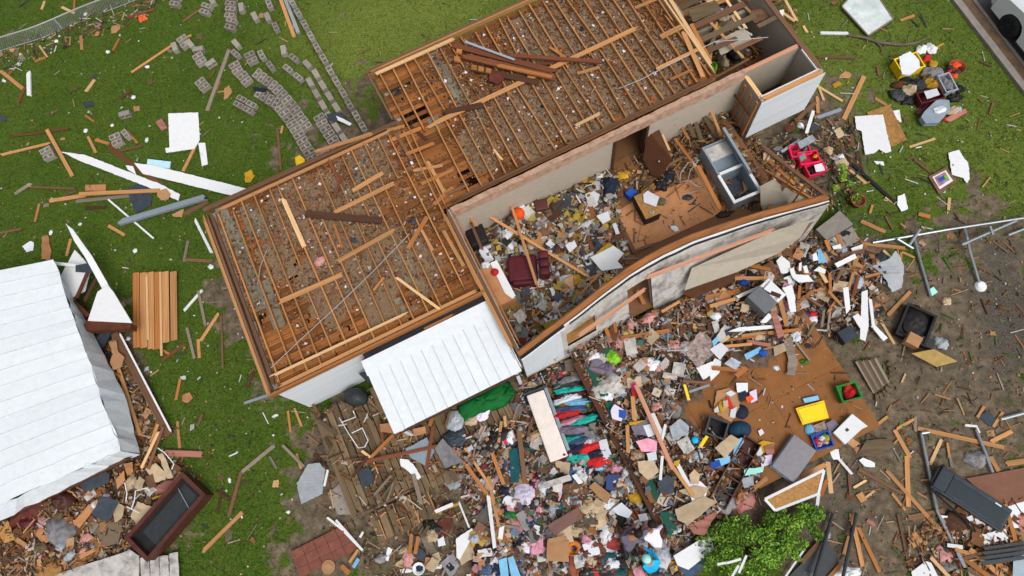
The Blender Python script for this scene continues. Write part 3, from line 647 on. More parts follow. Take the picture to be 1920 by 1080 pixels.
# ---- porch roof of white metal sheets
pr = empty('porch_roof', hw(2.5, -2.42, 0), TH, 'white sheet metal porch roof with raised seams beside the left wing', 'porch roof')
PW, PD = 3.9, 2.16
MB().add([(0, 0, 2.28), (PW, 0, 2.28), (PW, PD, 2.52), (0, PD, 2.52), (0, 0, 2.33), (PW, 0, 2.33), (PW, PD, 2.57), (0, PD, 2.57)], [(0, 3, 2, 1), (4, 5, 6, 7), (0, 1, 5, 4), (1, 2, 6, 5), (2, 3, 7, 6), (3, 0, 4, 7)]).obj('roof_deck', 'white', pr)
sl_ = .24/PD
for i in range(12):
    x0, x1 = PW*i/12, PW*(i+1)/12; y1 = PD-.42
    zf = lambda y, e: 2.33+y*sl_+e
    MB().add([(x0+.012, -.03, zf(-.03, .004)), (x1-.012, -.03, zf(-.03, .004)), (x1-.012, y1, zf(y1, .004)), (x0+.012, y1, zf(y1, .004)), (x0+.012, -.03, zf(-.03, .014)), (x1-.012, -.03, zf(-.03, .014)), (x1-.012, y1, zf(y1, .014)), (x0+.012, y1, zf(y1, .014))], [(0, 3, 2, 1), (4, 5, 6, 7), (0, 1, 5, 4), (1, 2, 6, 5), (2, 3, 7, 6), (3, 0, 4, 7)]).obj('roof_panel', 'white_metal', pr)
    if i: MB().add([(x0-.011, -.03, zf(-.03, .0)), (x0+.011, -.03, zf(-.03, 0)), (x0+.011, y1, zf(y1, 0)), (x0-.011, y1, zf(y1, 0)), (x0-.008, -.03, zf(-.03, .03)), (x0+.008, -.03, zf(-.03, .03)), (x0+.008, y1, zf(y1, .03)), (x0-.008, y1, zf(y1, .03))], [(0, 3, 2, 1), (4, 5, 6, 7), (0, 1, 5, 4), (1, 2, 6, 5), (2, 3, 7, 6), (3, 0, 4, 7)]).obj('seam', 'white_metal_dull', pr)
MB().add([(-.02, PD-.43, zf(PD-.43, .018)), (PW, PD-.43, zf(PD-.43, .018)), (PW, PD+.02, zf(PD, .03)), (-.02, PD+.02, zf(PD, .03)), (-.02, PD-.43, zf(PD-.43, .034)), (PW, PD-.43, zf(PD-.43, .034)), (PW, PD+.02, zf(PD, .045)), (-.02, PD+.02, zf(PD, .045))], [(0, 3, 2, 1), (4, 5, 6, 7), (0, 1, 5, 4), (1, 2, 6, 5), (2, 3, 7, 6), (3, 0, 4, 7)]).obj('flashing', 'white_metal', pr)
beam('fascia', (0, PD+.07, 2.55), (PW*.75, PD+.07, 2.58), .06, .1, 'orange pine', pr); beam('fascia', (0, -.06, 2.25), (PW, -.06, 2.25), .03, .12, 'dark brown', pr); beam('fascia', (PW+.03, 0, 2.3), (PW+.03, PD, 2.5), .03, .1, 'white', pr)
for x in (.15, PW-.15): beam('post', (x, .12, 0), (x, .12, 2.26), .1, .1, 'white', pr)
# dented patches near its right edge are only small marks
# ---- weathered deck below the porch: boards along v on dark framing
dk = empty('deck', hw(0, 0, 0), TH, 'weathered grey-brown wooden deck with mossy boards below the porch', 'deck')
D0 = uvp(590, 800, .4); D1 = uvp(850, 900, .4)
for i in range(27):
    u = .18+i*.207
    if u > 5.65: break
    v0 = (-3.72 if u < 2.1 else -4.15 if u < 3.4 else -3.6)+.06*hr.uniform(-1, 1); v1 = -.35
    if hr.random() < .3: v1 -= hr.uniform(0, .5)
    beam('deck_board', (u, v0, .375+hr.uniform(0, .02)), (u+hr.uniform(-.03, .03), v1, .375+hr.uniform(0, .02)), .18, .035, 'deck_wood', dk)
for v in (-.7, -2.2, -3.6): beam('deck_joist', (.1, v, .27), (5.6, v, .27), .06, .14, 'dark brown', dk)
for i in range(7):
    u = .62+i*.27; beam('stair_board', (u, -4.72+.05*hr.uniform(-1, 1), .20), (u+.02, -3.84, .23), .2, .04, 'deck_wood', dk); beam('stair_edge', (u+.125, -4.7, .235), (u+.14, -3.85, .26), .03, .05, 'brown' if i % 2 else 'pine', dk)
beam('deck_edge', (.2, -3.78, .40), (2.1, -3.76, .41), .06, .06, 'weathered', dk)
# ================================================================== concrete blocks
def block_mesh():
    """two-core hollow block 0.40 x 0.20 x 0.20, cores along z"""
    xs = [-.2, -.162, -.032, .032, .162, .2]; ys = [-.1, -.062, .062, .1]; V = []; F = []; idx = {}
    def vid(i, j, k):
        if (i, j, k) not in idx: idx[(i, j, k)] = len(V); V.append((xs[i], ys[j], k*.2))
        return idx[(i, j, k)]
    core = {(1, 1), (3, 1)}
    for i in range(5):
        for j in range(3):
            if (i, j) in core: continue
            F.append((vid(i, j, 1), vid(i+1, j, 1), vid(i+1, j+1, 1), vid(i, j+1, 1))); F.append((vid(i, j, 0), vid(i, j+1, 0), vid(i+1, j+1, 0), vid(i+1, j, 0)))
    for i in range(5): F.append((vid(i, 0, 0), vid(i+1, 0, 0), vid(i+1, 0, 1), vid(i, 0, 1))); F.append((vid(i+1, 3, 0), vid(i, 3, 0), vid(i, 3, 1), vid(i+1, 3, 1)))
    for j in range(3): F.append((vid(0, j+1, 0), vid(0, j, 0), vid(0, j, 1), vid(0, j+1, 1))); F.append((vid(5, j, 0), vid(5, j+1, 0), vid(5, j+1, 1), vid(5, j, 1)))
    for (i, j) in core:
        F += [(vid(i, j, 0), vid(i, j, 1), vid(i+1, j, 1), vid(i+1, j, 0)), (vid(i+1, j, 0), vid(i+1, j, 1), vid(i+1, j+1, 1), vid(i+1, j+1, 0)), (vid(i+1, j+1, 0), vid(i+1, j+1, 1), vid(i, j+1, 1), vid(i, j+1, 0)), (vid(i, j+1, 0), vid(i, j+1, 1), vid(i, j, 1), vid(i, j, 0))]
    return mesh(V, F, 'concrete')
BLOCK = block_mesh()
def wang(px, py, deg):      # photo direction -> world heading
    a = math.radians(deg); p, q = g(px, py), g(px+10*math.cos(a), py+10*math.sin(a)); return math.atan2(q.y-p.y, q.x-p.x)
def blk(px, py, deg, flat=False, label='', group='', z=0.0, parent=None, jitter=True):
    p = g(px, py, z+.1); a = wang(px, py, deg)
    o = ob('concrete_block', BLOCK, parent)
    if flat: o.rotation_euler = (math.pi/2, 0, a); o.location = p+Vector((-math.sin(a), math.cos(a), 0))*.1; o.location.z = z+.1
    else: o.rotation_euler = (rnd.uniform(-.05, .05), rnd.uniform(-.05, .05), a); o.location = (p.x, p.y, z+.004)
    if parent is None:
        if label.startswith('@'): auto(o, label[1:], px, py, 'block', group)
        else: tag(o, label, 'block', group)
    return o
def pair(px, py, deg, label, group):
    a = math.radians(deg); dx, dy = -math.sin(a)*6.1, math.cos(a)*6.1
    blk(px-dx, py-dy, deg, False, label, group); blk(px+dx, py+dy, deg, False, label, group)
SG = 'loose concrete blocks scattered on the left lawn'; SL = '@loose hollow block, cores up,'; SF = '@loose block lying on its side'
for x, y, a in ((434, 3, 10), (433, 25, 5), (434, 47, 15), (472, 110, -25), (444, 129, -30), (460, 149, -38), (452, 193, 28), (470, 203, 28), (330, 3, 10), (387, 19, 20), (346, 80, -35), (376, 112, -30), (381, 160, -38), (220, 263, -25), (91, 289, -28)): pair(x, y, a, SL, SG)
for x, y, a in ((506, 10, 68), (518, 53, 66), (443, 103, 42), (492, 105, 62), (509, 126, 55), (552, 111, 38), (541, 131, 39), (560, 147, 39), (238, 253, 50)): blk(x, y, a, False, SL, SG)
for x, y, a in ((454, 16, 82), (479, 33, 62), (503, 34, 68), (444, 84, 50), (533, 96, 80), (399, 3, 60), (329, 90, 70), (358, 84, 50), (373, 94, -10), (396, 120, -35), (235, 215, -15)): blk(x, y, a, True, SF, SG)
def along(path, step, start=0):
    out = []; acc = start
    for (x0, y0), (x1, y1) in zip(path, path[1:]):
        d = math.hypot(x1-x0, y1-y0)
        while acc < d: out.append((x0+(x1-x0)*acc/d, y0+(y1-y0)*acc/d, math.degrees(math.atan2(y1-y0, x1-x0)))); acc += step
        acc -= d
    return out
CGR = 'blocks of the toppled wall columns'
for path, lb in (([(484, 140), (520, 168), (548, 200), (576, 240)], '%s block from the top in the upper toppled column, cores up'), ([(487, 176), (520, 196), (545, 228), (566, 262), (590, 302)], '%s block from the top in the lower toppled column, cores up'), ([(600, 222), (612, 244), (638, 284)], '%s block from the top in the short toppled stack against the attic')):
    for q, (x, y, a) in enumerate(along(path, 12.4)): blk(x, y, a+90+rnd.uniform(-3, 3), False, lb % ORDW[q], CGR)
for x, y, q in ((607, 292, 'left'), (618, 286, 'right')): blk(x, y, 150, False, q+' of two blocks tucked under the attic edge below the short stack', CGR)
for path, lb in (([(569, 114), (592, 138), (612, 172), (640, 216)], '%s block from the top in the sideways row next to the standing course'), ([(577, 146), (598, 184), (616, 216), (650, 268)], '%s block from the top in the sideways row next to the toppled columns')):
    for q, (x, y, a) in enumerate(along(path, 24.5, 12)): blk(x, y, a, True, lb % ORDW[q], CGR)
wl = empty('block_wall', g(545, 0), 0, 'low standing course of hollow blocks running down to the attic', 'wall')
for x, y, a in along([(536, -16), (548, 5), (630, 152), (695, 264)], 24.6):
    for zc in (0, .203):
        o = blk(x, y, a, False, z=zc, parent=wl, jitter=False); o.location -= wl.location
# dark drain pipe and boards lying along the wall
B(534, -5, 560, 62, 8, 'steel', label='blue grey pipe section lying along the standing block course', cat='pipe', noun='pipe', name='pipe', th=.1); B(525, -5, 552, 70, 8, 'pine', th=.05)
B(547, 62, 553, 38, 4, 'pine')
S([(612, 214), (640, 211), (652, 220), (636, 228), (616, 226)], 'slate', z=.25, phrase='dark slate scrap'); S([(630, 217), (646, 224), (660, 232), (656, 236), (634, 226)], 'white_sheet', z=.26, phrase='white trim scrap'); S([(474, 163), (500, 166), (499, 173), (476, 171)], 'navy', z=.21, phrase='dark torn strip')
# ---- chain link fence pushed over at the top left
fc = empty('wire_fence', g(0, 97), 0, 'sagging chain link fence leaning over in the top left corner', 'fence')
f0, f1 = g(-60, 124), g(330, -30); f0l = f0-fc.location; f1l = f1-fc.location; fd = (f1l-f0l); fn = Vector((fd.y, -fd.x, 0)).normalized()*-.12+Vector((0, 0, .5))
def fpt(t, h): return f0l+fd*t+fn*h+Vector((0, 0, .05*math.sin(t*9)))+fn.cross(fd).normalized()*.08*math.sin(t*14)
for h, rr in ((1.0, .028), (.03, .01)): MB().tube([fpt(i/24, h) for i in range(25)], rr, 6).obj('rail', 'wire', fc)
mb = MB(); ln = fd.length; n = int(ln/.075)
for i in range(n):
    for s in (-1, 1):
        k = .9/ln; pts = [fpt(max(0, min(1, i/n+s*k*h*.6)), h) for h in (0.02, .35, .7, .98)]; mb.tube(pts, .0032, 3, False)
mb.obj('chain_link_mesh', 'wire', fc)
for t in (.12, .45, .78): MB().tube([fpt(t, 0), fpt(t, 1.02)], .03, 8).obj('post', 'wire', fc)
# ---- boards and scraps on the left lawn
for a in [(78, 18, 84, 2, 5, 'pale pine'), (115, 13, 140, 25, 6, 'pale pine'), (139, 23, 140, 0, 4, 'orange pine'), (240, 33, 290, 17, 6, 'red brown'), (342, 41, 379, 15, 5, 'brown'), (246, 136, 330, 80, 5, 'pine'), (335, 78, 360, 65, 5, 'pine'), (0, 132, 45, 168, 8, 'pine'), (47, 164, 34, 194, 6, 'red brown'),
          (74, 86, 89, 107, 4, 'pale pine'), (65, 116, 86, 107, 5, 'orange pine'), (152, 67, 154, 94, 7, 'pine'), (161, 172, 178, 149, 7, 'pale pine'), (225, 184, 247, 171, 7, 'dark brown'), (17, 256, 134, 241, 5, 'red brown'), (0, 291, 96, 268, 6, 'pine'), (160, 216, 176, 228, 5, 'orange pine'), (178, 262, 206, 270, 7, 'orange pine'), (165, 256, 180, 286, 6, 'pine'),
          (205, 276, 262, 320, 10, 'red brown'), (262, 318, 332, 368, 9, 'red brown'), (225, 283, 268, 273, 6, 'brown'), (343, 322, 366, 275, 7, 'pine'), (238, 245, 258, 268, 5, 'orange pine'), (92, 377, 162, 366, 9, 'pine'), (140, 378, 286, 363, 8, 'grey'), (62, 351, 141, 354, 5, 'brown'), (118, 368, 145, 357, 4, 'brown'),
          (160, 390, 200, 389, 7, 'dark brown'), (66, 416, 74, 382, 5, 'pine'), (0, 437, 42, 429, 5, 'brown'), (203, 423, 234, 441, 7, 'pine'), (345, 402, 391, 378, 10, 'brown'), (345, 491, 353, 450, 6, 'grey'), (346, 487, 402, 490, 7, 'brown'), (125, 480, 133, 448, 6, 'pine'), (305, 675, 347, 645, 8, 'red brown'), (375, 641, 411, 586, 7, 'pine'), (372, 636, 374, 671, 7, 'pine'),
          (350, 612, 365, 673, 6, 'grey'), (372, 545, 385, 609, 6, 'grey'), (415, 587, 418, 692, 4, 'brown'), (330, 750, 338, 710, 6, 'orange pine'), (462, 728, 476, 698, 8, 'dark brown'), (430, 966, 452, 885, 8, 'brown'), (450, 888, 516, 834, 8, 'grey'), (378, 1036, 458, 957, 9, 'pine'), (405, 920, 440, 940, 5, 'dark brown'), (408, 960, 416, 915, 6, 'dark brown'), (468, 700, 478, 690, 4, 'brown'),
          (520, 240, 527, 320, 5, 'brown'), (527, 250, 530, 236, 5, 'pine'), (295, 650, 318, 664, 5, 'orange pine'), (480, 600, 486, 640, 5, 'brown'), (333, 790, 337, 840, 6, 'pine'), (370, 800, 380, 775, 5, 'brown'), (540, 770, 545, 810, 5, 'orange pine'), (552, 765, 566, 800, 5, 'pine'), (440, 560, 470, 590, 5, 'dark brown'), (600, 780, 575, 740, 6, 'brown'), (505, 855, 520, 880, 5, 'grey'), (556, 850, 565, 880, 5, 'pine'),
          (212, 95, 224, 72, 5, 'orange pine'), (268, 6, 300, -6, 6, 'brown'), (405, 170, 412, 150, 6, 'orange pine'), (95, 215, 110, 205, 4, 'brown')]: B(*a)
B(388, 209, 431, 90, 8, 'grey', th=.06, label='long grey pink pole lying on the grass under the loose blocks', cat='pole', name='pole'); B(54, 134, 55, 181, 9, 'white', label='white tube upright on the grass at far left', cat='pipe', name='pipe', th=.06)
B(88, 243, 136, 330, 8, 'pine', z=.05); B(148, 364, 300, 357, 9, 'pine', z=.06); B(220, 419, 392, 368, 13, 'steel', z=.09, th=.12, label='blue grey steel beam lying across the left lawn', cat='beam', name='steel_beam'); B(203, 374, 288, 447, 4, 'white', z=.04)
B(365, 410, 398, 476, 6, 'white'); B(344, 584, 380, 543, 6, 'white'); B(458, 756, 506, 740, 6, 'steel', label='short grey pipe sticking out by the front left house corner', cat='pipe', name='pipe', th=.05)
S([(316, 213), (372, 211), (375, 262), (365, 279), (312, 287), (310, 278), (318, 277)], 'white_sheet', z=.04, label='square white sheet lying on the left lawn', torn=.008); S([(372, 268), (385, 268), (390, 308), (379, 312)], 'white_sheet', label='narrow white tapered board right of the square white sheet')
S([(278, 299), (321, 304), (319, 317), (276, 312)], plain('ice_blue', (176, 214, 232)), z=.03, th=.04, label='pale blue foam panel on the left lawn', cat='panel'); S([(115, 285), (160, 291), (300, 345), (338, 365), (335, 377), (290, 356), (155, 304)], 'white_sheet', z=.05, th=.03, label='bent white fascia strip, left of the two long ones', cat='fascia', name='fascia_strip', torn=.012); S([(252, 306), (290, 311), (462, 354), (446, 370), (268, 326)], 'white_sheet', z=.12, th=.03, label='wide white fascia board reaching the house corner', cat='fascia', name='fascia_strip', torn=.006)
S([(236, 310), (250, 312), (256, 328), (240, 318)], 'white_sheet', z=.1, phrase='small white trim scrap'); S([(240, 352), (270, 341), (285, 370), (283, 386), (255, 400), (245, 380)], 'slate', z=.02, phrase='dark roofing felt sheet', torn=.02); S([(160, 347), (199, 346), (199, 358), (160, 358)], 'plywood', z=.02, phrase='small plywood offcut')
S([(296, 358), (312, 354), (320, 364), (316, 374), (303, 376), (295, 368)], 'cardboard', z=.1, phrase='round brown scrap'); S([(322, 402), (345, 392), (341, 408), (325, 406)], 'cardboard', z=.02, phrase='orange brown scrap', torn=.02); S([(79, 444), (90, 441), (97, 470), (95, 487), (78, 486)], 'plywood', z=.02, phrase='orange plywood shard', torn=.02)
S([(42, 462), (58, 452), (64, 455), (62, 470), (50, 473)], 'paper', phrase='pale blue paper scrap', torn=.01); S([(209, 50), (224, 46), (226, 54), (218, 62), (209, 63)], 'cardboard', phrase='orange scrap', torn=.02); S([(259, 30), (272, 27), (277, 37), (262, 41)], 'orange', phrase='orange scrap', torn=.02); S([(293, 230), (304, 223), (315, 240), (304, 246)], 'pink', phrase='salmon brick shaped offcut', th=.05)
S([(250, 200), (262, 199), (263, 208), (252, 210)], 'cardboard', phrase='orange scrap', torn=.02); S([(421, 166), (430, 160), (436, 172), (428, 184), (420, 187)], 'cardboard', phrase='orange scrap', torn=.02); S([(458, 325), (470, 318), (478, 330), (470, 342), (460, 342)], 'ochre', phrase='yellow foam scrap', torn=.02); S([(553, 296), (562, 291), (572, 300), (570, 312), (556, 312)], 'yellow', phrase='yellow foam scrap', torn=.015)
S([(343, 740), (356, 736), (362, 746), (352, 756), (342, 752)], 'plywood', phrase='round brown scrap', torn=.01); S([(155, 193), (172, 190), (178, 198), (160, 202)], 'slate', phrase='dark shingle scrap', torn=.01); S([(-4, 215), (12, 218), (10, 228), (-4, 226)], 'slate', phrase='dark shingle scrap'); S([(62, 345), (30, 366), (26, 362), (55, 343)], 'grey', phrase='thin grey scrap')
for x, y in ((160, 26), (202, 97), (276, 125), (105, 77), (250, 182), (160, 245), (35, 120), (38, 102), (210, 235), (275, 262), (150, 420), (95, 436), (253, 470), (460, 455), (395, 500), (560, 480), (240, 635), (500, 720), (515, 780), (540, 960), (430, 900)): C(x, y, 4+x % 3, 3+y % 3, x, 'white_sheet', .05, phrase='small crumpled white scrap', cat='scrap', name='paper_scrap')
# plywood panel on the lawn: boards and battens
pp = empty('plywood_panel_sheet', g(290, 582), 0, 'standalone panel of honey coloured boards lying on the left lawn', 'panel')
ex = [248, 262, 275, 289, 302, 318, 332]; ey = [511, 511, 510, 510, 509, 509, 508]; by = [652, 652, 654, 654, 656, 652, 652]
for i in range(6):
    a, b = g((ex[i]+ex[i+1])/2, ey[i], .16+.008*(i % 2)), g((ex[i]+ex[i+1])/2+1.5, by[i]-(14 if i > 3 else 0), .12+.008*(i % 2)); beam('board', a-pp.location, b-pp.location, .225, .02, 'pine' if i % 3 else 'orange pine', pp, var=0)
for x0, y0, x1, y1 in ((275, 512, 278, 640), (301, 510, 303, 667)): beam('batten', g(x0, y0, .2)-pp.location, g(x1, y1, .16)-pp.location, .07, .04, 'pale pine', pp)
# ================================================================== shed at the left
sh = empty('shed', g(100, 800), 0, 'collapsed shed under a large white ribbed metal roof, left edge', 'shed')
def quadgrid(A, Bq, Cq, D, nu, nv, fn):
    V = []; F = []
    for i in range(nu+1):
        for j in range(nv+1):
            s, t = i/nu, j/nv; p = (A*(1-s)+Bq*s)*(1-t)+(D*(1-s)+Cq*s)*t; V.append(p+fn(s, t))
    for i in range(nu):
        for j in range(nv): a = i*(nv+1)+j; F.append((a, a+nv+1, a+nv+2, a+1))
    return V, F
RA, RB, RCc, RD = g(-190, 545, 1.75), g(99, 486, 1.6), g(226, 846, 1.25), g(-130, 1002, 1.45)     # back-left, back-right, front-right, front-left
def wrk(s, t):
    return Vector((.10*noise.noise((t*6, 0, 3))*s**6, .1*noise.noise((s*7, 0, 9))*t**6, .05*noise.noise((s*3, t*4, 1))-.07*max(0, t-.75)*4*abs(noise.noise((s*7, t*3, 2)))-.10*max(0, s-.85)*6*abs(noise.noise((s*2, t*8, 2)))))
def roofpt(s, t): return (RA*(1-s)+RB*s)*(1-t)+(RD*(1-s)+RCc*s)*t+wrk(s, t)-sh.location
NR = 15
for k in range(NR):
    t0, t1 = k/NR+.0012, (k+1)/NR-.0012; V = []; F = []; n = 26
    for i in range(n+1):
        for t in (t0, (t0+t1)/2, t1): V.append(roofpt(i/n, t)+Vector((0, 0, .004 if t == (t0+t1)/2 else 0)))
    m0 = len(V); V += [p-Vector((0, 0, .02)) for p in V]
    for i in range(n):
        for j in range(2): a = i*3+j; F += [(a, a+1, a+4, a+3), (m0+a, m0+a+3, m0+a+4, m0+a+1)]
    F += [(n*3, n*3+1, m0+n*3+1, m0+n*3), (n*3+1, n*3+2, m0+n*3+2, m0+n*3+1)]
    bm = ob('roof_panel', mesh(V, F, 'white_metal', False), sh)
    if k:
        mb = MB(); mb.tube([roofpt(i/20, k/NR)+Vector((0, 0, .004)) for i in range(21)], .016, 4); mb.obj('rib', 'white_metal_dull', sh)
# drooping skirts along the right and front edges
def skirt(name, pts_top, pts_bot, m):
    n = len(pts_top); V = [p-sh.location for p in pts_top]+[p-sh.location for p in pts_bot]; V += [p-Vector((0.01, .01, .02)) for p in V]
    F = [(i, n+i, n+i+1, i+1) for i in range(n-1)]+[(2*n+i, 2*n+i+1, 3*n+i+1, 3*n+i) for i in range(n-1)]+[(n+i, 3*n+i, 3*n+i+1, n+i+1) for i in range(n-1)]
    ob(name, mesh(V, F, m), sh)
def dense(pts, n=24, j=0.0, sd=0):
    out = []; 
    for i in range(n+1):
        f = i/n*(len(pts)-1); k = min(int(f), len(pts)-2); f -= k; x = pts[k][0]+(pts[k+1][0]-pts[k][0])*f; y = pts[k][1]+(pts[k+1][1]-pts[k][1])*f; z = pts[k][2]+(pts[k+1][2]-pts[k][2])*f
        out.append(g(x+j*noise.noise((i*.9, sd, 0)), y+j*noise.noise((i*.9, sd, 5)), z))
    return out
skirt('wall_sheet', dense([(112, 520, 1.53), (150, 625, 1.45), (190, 745, 1.36), (226, 846, 1.24)], 26, 5), dense([(130, 545, .7), (172, 620, .6), (236, 745, .5), (262, 850, .45)], 26, 3, 2), 'white_metal_dull')
skirt('wall_sheet', dense([(226, 846, 1.23), (120, 892, 1.3), (0, 946, 1.36), (-130, 1004, 1.42)], 26, 5, 4), dense([(262, 852, .5), (180, 888, .8), (0, 976, .9), (-130, 1040, .9)], 26, 5, 6), 'white_metal_dull')
beam('rafter', g(250, 856, .7)-sh.location, g(-20, 985, .85)-sh.location, .08, .1, 'dark brown', sh)
# broken gable parts behind the shed
S([(126, 422), (137, 430), (173, 480), (208, 541), (195, 546), (160, 482), (140, 452)], 'white_sheet', on=.9, zs=[.3, .3, .2, 0, 0, .2, .3], th=.03, label='long white barge board pointing up from the shed gable', cat='board', name='barge_board')
gb = S([(166, 602), (184, 548), (203, 535), (214, 548), (249, 606)], 'white_sheet', on=1.0, th=.04, label='white triangular gable piece with rusty underside beside the shed', cat='gable', name='gable_piece')
_c = gb.location.copy(); P = [g(x, y, .9) for x, y in ((150, 622), (166, 604), (249, 608), (248, 618))]; MB().prism([(p.x-_c.x, p.y-_c.y) for p in P], -.35, -.01).obj('rusty_soffit', 'rust', gb)
S([(110, 526), (141, 469), (172, 502), (160, 546), (132, 560)], 'white_sheet', on=.75, th=.03, label='white torn panel between shed roof and gable piece', torn=.01); B(143, 560, 170, 498, 8, 'rust', on=.95, noun='strut'); B(158, 566, 186, 512, 8, 'dark brown', on=.92, noun='strut'); S([(142, 498), (172, 492), (173, 512), (142, 510)], 'slate', on=1.0, phrase='dark mossy shingle'); B(96, 493, 142, 498, 7, 'white', on=1.1)
B(118, 548, 166, 592, 9, 'rust', on=.8); B(215, 625, 318, 816, 15, 'brown', z=.35, z1=.06, th=.1, label='long brown beam with white edge leaning beside the shed', cat='beam', name='beam'); B(224, 624, 322, 812, 4, 'white', z=.46, z1=.17, th=.02, label='white metal edging on the long beam beside the shed', cat='trim', name='edging'); B(222, 690, 263, 816, 8, 'pine', z=.2, z1=.1); S([(204, 641), (218, 638), (222, 660), (234, 670), (228, 688), (212, 694), (207, 678), (212, 664)], 'cardboard', z=.5, phrase='torn brown cardboard', torn=.02)
B(185, 678, 225, 706, 6, 'orange pine', z=.3); B(305, 849, 382, 852, 13, 'pink', z=.06, th=.05, noun='plank')
C(180, 707, 5, 6, 0, 'red', .12, on=.95, phrase='small red ball', cat='ball', name='ball'); C(190, 640, 14, 30, 20, 'slate', .3, phrase='dark crumpled felt', on=.2); C(185, 665, 10, 10, 0, 'charcoal', .25, phrase='dark bag', cat='bag', name='bag', on=.3); C(155, 600, 20, 12, 50, 'charcoal', .3, phrase='dark crumpled felt', on=.3)
# ---- wreckage under the shed front
def open_box(name, cx, cy, ln, wd, h, deg, m, inner=None, wall_=.03, z=None, label=None, cat=None, group=None, floor=.03, phrase=None, rim=0.0):
    zb_ = gg(cx, cy).z if z is None else z; p = g(cx, cy, zb_+h*.7); p.z = zb_; a = wang(cx, cy, deg); l, w2 = ln/2, wd/2
    root = empty(name, p, a); t = wall_
    for q in ((-l, l, -w2, -w2+t), (-l, l, w2-t, w2)): MB().box(q[0], q[1], q[2], q[3], 0, h).obj('side', m, root)
    for q in ((-l, -l+t), (l-t, l)): MB().box(q[0], q[1], -w2+t, w2-t, 0, h-.001).obj('side', m, root)
    MB().box(-l+t, l-t, -w2+t, w2-t, 0, floor).obj('bottom', inner or m, root)
    if rim:
        for q in ((-l-rim, l+rim, -w2-rim, -w2+t), (-l-rim, l+rim, w2-t, w2+rim)): MB().box(*q, h, h+.025).obj('rim', m, root)
        for q in ((-l-rim, -l+t), (l-t, l+rim)): MB().box(q[0], q[1], -w2+t, w2-t, h, h+.0245).obj('rim', m, root)
    if label: tag(root, label, cat, group)
    elif cat: auto(root, phrase, cx, cy, cat, group)
    return root
cab = open_box('tipped_cabinet', 316, 968, 2.35, 1.0, .55, -49, 'leather_brown', 'dark', .09, .05, 'brown wooden cabinet tipped on its back, dark screen inside', 'cabinet', floor=.36, rim=.03)
MB().box(-.8, .95, -.34, .3, .37, .372).obj('wire_screen', 'charcoal', cab); beam('brace', (.55, -.4, .42), (.75, .35, .43), .02, .02, 'steel', cab)
S([(15, 961), (24, 955), (104, 910), (108, 916), (30, 962)], 'steel_paint', z=.3, th=.05, label='pale blue metal strip under the shed edge', cat='strip'); C(122, 938, 24, 18, 30, 'leather_brown', .5, label='dark red brown couch end under the shed roof edge', cat='couch', name='couch', folds=.5); C(60, 955, 40, 20, -30, 'oxblood', .35, phrase='dark maroon cushion', cat='cushion', name='cushion', folds=.6); C(55, 978, 18, 14, 20, 'maroon', .3, phrase='dark maroon cushion', cat='cushion', name='cushion', folds=.6)
C(116, 996, 32, 24, 25, 'grey_cloth', .35, label='grey blue knitted blanket in the shed wreckage', cat='blanket', name='blanket'); C(118, 1026, 18, 12, 40, 'silver', .2, phrase='grey cloth bundle'); S([(148, 905), (196, 881), (206, 890), (204, 905), (160, 925)], 'slate', z=.25, phrase='dark slate panel', zs=[.1, .2, .1, 0, 0]); S([(172, 966), (188, 932), (222, 938), (205, 980)], 'slate', z=.22, phrase='dark slate panel', zs=[.0, .15, .1, 0])
S([(138, 980), (168, 946), (178, 954), (150, 990)], 'plywood', z=.2, th=.04, phrase='orange plywood offcut'); S([(145, 1000), (175, 965), (230, 985), (222, 1018), (146, 1040)], plain('mud_board', (120, 104, 84)), z=.08, phrase='muddy brown board'); S([(212, 960), (222, 944), (234, 950), (228, 972), (216, 980)], 'tan', z=.2, phrase='tan torn cardboard', torn=.02); S([(245, 968), (258, 940), (286, 950), (270, 975), (258, 985)], 'tan', z=.18, phrase='tan torn cardboard', torn=.02)
S([(272, 880), (292, 868), (312, 885), (310, 900), (290, 905)], 'tan', z=.25, phrase='tan torn cardboard', torn=.02); S([(296, 852), (306, 850), (326, 895), (314, 898)], 'tan', z=.3, phrase='tan torn cardboard', torn=.02); S([(252, 915), (262, 892), (272, 900), (264, 922)], 'tan', z=.25, phrase='tan torn cardboard', torn=.02); S([(232, 870), (248, 866), (250, 884), (240, 892)], 'plywood', z=.25, phrase='red brown board scrap', torn=.01); S([(217, 900), (233, 882), (235, 900), (220, 918)], 'plywood', z=.25, phrase='red brown board scrap', torn=.01)
S([(286, 918), (310, 902), (330, 900), (318, 925), (292, 928)], 'pink', z=.2, phrase='pink carpet scrap', torn=.02); S([(255, 984), (278, 952), (288, 958), (266, 990)], 'steel_paint', z=.15, th=.05, label='pale grey metal bracket beside the tipped cabinet', cat='bracket'); B(264, 880, 298, 808, 6, 'pale pine', z=.35); B(278, 880, 306, 800, 6, 'brown', z=.3); B(284, 830, 296, 795, 8, 'pine', z=.1); B(150, 1045, 180, 1030, 8, 'pine', z=.1); B(180, 1040, 190, 1015, 6, 'orange pine', z=.1); B(285, 935, 318, 925, 4, 'ochre', z=.3)
B(30, 1010, 48, 1022, 9, 'pine', z=.2); B(40, 1005, 85, 1000, 9, 'red brown', z=.1); B(0, 1035, 45, 1030, 9, 'red brown', z=.1); B(45, 990, 60, 965, 7, 'red brown', z=.1)
S([(66, 1085), (72, 1052), (92, 1040), (112, 1050), (116, 1070), (100, 1085)], 'osb', z=.1, phrase='honey coloured board chunk', torn=.03); S([(0, 1000), (14, 975), (26, 1000), (30, 1012), (8, 1018)], 'osb', z=.15, phrase='honey coloured board chunk', torn=.03); S([(64, 998), (80, 988), (95, 1012), (82, 1022)], 'plywood', z=.15, phrase='orange plywood offcut')
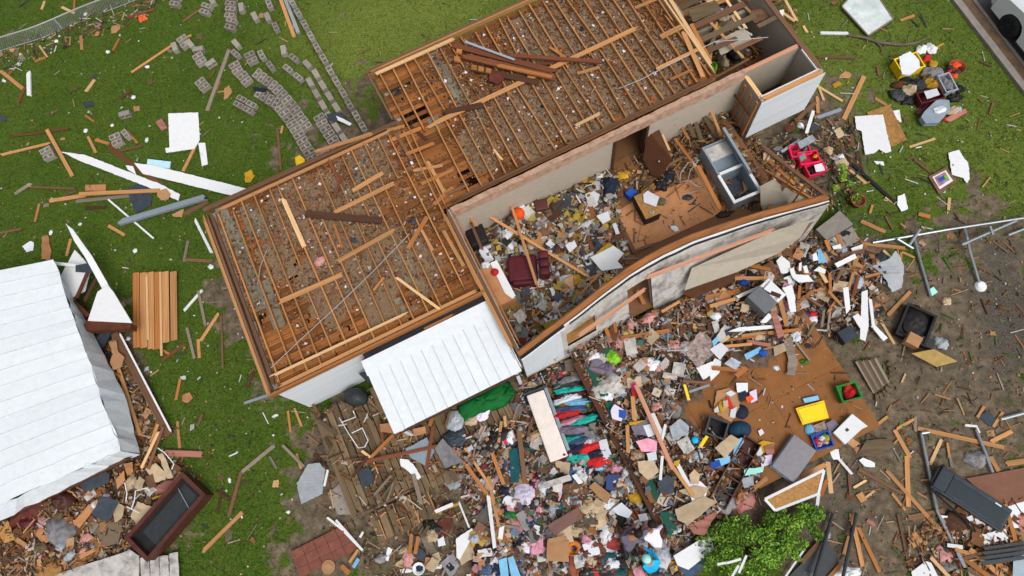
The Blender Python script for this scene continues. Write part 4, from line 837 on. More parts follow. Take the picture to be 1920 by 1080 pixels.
S([(62, 1092), (150, 1062), (232, 1036), (244, 1030), (262, 1042), (261, 1092)], 'dirty_white', z=.2, th=.04, label='white painted wall panel lying along the bottom left edge', cat='panel', torn=.006)
for i in range(4):
    x = 264+i*18; S([(x, 1046-(8 if i == 3 else i*1.5)), (x+16, 1044-(9 if i == 3 else i*1.5)), (x+19, 1095), (x+2, 1095)], 'dirty_white', z=.15+.01*i, th=.03, label='peeling white wall board right of the bottom left wall panel, %s from left' % ['first', 'second', 'third', 'fourth'][i], cat='board', group='peeling white wall boards', name='wall_board', torn=.008)
mb = MB()
for pts in ([(296, 840, .4), (308, 848, .42), (320, 862, .4), (326, 870, .4), (322, 880, .38)], [(262, 918, .38), (275, 915, .4), (281, 921, .38)]): mb.tube([g(*p)-g(290, 880, 0) for p in pts], .018, 6)
tag(mb.obj('white_pipe', 'white_sheet', None, g(290, 880, 0)), 'bent thin white pipe lying over tan cardboard by the shed', 'pipe')
mb = MB()
for pts in ([(236, 940, .4), (238, 925, .42), (234, 905, .4)], [(246, 955, .38), (252, 938, .42), (254, 920, .4), (262, 918, .4)], [(238, 950, .38), (262, 962, .36)]): mb.tube([g(*p)-g(245, 935, 0) for p in pts], .018, 6)
tag(mb.obj('white_chair_frame', 'white_sheet', None, g(245, 935, 0)), 'white tubular chair frame in the shed wreckage', 'frame')
# ================================================================== loose boards on the attics
AT = CZ+.14
for a in [(622, 401, 742, 342, 10, 'pine'), (661, 358, 718, 324, 10, 'pine'), (630, 492, 742, 430, 10, 'pine'), (764, 467, 802, 405, 10, 'orange pine'), (520, 568, 645, 513, 11, 'pine'), (530, 370, 572, 466, 10, 'pale pine'), (740, 518, 826, 581, 6, 'pale pine'), (626, 420, 642, 465, 6, 'orange pine'), (616, 300, 640, 345, 6, 'red brown'), (700, 545, 720, 520, 5, 'orange pine'),
          (590, 285, 700, 250, 9, 'pine'), (830, 430, 870, 500, 8, 'pine'), (790, 430, 812, 470, 6, 'pine'), (640, 330, 628, 372, 6, 'red brown')]: B(*a, on=AT, group='loose boards on the left attic')
for a in [(735, 262, 790, 240, 9, 'orange pine'), (742, 250, 772, 300, 8, 'brown'), (760, 290, 815, 268, 8, 'orange pine'), (775, 320, 830, 310, 7, 'pine'), (790, 345, 850, 318, 8, 'orange pine'), (800, 300, 835, 365, 8, 'pine'), (745, 300, 770, 330, 6, 'red brown'), (812, 385, 850, 350, 9, 'orange pine'), (770, 236, 800, 262, 7, 'dark brown'), (725, 245, 760, 236, 8, 'pine'), (835, 365, 880, 345, 7, 'brown'), (700, 262, 735, 250, 7, 'brown')]: B(*a, on=CZ+.06, z=.02*(a[1] % 4), group='splintered boards where the two attics meet')
B(573, 401, 716, 414, 15, 'dark brown', on=AT+.02, th=.06, label='thick dark brown timber lying across the left attic', cat='timber', name='timber')
for a in [(1238, 70, 1286, 46, 12, 'pine'), (1252, -8, 1332, 120, 8, 'pale pine'), (1078, 236, 1126, 212, 7, 'pale pine'), (1280, 58, 1320, 148, 10, 'pine'), (1082, 138, 1124, 126, 7, 'pine'), (925, 280, 942, 300, 5, 'pale pine'), (960, 130, 1062, 112, 8, 'red brown'), (1230, 130, 1310, 92, 8, 'pine'), (1030, 88, 1075, 118, 6, 'orange pine'), (1255, 150, 1300, 130, 6, 'orange pine'), (1190, 15, 1250, -10, 7, 'pine')]: B(*a, on=AT, group='loose boards on the back attic')
B(830, 212, 908, 196, 13, 'dark brown', on=AT+.01, th=.06, label='short dark timber under the long strongback plank on the back attic', cat='timber', name='timber')
RG = 'collapsed dark red rafters'
for i, (x0, y0, x1, y1, wd, m, z, lb) in enumerate([(846, 84, 1045, 136, 13, 'red brown', .05, 'topmost long red brown rafter of the collapsed heap, upper edge'), (866, 104, 1048, 148, 14, 'red brown', .10, 'middle red brown rafter of the collapsed heap'), (885, 128, 1012, 156, 13, 'dark brown', .02, 'lowest dark rafter of the collapsed heap'), (930, 122, 1040, 146, 8, 'orange pine', .17, 'orange edged rafter lying on top of the collapsed heap'), (955, 104, 1128, 116, 9, 'red brown', .12, 'thin rafter jutting right out of the collapsed heap')]):
    B(x0, y0, x1, y1, wd, m, on=AT, z=z, th=.06, label=lb, cat='rafter', group=RG, name='fallen_rafter')
for x, y in ((890, 128), (903, 131), (917, 134), (858, 112), (862, 98)): S([(x-5, y-4), (x+5, y-2), (x+4, y+6), (x-6, y+4)], 'orange pine', on=AT, z=.05, th=.08, phrase='small pine block', cat='block', name='wood_block')
S([(918, 142), (938, 140), (946, 150), (932, 160), (918, 154)], 'oxblood', on=AT, z=.03, th=.08, phrase='dark red offcut'); B(872, 78, 965, 112, 5, 'steel', on=AT, z=.2, noun='flashing strip', label='bent grey flashing strip above the collapsed rafters', cat='strip', th=.02)
C(600, 490, 12, 14, 30, 'insulation_pink', .14, on=CZ+.02, label='pale pink ball of insulation on the left attic', cat='insulation', name='insulation_clump'); C(777, 415, 8, 9, 0, 'slate', .08, on=CZ+.02, phrase='dark felt scrap'); C(663, 450, 10, 8, 30, 'slate', .08, on=CZ, phrase='dark felt scrap'); C(1090, 54, 5, 6, 0, 'navy', .05, on=CZ+.02, phrase='dark felt scrap'); C(1018, 200, 6, 5, 0, 'navy', .05, on=CZ+.02, phrase='dark felt scrap')
C(800, 365, 10, 14, 20, 'sky_blue', .2, on=1.9, phrase='blue cloth in the attic hole'); S([(1075, 262), (1100, 252), (1106, 240), (1090, 244)], 'ochre', on=2.6, phrase='yellow insulation batt', torn=.02); S([(1090, 248), (1110, 242), (1112, 236), (1096, 238)], 'sky_blue', on=2.64, phrase='blue board scrap')
def cable(name, pts, r, m, label, cat='cable'):
    o_ = g(*pts[0]); o = MB().tube([g(*p)-o_ for p in pts], r, 5).obj(name, m, None, o_); return tag(o, label, cat)
cable('cable', [(508, 690, AT+.05), (560, 640, AT+.03), (632, 574, AT+.03), (700, 508, AT+.06), (768, 438, AT+.04)], .012, 'wire', 'thin grey cable running diagonally over the left attic'); cable('cable', [(1160, 166, AT), (1200, 150, AT+.03), (1250, 124, AT+.05), (1340, 78, AT+.02), (1440, 70, AT-.1)], .012, 'wire', 'thin grey cable over the right end of the back attic'); cable('cable', [(483, 535, AT-.05), (488, 500, AT), (500, 470, AT)], .01, 'wire', 'short wire at the left edge of the left attic')
# ================================================================== roofless right end of the back wing
for a in [(1270, 30, 1375, -8, 16, 'pine'), (1290, 58, 1360, 30, 14, 'brown'), (1300, 82, 1370, 58, 12, 'brown'), (1325, 5, 1385, -18, 10, 'pale pine'), (1380, -5, 1408, 24, 6, 'pale pine'), (1408, 24, 1432, 12, 7, 'pale pine'), (1372, 30, 1400, 72, 5, 'pale pine'), (1375, 45, 1410, 66, 4, 'white'), (1345, 92, 1400, 70, 10, 'weathered'), (1350, 60, 1372, 40, 8, 'grey')]: B(*a, on=1.6, group='boards fallen in the roofless end')
S([(1318, 28), (1345, 12), (1358, 18), (1330, 36)], 'silver', on=1.7, phrase='pale grey sheet'); S([(1340, 70), (1375, 55), (1390, 80), (1350, 100)], 'weathered', on=1.2, phrase='weathered board panel'); C(1408, 5, 16, 14, 0, 'charcoal', .4, on=1.3, phrase='dark bag', cat='bag', name='bag'); C(1385, 100, 16, 14, 20, 'charcoal', .35, on=1.0, phrase='dark bag', cat='bag', name='bag'); C(1390, 88, 8, 7, 0, 'silver', .25, on=1.5, phrase='grey cloth'); C(1356, 34, 12, 10, 10, 'tan', .2, on=1.75, phrase='pale plaster lump', cat='plaster', name='plaster_lump'); C(1345, 55, 10, 8, 10, 'ochre', .15, on=1.5, phrase='yellow insulation')
cable('hose', [(1352, 64, 1.7), (1356, 56, 1.75), (1366, 52, 1.75), (1374, 58, 1.7)], .03, 'ochre', 'yellow curled hose in the roofless end room', 'hose'); S([(1440, 70), (1462, 52), (1470, 75), (1455, 92)], 'tan', on=1.3, phrase='curled tan sheet', torn=.02); C(1450, 82, 10, 16, 30, 'white_sheet', .2, on=1.0, phrase='crumpled white sheet'); S([(1425, 20), (1440, 15), (1446, 45), (1430, 50)], 'drywall_grey', on=1.6, phrase='drywall piece', torn=.01)
for a in [(1275, 62, 1400, 5, 15, 'brown'), (1285, 88, 1420, 28, 13, 'weathered'), (1300, 108, 1385, 70, 12, 'brown'), (1265, 20, 1350, -20, 12, 'weathered'), (1330, 40, 1395, 110, 6, 'pine'), (1296, 45, 1330, 110, 8, 'orange pine'), (1355, -10, 1400, 55, 6, 'pale pine'), (1400, 0, 1450, -20, 9, 'brown'), (1420, 50, 1460, 30, 10, 'weathered'), (1375, 95, 1430, 70, 11, 'brown'), (1310, 130, 1340, 70, 8, 'weathered')]: B(*a, on=2.35, z=.02*(a[0] % 5), group='boards over the roofless end')
S([(1340, 78), (1395, 52), (1410, 75), (1352, 104)], 'drywall_grey', on=2.15, torn=.02, phrase='torn ceiling sheet'); S([(1290, 20), (1340, 0), (1352, 20), (1300, 42)], 'weathered', on=2.2, torn=.03, phrase='torn ceiling sheet'); S([(1405, 25), (1445, 8), (1452, 28), (1415, 44)], 'brown', on=2.1, torn=.03, phrase='torn ceiling sheet')
B(1462, 20, 1490, 40, 6, 'pale pine', on=1.9); S([(1462, 20), (1470, 18), (1468, 32), (1463, 32)], 'white_sheet', on=2.2, phrase='white trim scrap'); B(1472, 0, 1494, 40, 6, 'pale pine', on=1.0); C(1355, 115, 8, 18, -30, 'tan', .3, on=1.2, phrase='pale cloth strip'); C(1340, 125, 6, 12, 0, 'lime', .2, on=1.0, phrase='green plastic')
B(1345, 40, 1330, 120, 5, 'pale pine', on=1.8); B(1405, 110, 1330, 152, 5, 'brown', on=2.3)
# ================================================================== open room
F0 = .5
rec = empty('recliner', g(985, 512, F0), wang(985, 512, -5), 'maroon upholstered recliner with square seat in the open room', 'recliner')
def pad(name, x0, x1, y0, y1, z0, z1, m, parent, bev=.05):
    bm = bmesh.new(); bmesh.ops.create_cube(bm, size=1)
    for v in bm.verts: v.co = Vector(((x0+x1)/2+v.co.x*(x1-x0), (y0+y1)/2+v.co.y*(y1-y0), (z0+z1)/2+v.co.z*(z1-z0)))
    bmesh.ops.bevel(bm, geom=bm.edges[:], offset=min(bev, .45*min(x1-x0, y1-y0, z1-z0)), segments=3, affect='EDGES', profile=.6)
    me = bpy.data.meshes.new(name); bm.to_mesh(me); bm.free(); me.materials.append(MT(m)); me.polygons.foreach_set('use_smooth', [True]*len(me.polygons)); return ob(name, me, parent)
pad('seat', -.52, .40, -.42, .42, .16, .52, 'maroon', rec, .08); pad('base', -.48, .36, -.38, .38, .02, .16, 'dark', rec, .02)
for i in range(3): pad('backrest_cushion', .46, .78, -.40+.27*i, -.14+.27*i, .3, .86, 'maroon', rec, .09)
pad('armrest', -.40, .34, -.56, -.43, .1, .6, 'maroon', rec, .05)
def carton(name, px, py, ln, wd, h, deg, m, label, cat, z=None, group=None, lidm=None, bev=.01, phrase=None):
    zb_ = gg(px, py).z if z is None else z; p = g(px, py, zb_+h*.7); p.z = zb_; r_ = empty(name, p, wang(px, py, deg)); pad('body', -ln/2, ln/2, -wd/2, wd/2, 0, h, m, r_, bev)
    if lidm: pad('top', -ln/2-.01, ln/2+.01, -wd/2-.01, wd/2+.01, h+.001, h+.025, lidm, r_, .006)
    if label: tag(r_, label, cat, group)
    else: auto(r_, phrase, px, py, cat, group)
    return r_
ct = carton('counter', 933, 536, 1.35, .62, .7, 62, 'plywood', 'narrow counter with a torn white top along the left room wall', 'counter', F0)
MB().prism([(-.7, .12), (.4, .08), (.66, .2), (.62, .33), (-.68, .34)], .705, .73).obj('white_top', 'white_sheet', ct)
C(928, 510, 7, 7, 0, 'red', .14, on=1.25, label='round red pot on the white topped counter', cat='pot', name='pot', folds=.1); C(965, 562, 18, 9, 20, 'ochre', .15, phrase='yellow insulation'); C(910, 497, 8, 8, 0, 'paper', .2, on=1.2, phrase='white crumpled paper')
lan = MB().lathe([(.0, .34), (.1, .335), (.19, .26), (.22, .17), (.19, .07), (.1, .01), (0, 0)], 18); tag(lan.obj('paper_lantern', 'orange', None, g(972, 405, F0+.25), 0, True), 'round orange red paper lantern near the back wall', 'lantern')
carton('brown_box', 1015, 386, .42, .36, .4, -10, 'leather_brown', 'small square brown box by the back wall', 'box', F0, bev=.03); carton('black_sofa', 893, 440, .8, .6, .5, 68, 'dark', 'burnt looking black sofa end in the far left room corner', 'sofa', F0, bev=.08)
nb = C(1143, 352, 19, 22, 10, 'navy', .45, label='big navy blue bag by the back wall of the open room', cat='bag', name='bag', on=F0); carton('blue_crate', 1183, 363, .3, .26, .3, -40, 'blue', 'small bright blue crate beside the brown chest', 'crate', F0, bev=.02)
ch = carton('chest_of_drawers', 1213, 388, .85, .52, .55, 62, 'dark', 'dark chest with brown top and a white paper on it', 'chest', F0, lidm='osb'); S([(1206, 365), (1214, 358), (1236, 370), (1230, 388), (1207, 380)], 'paper', on=F0+.6, th=.02, label='white printed paper on the brown chest', cat='paper', name='paper'); C(1222, 398, 6, 5, 0, 'tan', .12, on=F0+.57, phrase='tan shoe', cat='shoe', name='shoe')
dr = S([(1205, 300), (1214, 246), (1233, 238), (1260, 300), (1236, 334), (1222, 330)], plain('door_brown', (96, 58, 34), var=.15), on=1.2, th=.05, zs=[-.3, .35, .4, .1, -.6, -.6], label='dark brown door tilted in the doorway of the open room', cat='door', name='interior_door'); MB().lathe([(.0, .09), (.035, .08), (.035, .05), (0, .04)], 10, Matrix.Translation((.1, -.25, -.1))).obj('door_knob', 'metal', dr)
# plywood patch
S([(1152, 398), (1200, 372), (1338, 322), (1352, 400), (1240, 452), (1185, 470), (1168, 445)], 'plywood', on=F0, z=.03, th=.018, label='bare light brown plywood floor patch in the open room', cat='plywood'); B(1152, 398, 1192, 478, 9, 'brown', on=F0, z=.05); B(1190, 470, 1225, 458, 6, 'brown', on=F0, z=.05)
# refrigerator on its back, door open
_fp = g(1370, 322, 1.15); fr = empty('refrigerator', (_fp.x, _fp.y, F0), wang(1370, 322, 59), 'grey refrigerator lying on its back with open door and cavity', 'refrigerator')
fr.scale = (1.1, 1.12, 1.1)
for q in ((-1.0, .92, -.40, -.35), (-1.0, .92, .35, .40)): MB().box(*q, .05, .68).obj('case_side', 'steel_paint', fr)
for q in ((.87, .92), (-.02, .03), (-1.0, -.95)): MB().box(q[0], q[1], -.349, .349, .05, .679).obj('case_end', 'steel_paint', fr)
MB().box(-.95, .87, -.35, .35, .05, .12).obj('back_panel', 'slate', fr); MB().box(-.94, -.5, -.34, .34, .5, .62).obj('freezer_liner', 'dirty_white', fr); MB().box(-.5, -.03, -.34, .34, .4, .52).obj('liner', 'steel_paint', fr)
for q in ((.0, .96, -.44, -.36), (.0, .96, .36, .44)): MB().box(*q, .681, .72).obj('white_rim', 'white_sheet', fr)
for q in ((.88, .96), (-.06, .02)): MB().box(q[0], q[1], -.36, .36, .682, .721).obj('white_rim', 'white_sheet', fr)
S([(1392, 340), (1405, 332), (1415, 350), (1395, 358)], 'cardboard', on=F0+.15, z=.02, phrase='cardboard flap in the refrigerator', torn=.01)
beam('open_door', (-1.15, .38, .78), (.35, .38, .78), .07, .62, 'steel', fr, var=0, roll=.35)
S([(1425, 350), (1448, 338), (1506, 372), (1432, 398), (1426, 385)], 'drywall_grey', on=1.1, th=.03, zs=[.5, .6, .1, -.3, 0], label='beige drywall piece behind the open refrigerator', cat='drywall'); S([(1448, 378), (1478, 362), (1484, 370), (1452, 388)], 'silver', on=1.0, phrase='pale grey sheet'); B(1440, 392, 1458, 368, 6, 'orange pine', on=1.1)
# loose boards and panels in the room
for a in [(905, 398, 1108, 522, 6, 'pine', .6), (957, 378, 1007, 536, 6, 'pine', .75), (1010, 420, 1078, 381, 7, 'brown', .2), (1075, 383, 1190, 328, 7, 'brown', .1), (1042, 455, 1085, 424, 11, 'grey', .25), (1008, 536, 1010, 538, 5, 'pine', .3), (1012, 520, 1060, 542, 5, 'brown', .3), (1055, 545, 1130, 512, 5, 'pine', .3), (1090, 550, 1122, 515, 4, 'pine', .35), (1030, 592, 1100, 535, 5, 'brown', .3), (1035, 565, 1000, 595, 5, 'orange pine', .3), (1040, 570, 1060, 610, 4, 'pale pine', .3), (1010, 600, 1045, 575, 6, 'brown', .2), (1245, 315, 1302, 282, 6, 'brown', .3), (1265, 260, 1310, 320, 6, 'orange pine', .5), (1240, 248, 1255, 282, 5, 'pale pine', .6), (1300, 218, 1315, 262, 9, 'weathered', .4), (1288, 226, 1302, 258, 9, 'weathered', .5), (1270, 225, 1292, 262, 6, 'orange pine', .5),
          (1312, 205, 1345, 258, 9, 'weathered', .5), (1308, 310, 1352, 395, 9, 'orange pine', .7), (1300, 304, 1342, 392, 7, 'pale pine', .5), (1330, 200, 1350, 250, 6, 'pine', .6), (1255, 205, 1266, 235, 5, 'orange pine', .9), (1185, 340, 1250, 300, 5, 'brown', .1), (1378, 360, 1398, 325, 5, 'oxblood_wood', .9) if False else (1440, 340, 1455, 308, 6, 'brown', .9), (1425, 270, 1500, 330, 8, 'brown', 1.3), (1440, 300, 1490, 345, 7, 'orange pine', .9), (1010, 470, 1028, 540, 5, 'brown', .2), (880, 410, 905, 470, 6, 'brown', .9), (872, 392, 895, 425, 6, 'pine', 1.2), (925, 470, 935, 500, 5, 'grey', .2), (1060, 480, 1075, 500, 6, 'pale pine', .2), (1100, 440, 1112, 470, 8, 'red brown', .15), (990, 470, 1010, 445, 5, 'brown', .2)]:
    B(*a[:6], on=F0, z=a[6], group='boards strewn in the open room')
S([(1107, 483), (1150, 461), (1170, 475), (1158, 490), (1168, 502), (1128, 508)], 'white_sheet', on=F0+.35, label='clean white panel with notched corner in the open room', cat='panel'); S([(1104, 488), (1140, 455), (1152, 460), (1112, 488)], 'ochre', on=F0+.28, phrase='yellow insulation batt', torn=.02); S([(1090, 500), (1118, 495), (1125, 512), (1098, 520)], 'slate', on=F0+.2, phrase='dark board'); S([(1070, 502), (1090, 498), (1098, 512), (1078, 514)], 'steel', on=F0+.2, phrase='grey board')
S([(1060, 460), (1076, 448), (1082, 462), (1068, 474)], 'paper', on=F0+.25, phrase='white paper'); S([(1118, 405), (1140, 396), (1145, 412), (1130, 420)], 'paper', on=F0+.25, phrase='white paper'); S([(1100, 375), (1112, 358), (1125, 365), (1120, 380)], 'paper', on=F0+.2, phrase='white paper'); S([(1148, 420), (1155, 418), (1162, 438), (1155, 440)], 'paper', on=F0+.2, phrase='white paper strip'); S([(1040, 590), (1075, 560), (1085, 580), (1050, 610)], 'dirty_white', on=F0+.2, phrase='white stained board'); S([(1018, 595), (1040, 580), (1048, 600), (1028, 612)], 'paper', on=F0+.25, phrase='white paper')
for x, y, a, b, an, m, ph in [(1030, 500, 10, 17, 0, 'maroon', 'maroon cushion'), (1035, 524, 14, 9, 30, 'leather_brown', 'brown cushion'), (1062, 520, 16, 10, 10, 'lilac', 'pale blue clothes'), (1075, 545, 14, 12, 40, 'denim', 'blue clothes'), (1095, 555, 8, 10, 0, 'blue', 'blue clothes'), (1060, 555, 10, 8, 0, 'lilac', 'pale clothes'), (1105, 340, 16, 10, 20, 'ochre', 'yellow insulation'), (1170, 330, 20, 12, 0, 'ochre', 'yellow insulation'), (1240, 378, 10, 8, 0, 'weathered', 'green brown cloth'), (955, 455, 14, 10, 20, 'ochre', 'yellow insulation'), (1000, 465, 16, 9, -20, 'ochre', 'yellow insulation'), (1060, 470, 14, 8, 10, 'ochre', 'yellow insulation'), (945, 395, 10, 9, 0, 'grey_cloth', 'grey cloth'), (920, 490, 12, 8, 20, 'slate', 'dark cloth'), (1000, 410, 14, 6, -30, 'tan', 'tan shoe'), (985, 425, 14, 8, 10, 'dark', 'dark cloth'), (1255, 330, 12, 18, 30, 'navy', 'dark blue cloth'), (1240, 345, 14, 14, 0, 'dark', 'dark cloth'), (1290, 370, 10, 6, 0, 'charcoal', 'dark cloth'), (1265, 428, 8, 5, 30, 'paper', 'crumpled paper'), (1060, 500, 10, 8, 0, 'grey_cloth', 'grey cloth'), (1360, 400, 16, 6, -15, 'dark', 'dark cable coil'), (1480, 240, 10, 8, 0, 'rust', 'rust coloured cloth')]:
    C(x, y, a, b, an, m, phrase=ph, on=F0+.08, group='soft things strewn in the open room', cat=ph.split()[-1], name=ph.split()[-1] if ph.split()[-1] not in ('clothes',) else 'clothes_bundle')
cable('cable_loop', [(1312, 300, 1.6), (1290, 305, 1.4), (1276, 325, 1.3), (1275, 342, 1.2), (1290, 338, 1.2), (1294, 320, 1.4), (1310, 300, 1.6)], .014, 'wire', 'looped pale cable hanging in front of the doorway'); cable('cable_tail', [(1292, 338, 1.2), (1305, 348, 1.0), (1318, 352, .9), (1328, 344, 1.0)], .012, 'wire', 'pale cable tail left of the open refrigerator'); cable('electric_cord', [(1250, 370, .6), (1265, 358, .65), (1280, 345, .8), (1288, 338, 1.1)], .012, 'brown', 'brown cord lying on the plywood patch')
# front wall debris: salmon studs and leaning drywall
B(1083, 631, 1213, 540, 8, 'salmon', on=1.95, z=.0, th=.06, label='salmon stud leaning along the bowed wall, lower of two', cat='stud', name='loose_stud'); B(1208, 522, 1456, 429, 8, 'salmon', on=2.25, z=0, z1=.25, th=.06, label='long salmon stud along the bowed wall, upper of two', cat='stud', name='loose_stud')
S([(1283, 545), (1297, 503), (1455, 432), (1520, 413), (1500, 446), (1462, 474), (1380, 511)], 'drywall_grey', on=1.6, th=.03, zs=[-.45, .1, .75, .95, .4, -.1, -.3], label='large beige drywall panel leaning outside the bowed wall', cat='drywall'); S([(1280, 552), (1285, 545), (1380, 511), (1375, 528), (1300, 560)], 'door_brown', on=.7, th=.04, phrase='brown panel'); B(1456, 432, 1462, 480, 9, 'orange pine', on=1.7, z1=-.5); B(1480, 470, 1525, 412, 6, 'brown', on=1.5)
# ================================================================== right lawn
mp_ = S([(1578, 12), (1600, -12), (1650, -1), (1675, 36), (1628, 67)], plain('marble_print', (206, 212, 212), var=.2, scale=(2, 2, 2), dirt=.5, dcol=L(150, 190, 180), dscale=1.3), z=.05, th=.04, label='large framed pale marbled picture at the top of the right lawn', cat='picture', name='framed_picture')
pl = [(1578, 12), (1600, -12), (1650, -1), (1675, 36), (1628, 67)]
for (a, b) in zip(pl, pl[1:]+pl[:1]): beam('frame', g(*a, .10)-mp_.location, g(*b, .10)-mp_.location, .05, .03, 'grey', mp_)
br = MB(); bp = [g(1590, 66, .05), g(1620, 70, .08), g(1650, 80, .05), g(1690, 84, .06), g(1715, 81, .07), g(1744, 69, .1)]; c0 = g(1640, 78, 0); br.tube([p-c0 for p in bp], [.04, .045, .05, .045, .04, .02], 6); br.tube([g(1703, 83, .06)-c0, g(1702, 70, .12)-c0], [.03, .015], 5); br.tube([g(1645, 80, .06)-c0, g(1655, 92, .05)-c0, g(1652, 100, .05)-c0], [.03, .02, .015], 5)
tag(br.obj('fallen_branch', 'bark', None, c0), 'crooked grey branch lying on the right lawn', 'branch'); B(1536, 62, 1592, 63, 7, 'white', th=.05)
for a in [(1530, 107, 1606, 108, 7, 'brown'), (1582, 224, 1620, 143, 10, 'pine'), (1640, 184, 1663, 198, 7, 'pine'), (1687, 39, 1715, 29, 6, 'pine'), (1705, 276, 1753, 260, 5, 'pale pine'), (1712, 297, 1746, 324, 6, 'brown'), (1722, 401, 1744, 407, 9, 'orange pine'), (1780, 371, 1778, 394, 6, 'pale pine'), (1613, 414, 1662, 436, 9, 'pine'), (1592, 318, 1625, 345, 6, 'pale pine'), (1606, 275, 1618, 330, 7, 'dark brown'), (1660, 405, 1674, 430, 5, 'brown'), (1631, 400, 1636, 384, 5, 'pine'), (1660, 370, 1678, 382, 5, 'pale pine'), (1506, 48, 1514, 62, 6, 'pale pine'), (1645, 125, 1648, 143, 5, 'brown'), (1595, 222, 1598, 275, 8, 'brown'), (1530, 150, 1545, 190, 5, 'pale pine'), (1530, 160, 1580, 190, 5, 'pale pine'), (1532, 180, 1534, 220, 7, 'pine'), (1480, 240, 1530, 190, 9, 'brown'), (1700, 300, 1712, 296, 5, 'brown'), (1792, 400, 1800, 412, 5, 'brown'), (1555, 450, 1702, 466, 8, 'pine'), (1656, 470, 1680, 490, 5, 'pale pine'), (1690, 472, 1716, 484, 5, 'pine'), (1855, 215, 1862, 192, 4, 'brown'), (1560, 8, 1568, 2, 8, 'brown')]: B(*a)
B(1557, 272, 1600, 312, 9, 'dark brown'); B(1598, 308, 1678, 380, 7, 'black', th=.06, label='dark gutter pipe lying across the right lawn', cat='pipe', name='gutter_pipe')
B(1530, 222, 1578, 205, 8, 'steel', th=.06); B(1512, 250, 1525, 208, 7, 'white', z=.3); B(1465, 285, 1500, 262, 6, 'steel', z=.2)
S([(1625, 211), (1668, 196), (1700, 262), (1672, 276), (1650, 270)], 'osb', z=.02, label='tan particle board sheet partly under the torn white sheet'); S([(1602, 219), (1655, 215), (1671, 284), (1660, 287), (1648, 280), (1638, 288), (1622, 290), (1615, 246), (1606, 243)], 'white_sheet', z=.06, torn=.012, label='torn white sheet with bite marks lying on particle board'); S([(1674, 208), (1686, 206), (1690, 230), (1682, 228)], 'white_sheet', phrase='white trim scrap')
S([(1778, 287), (1798, 281), (1808, 298), (1815, 306), (1818, 336), (1813, 344), (1806, 334), (1785, 328)], 'white_sheet', z=.03, torn=.015, label='ragged white board right of the framed picture'); S([(1683, 368), (1696, 363), (1702, 392), (1690, 397), (1682, 384)], 'white_sheet', z=.03, torn=.012, label='small ragged white board left of the framed picture'); S([(1638, 302), (1656, 303), (1658, 311), (1643, 308)], 'white_sheet', phrase='small white scrap', torn=.01); S([(1574, 142), (1584, 134), (1596, 139), (1594, 146), (1573, 147)], 'cardboard', phrase='tan scrap', torn=.02); S([(1560, 158), (1572, 152), (1580, 158), (1565, 166)], 'ochre', phrase='yellow scrap', torn=.02)
fp = S([(1740, 332), (1773, 314), (1793, 341), (1760, 365)], 'brown', z=.03, th=.04, label='small framed colourful picture in a brown frame on the lawn', cat='picture', name='framed_picture'); c0 = fp.location
for nm, pl, m, zz in (('mat_board', [(1747, 333), (1772, 320), (1786, 340), (1761, 356)], 'paper', .05), ('print', [(1751, 334), (1771, 323), (1780, 338), (1760, 351)], mat('child_print', L(120, 110, 130), var=.8, scale=(9, 9, 9), dirt=.6, dcol=L(210, 110, 60), dscale=5), .055), ('print_figure', [(1757, 336), (1768, 330), (1771, 337), (1761, 343)], 'blue', .06), ('print_figure', [(1768, 332), (1774, 328), (1778, 336), (1771, 339)], 'lime', .06)):
    P = [g(x, y, zz) for x, y in pl]; MB().prism([(p.x-c0.x, p.y-c0.y) for p in P], zz+.035-c0.z, zz+.039-c0.z).obj(nm, m, fp)
# ---- heap of storage bins
def bin_(name, px, py, ln, wd, h, deg, m, label, fill=(), z=0.0, cat='storage bin', rim=.025, lidm=None):
    o = open_box(name, px, py, ln, wd, h, deg, m, None, .015, z, label, cat, 'storage bins on the right lawn', .02, rim=rim)
    return o
BGp = 'storage bins on the right lawn'
bin_('storage_bin', 1702, 122, .78, .58, .38, -18, 'yellow', 'yellow storage bin full of white papers on the right lawn'); S([(1684, 108), (1706, 98), (1722, 114), (1724, 128), (1706, 142), (1690, 140)], 'paper', on=.36, th=.05, label='stack of white papers in the yellow bin', cat='papers', name='paper_stack', torn=.015)
C(1697, 148, 12, 6, 0, 'navy', .12, label='dark wet cloth under the yellow bin', on=0); bin_('storage_bin', 1742, 182, .78, .4, .3, -14, 'maroon', 'crimson storage bin with papers in the middle of the heap'); S([(1732, 172), (1756, 166), (1762, 178), (1738, 186)], 'paper', on=.3, label='white booklet lying in the crimson bin', cat='booklet', name='booklet'); bin_('storage_bin', 1774, 158, .66, .38, .3, 62, 'silver', 'clear grey bin standing right in the bin heap'); C(1774, 158, 10, 18, -28, 'grey_cloth', .2, on=.15, label='grey things inside the clear bin', cat='clothes', name='clothes_bundle')
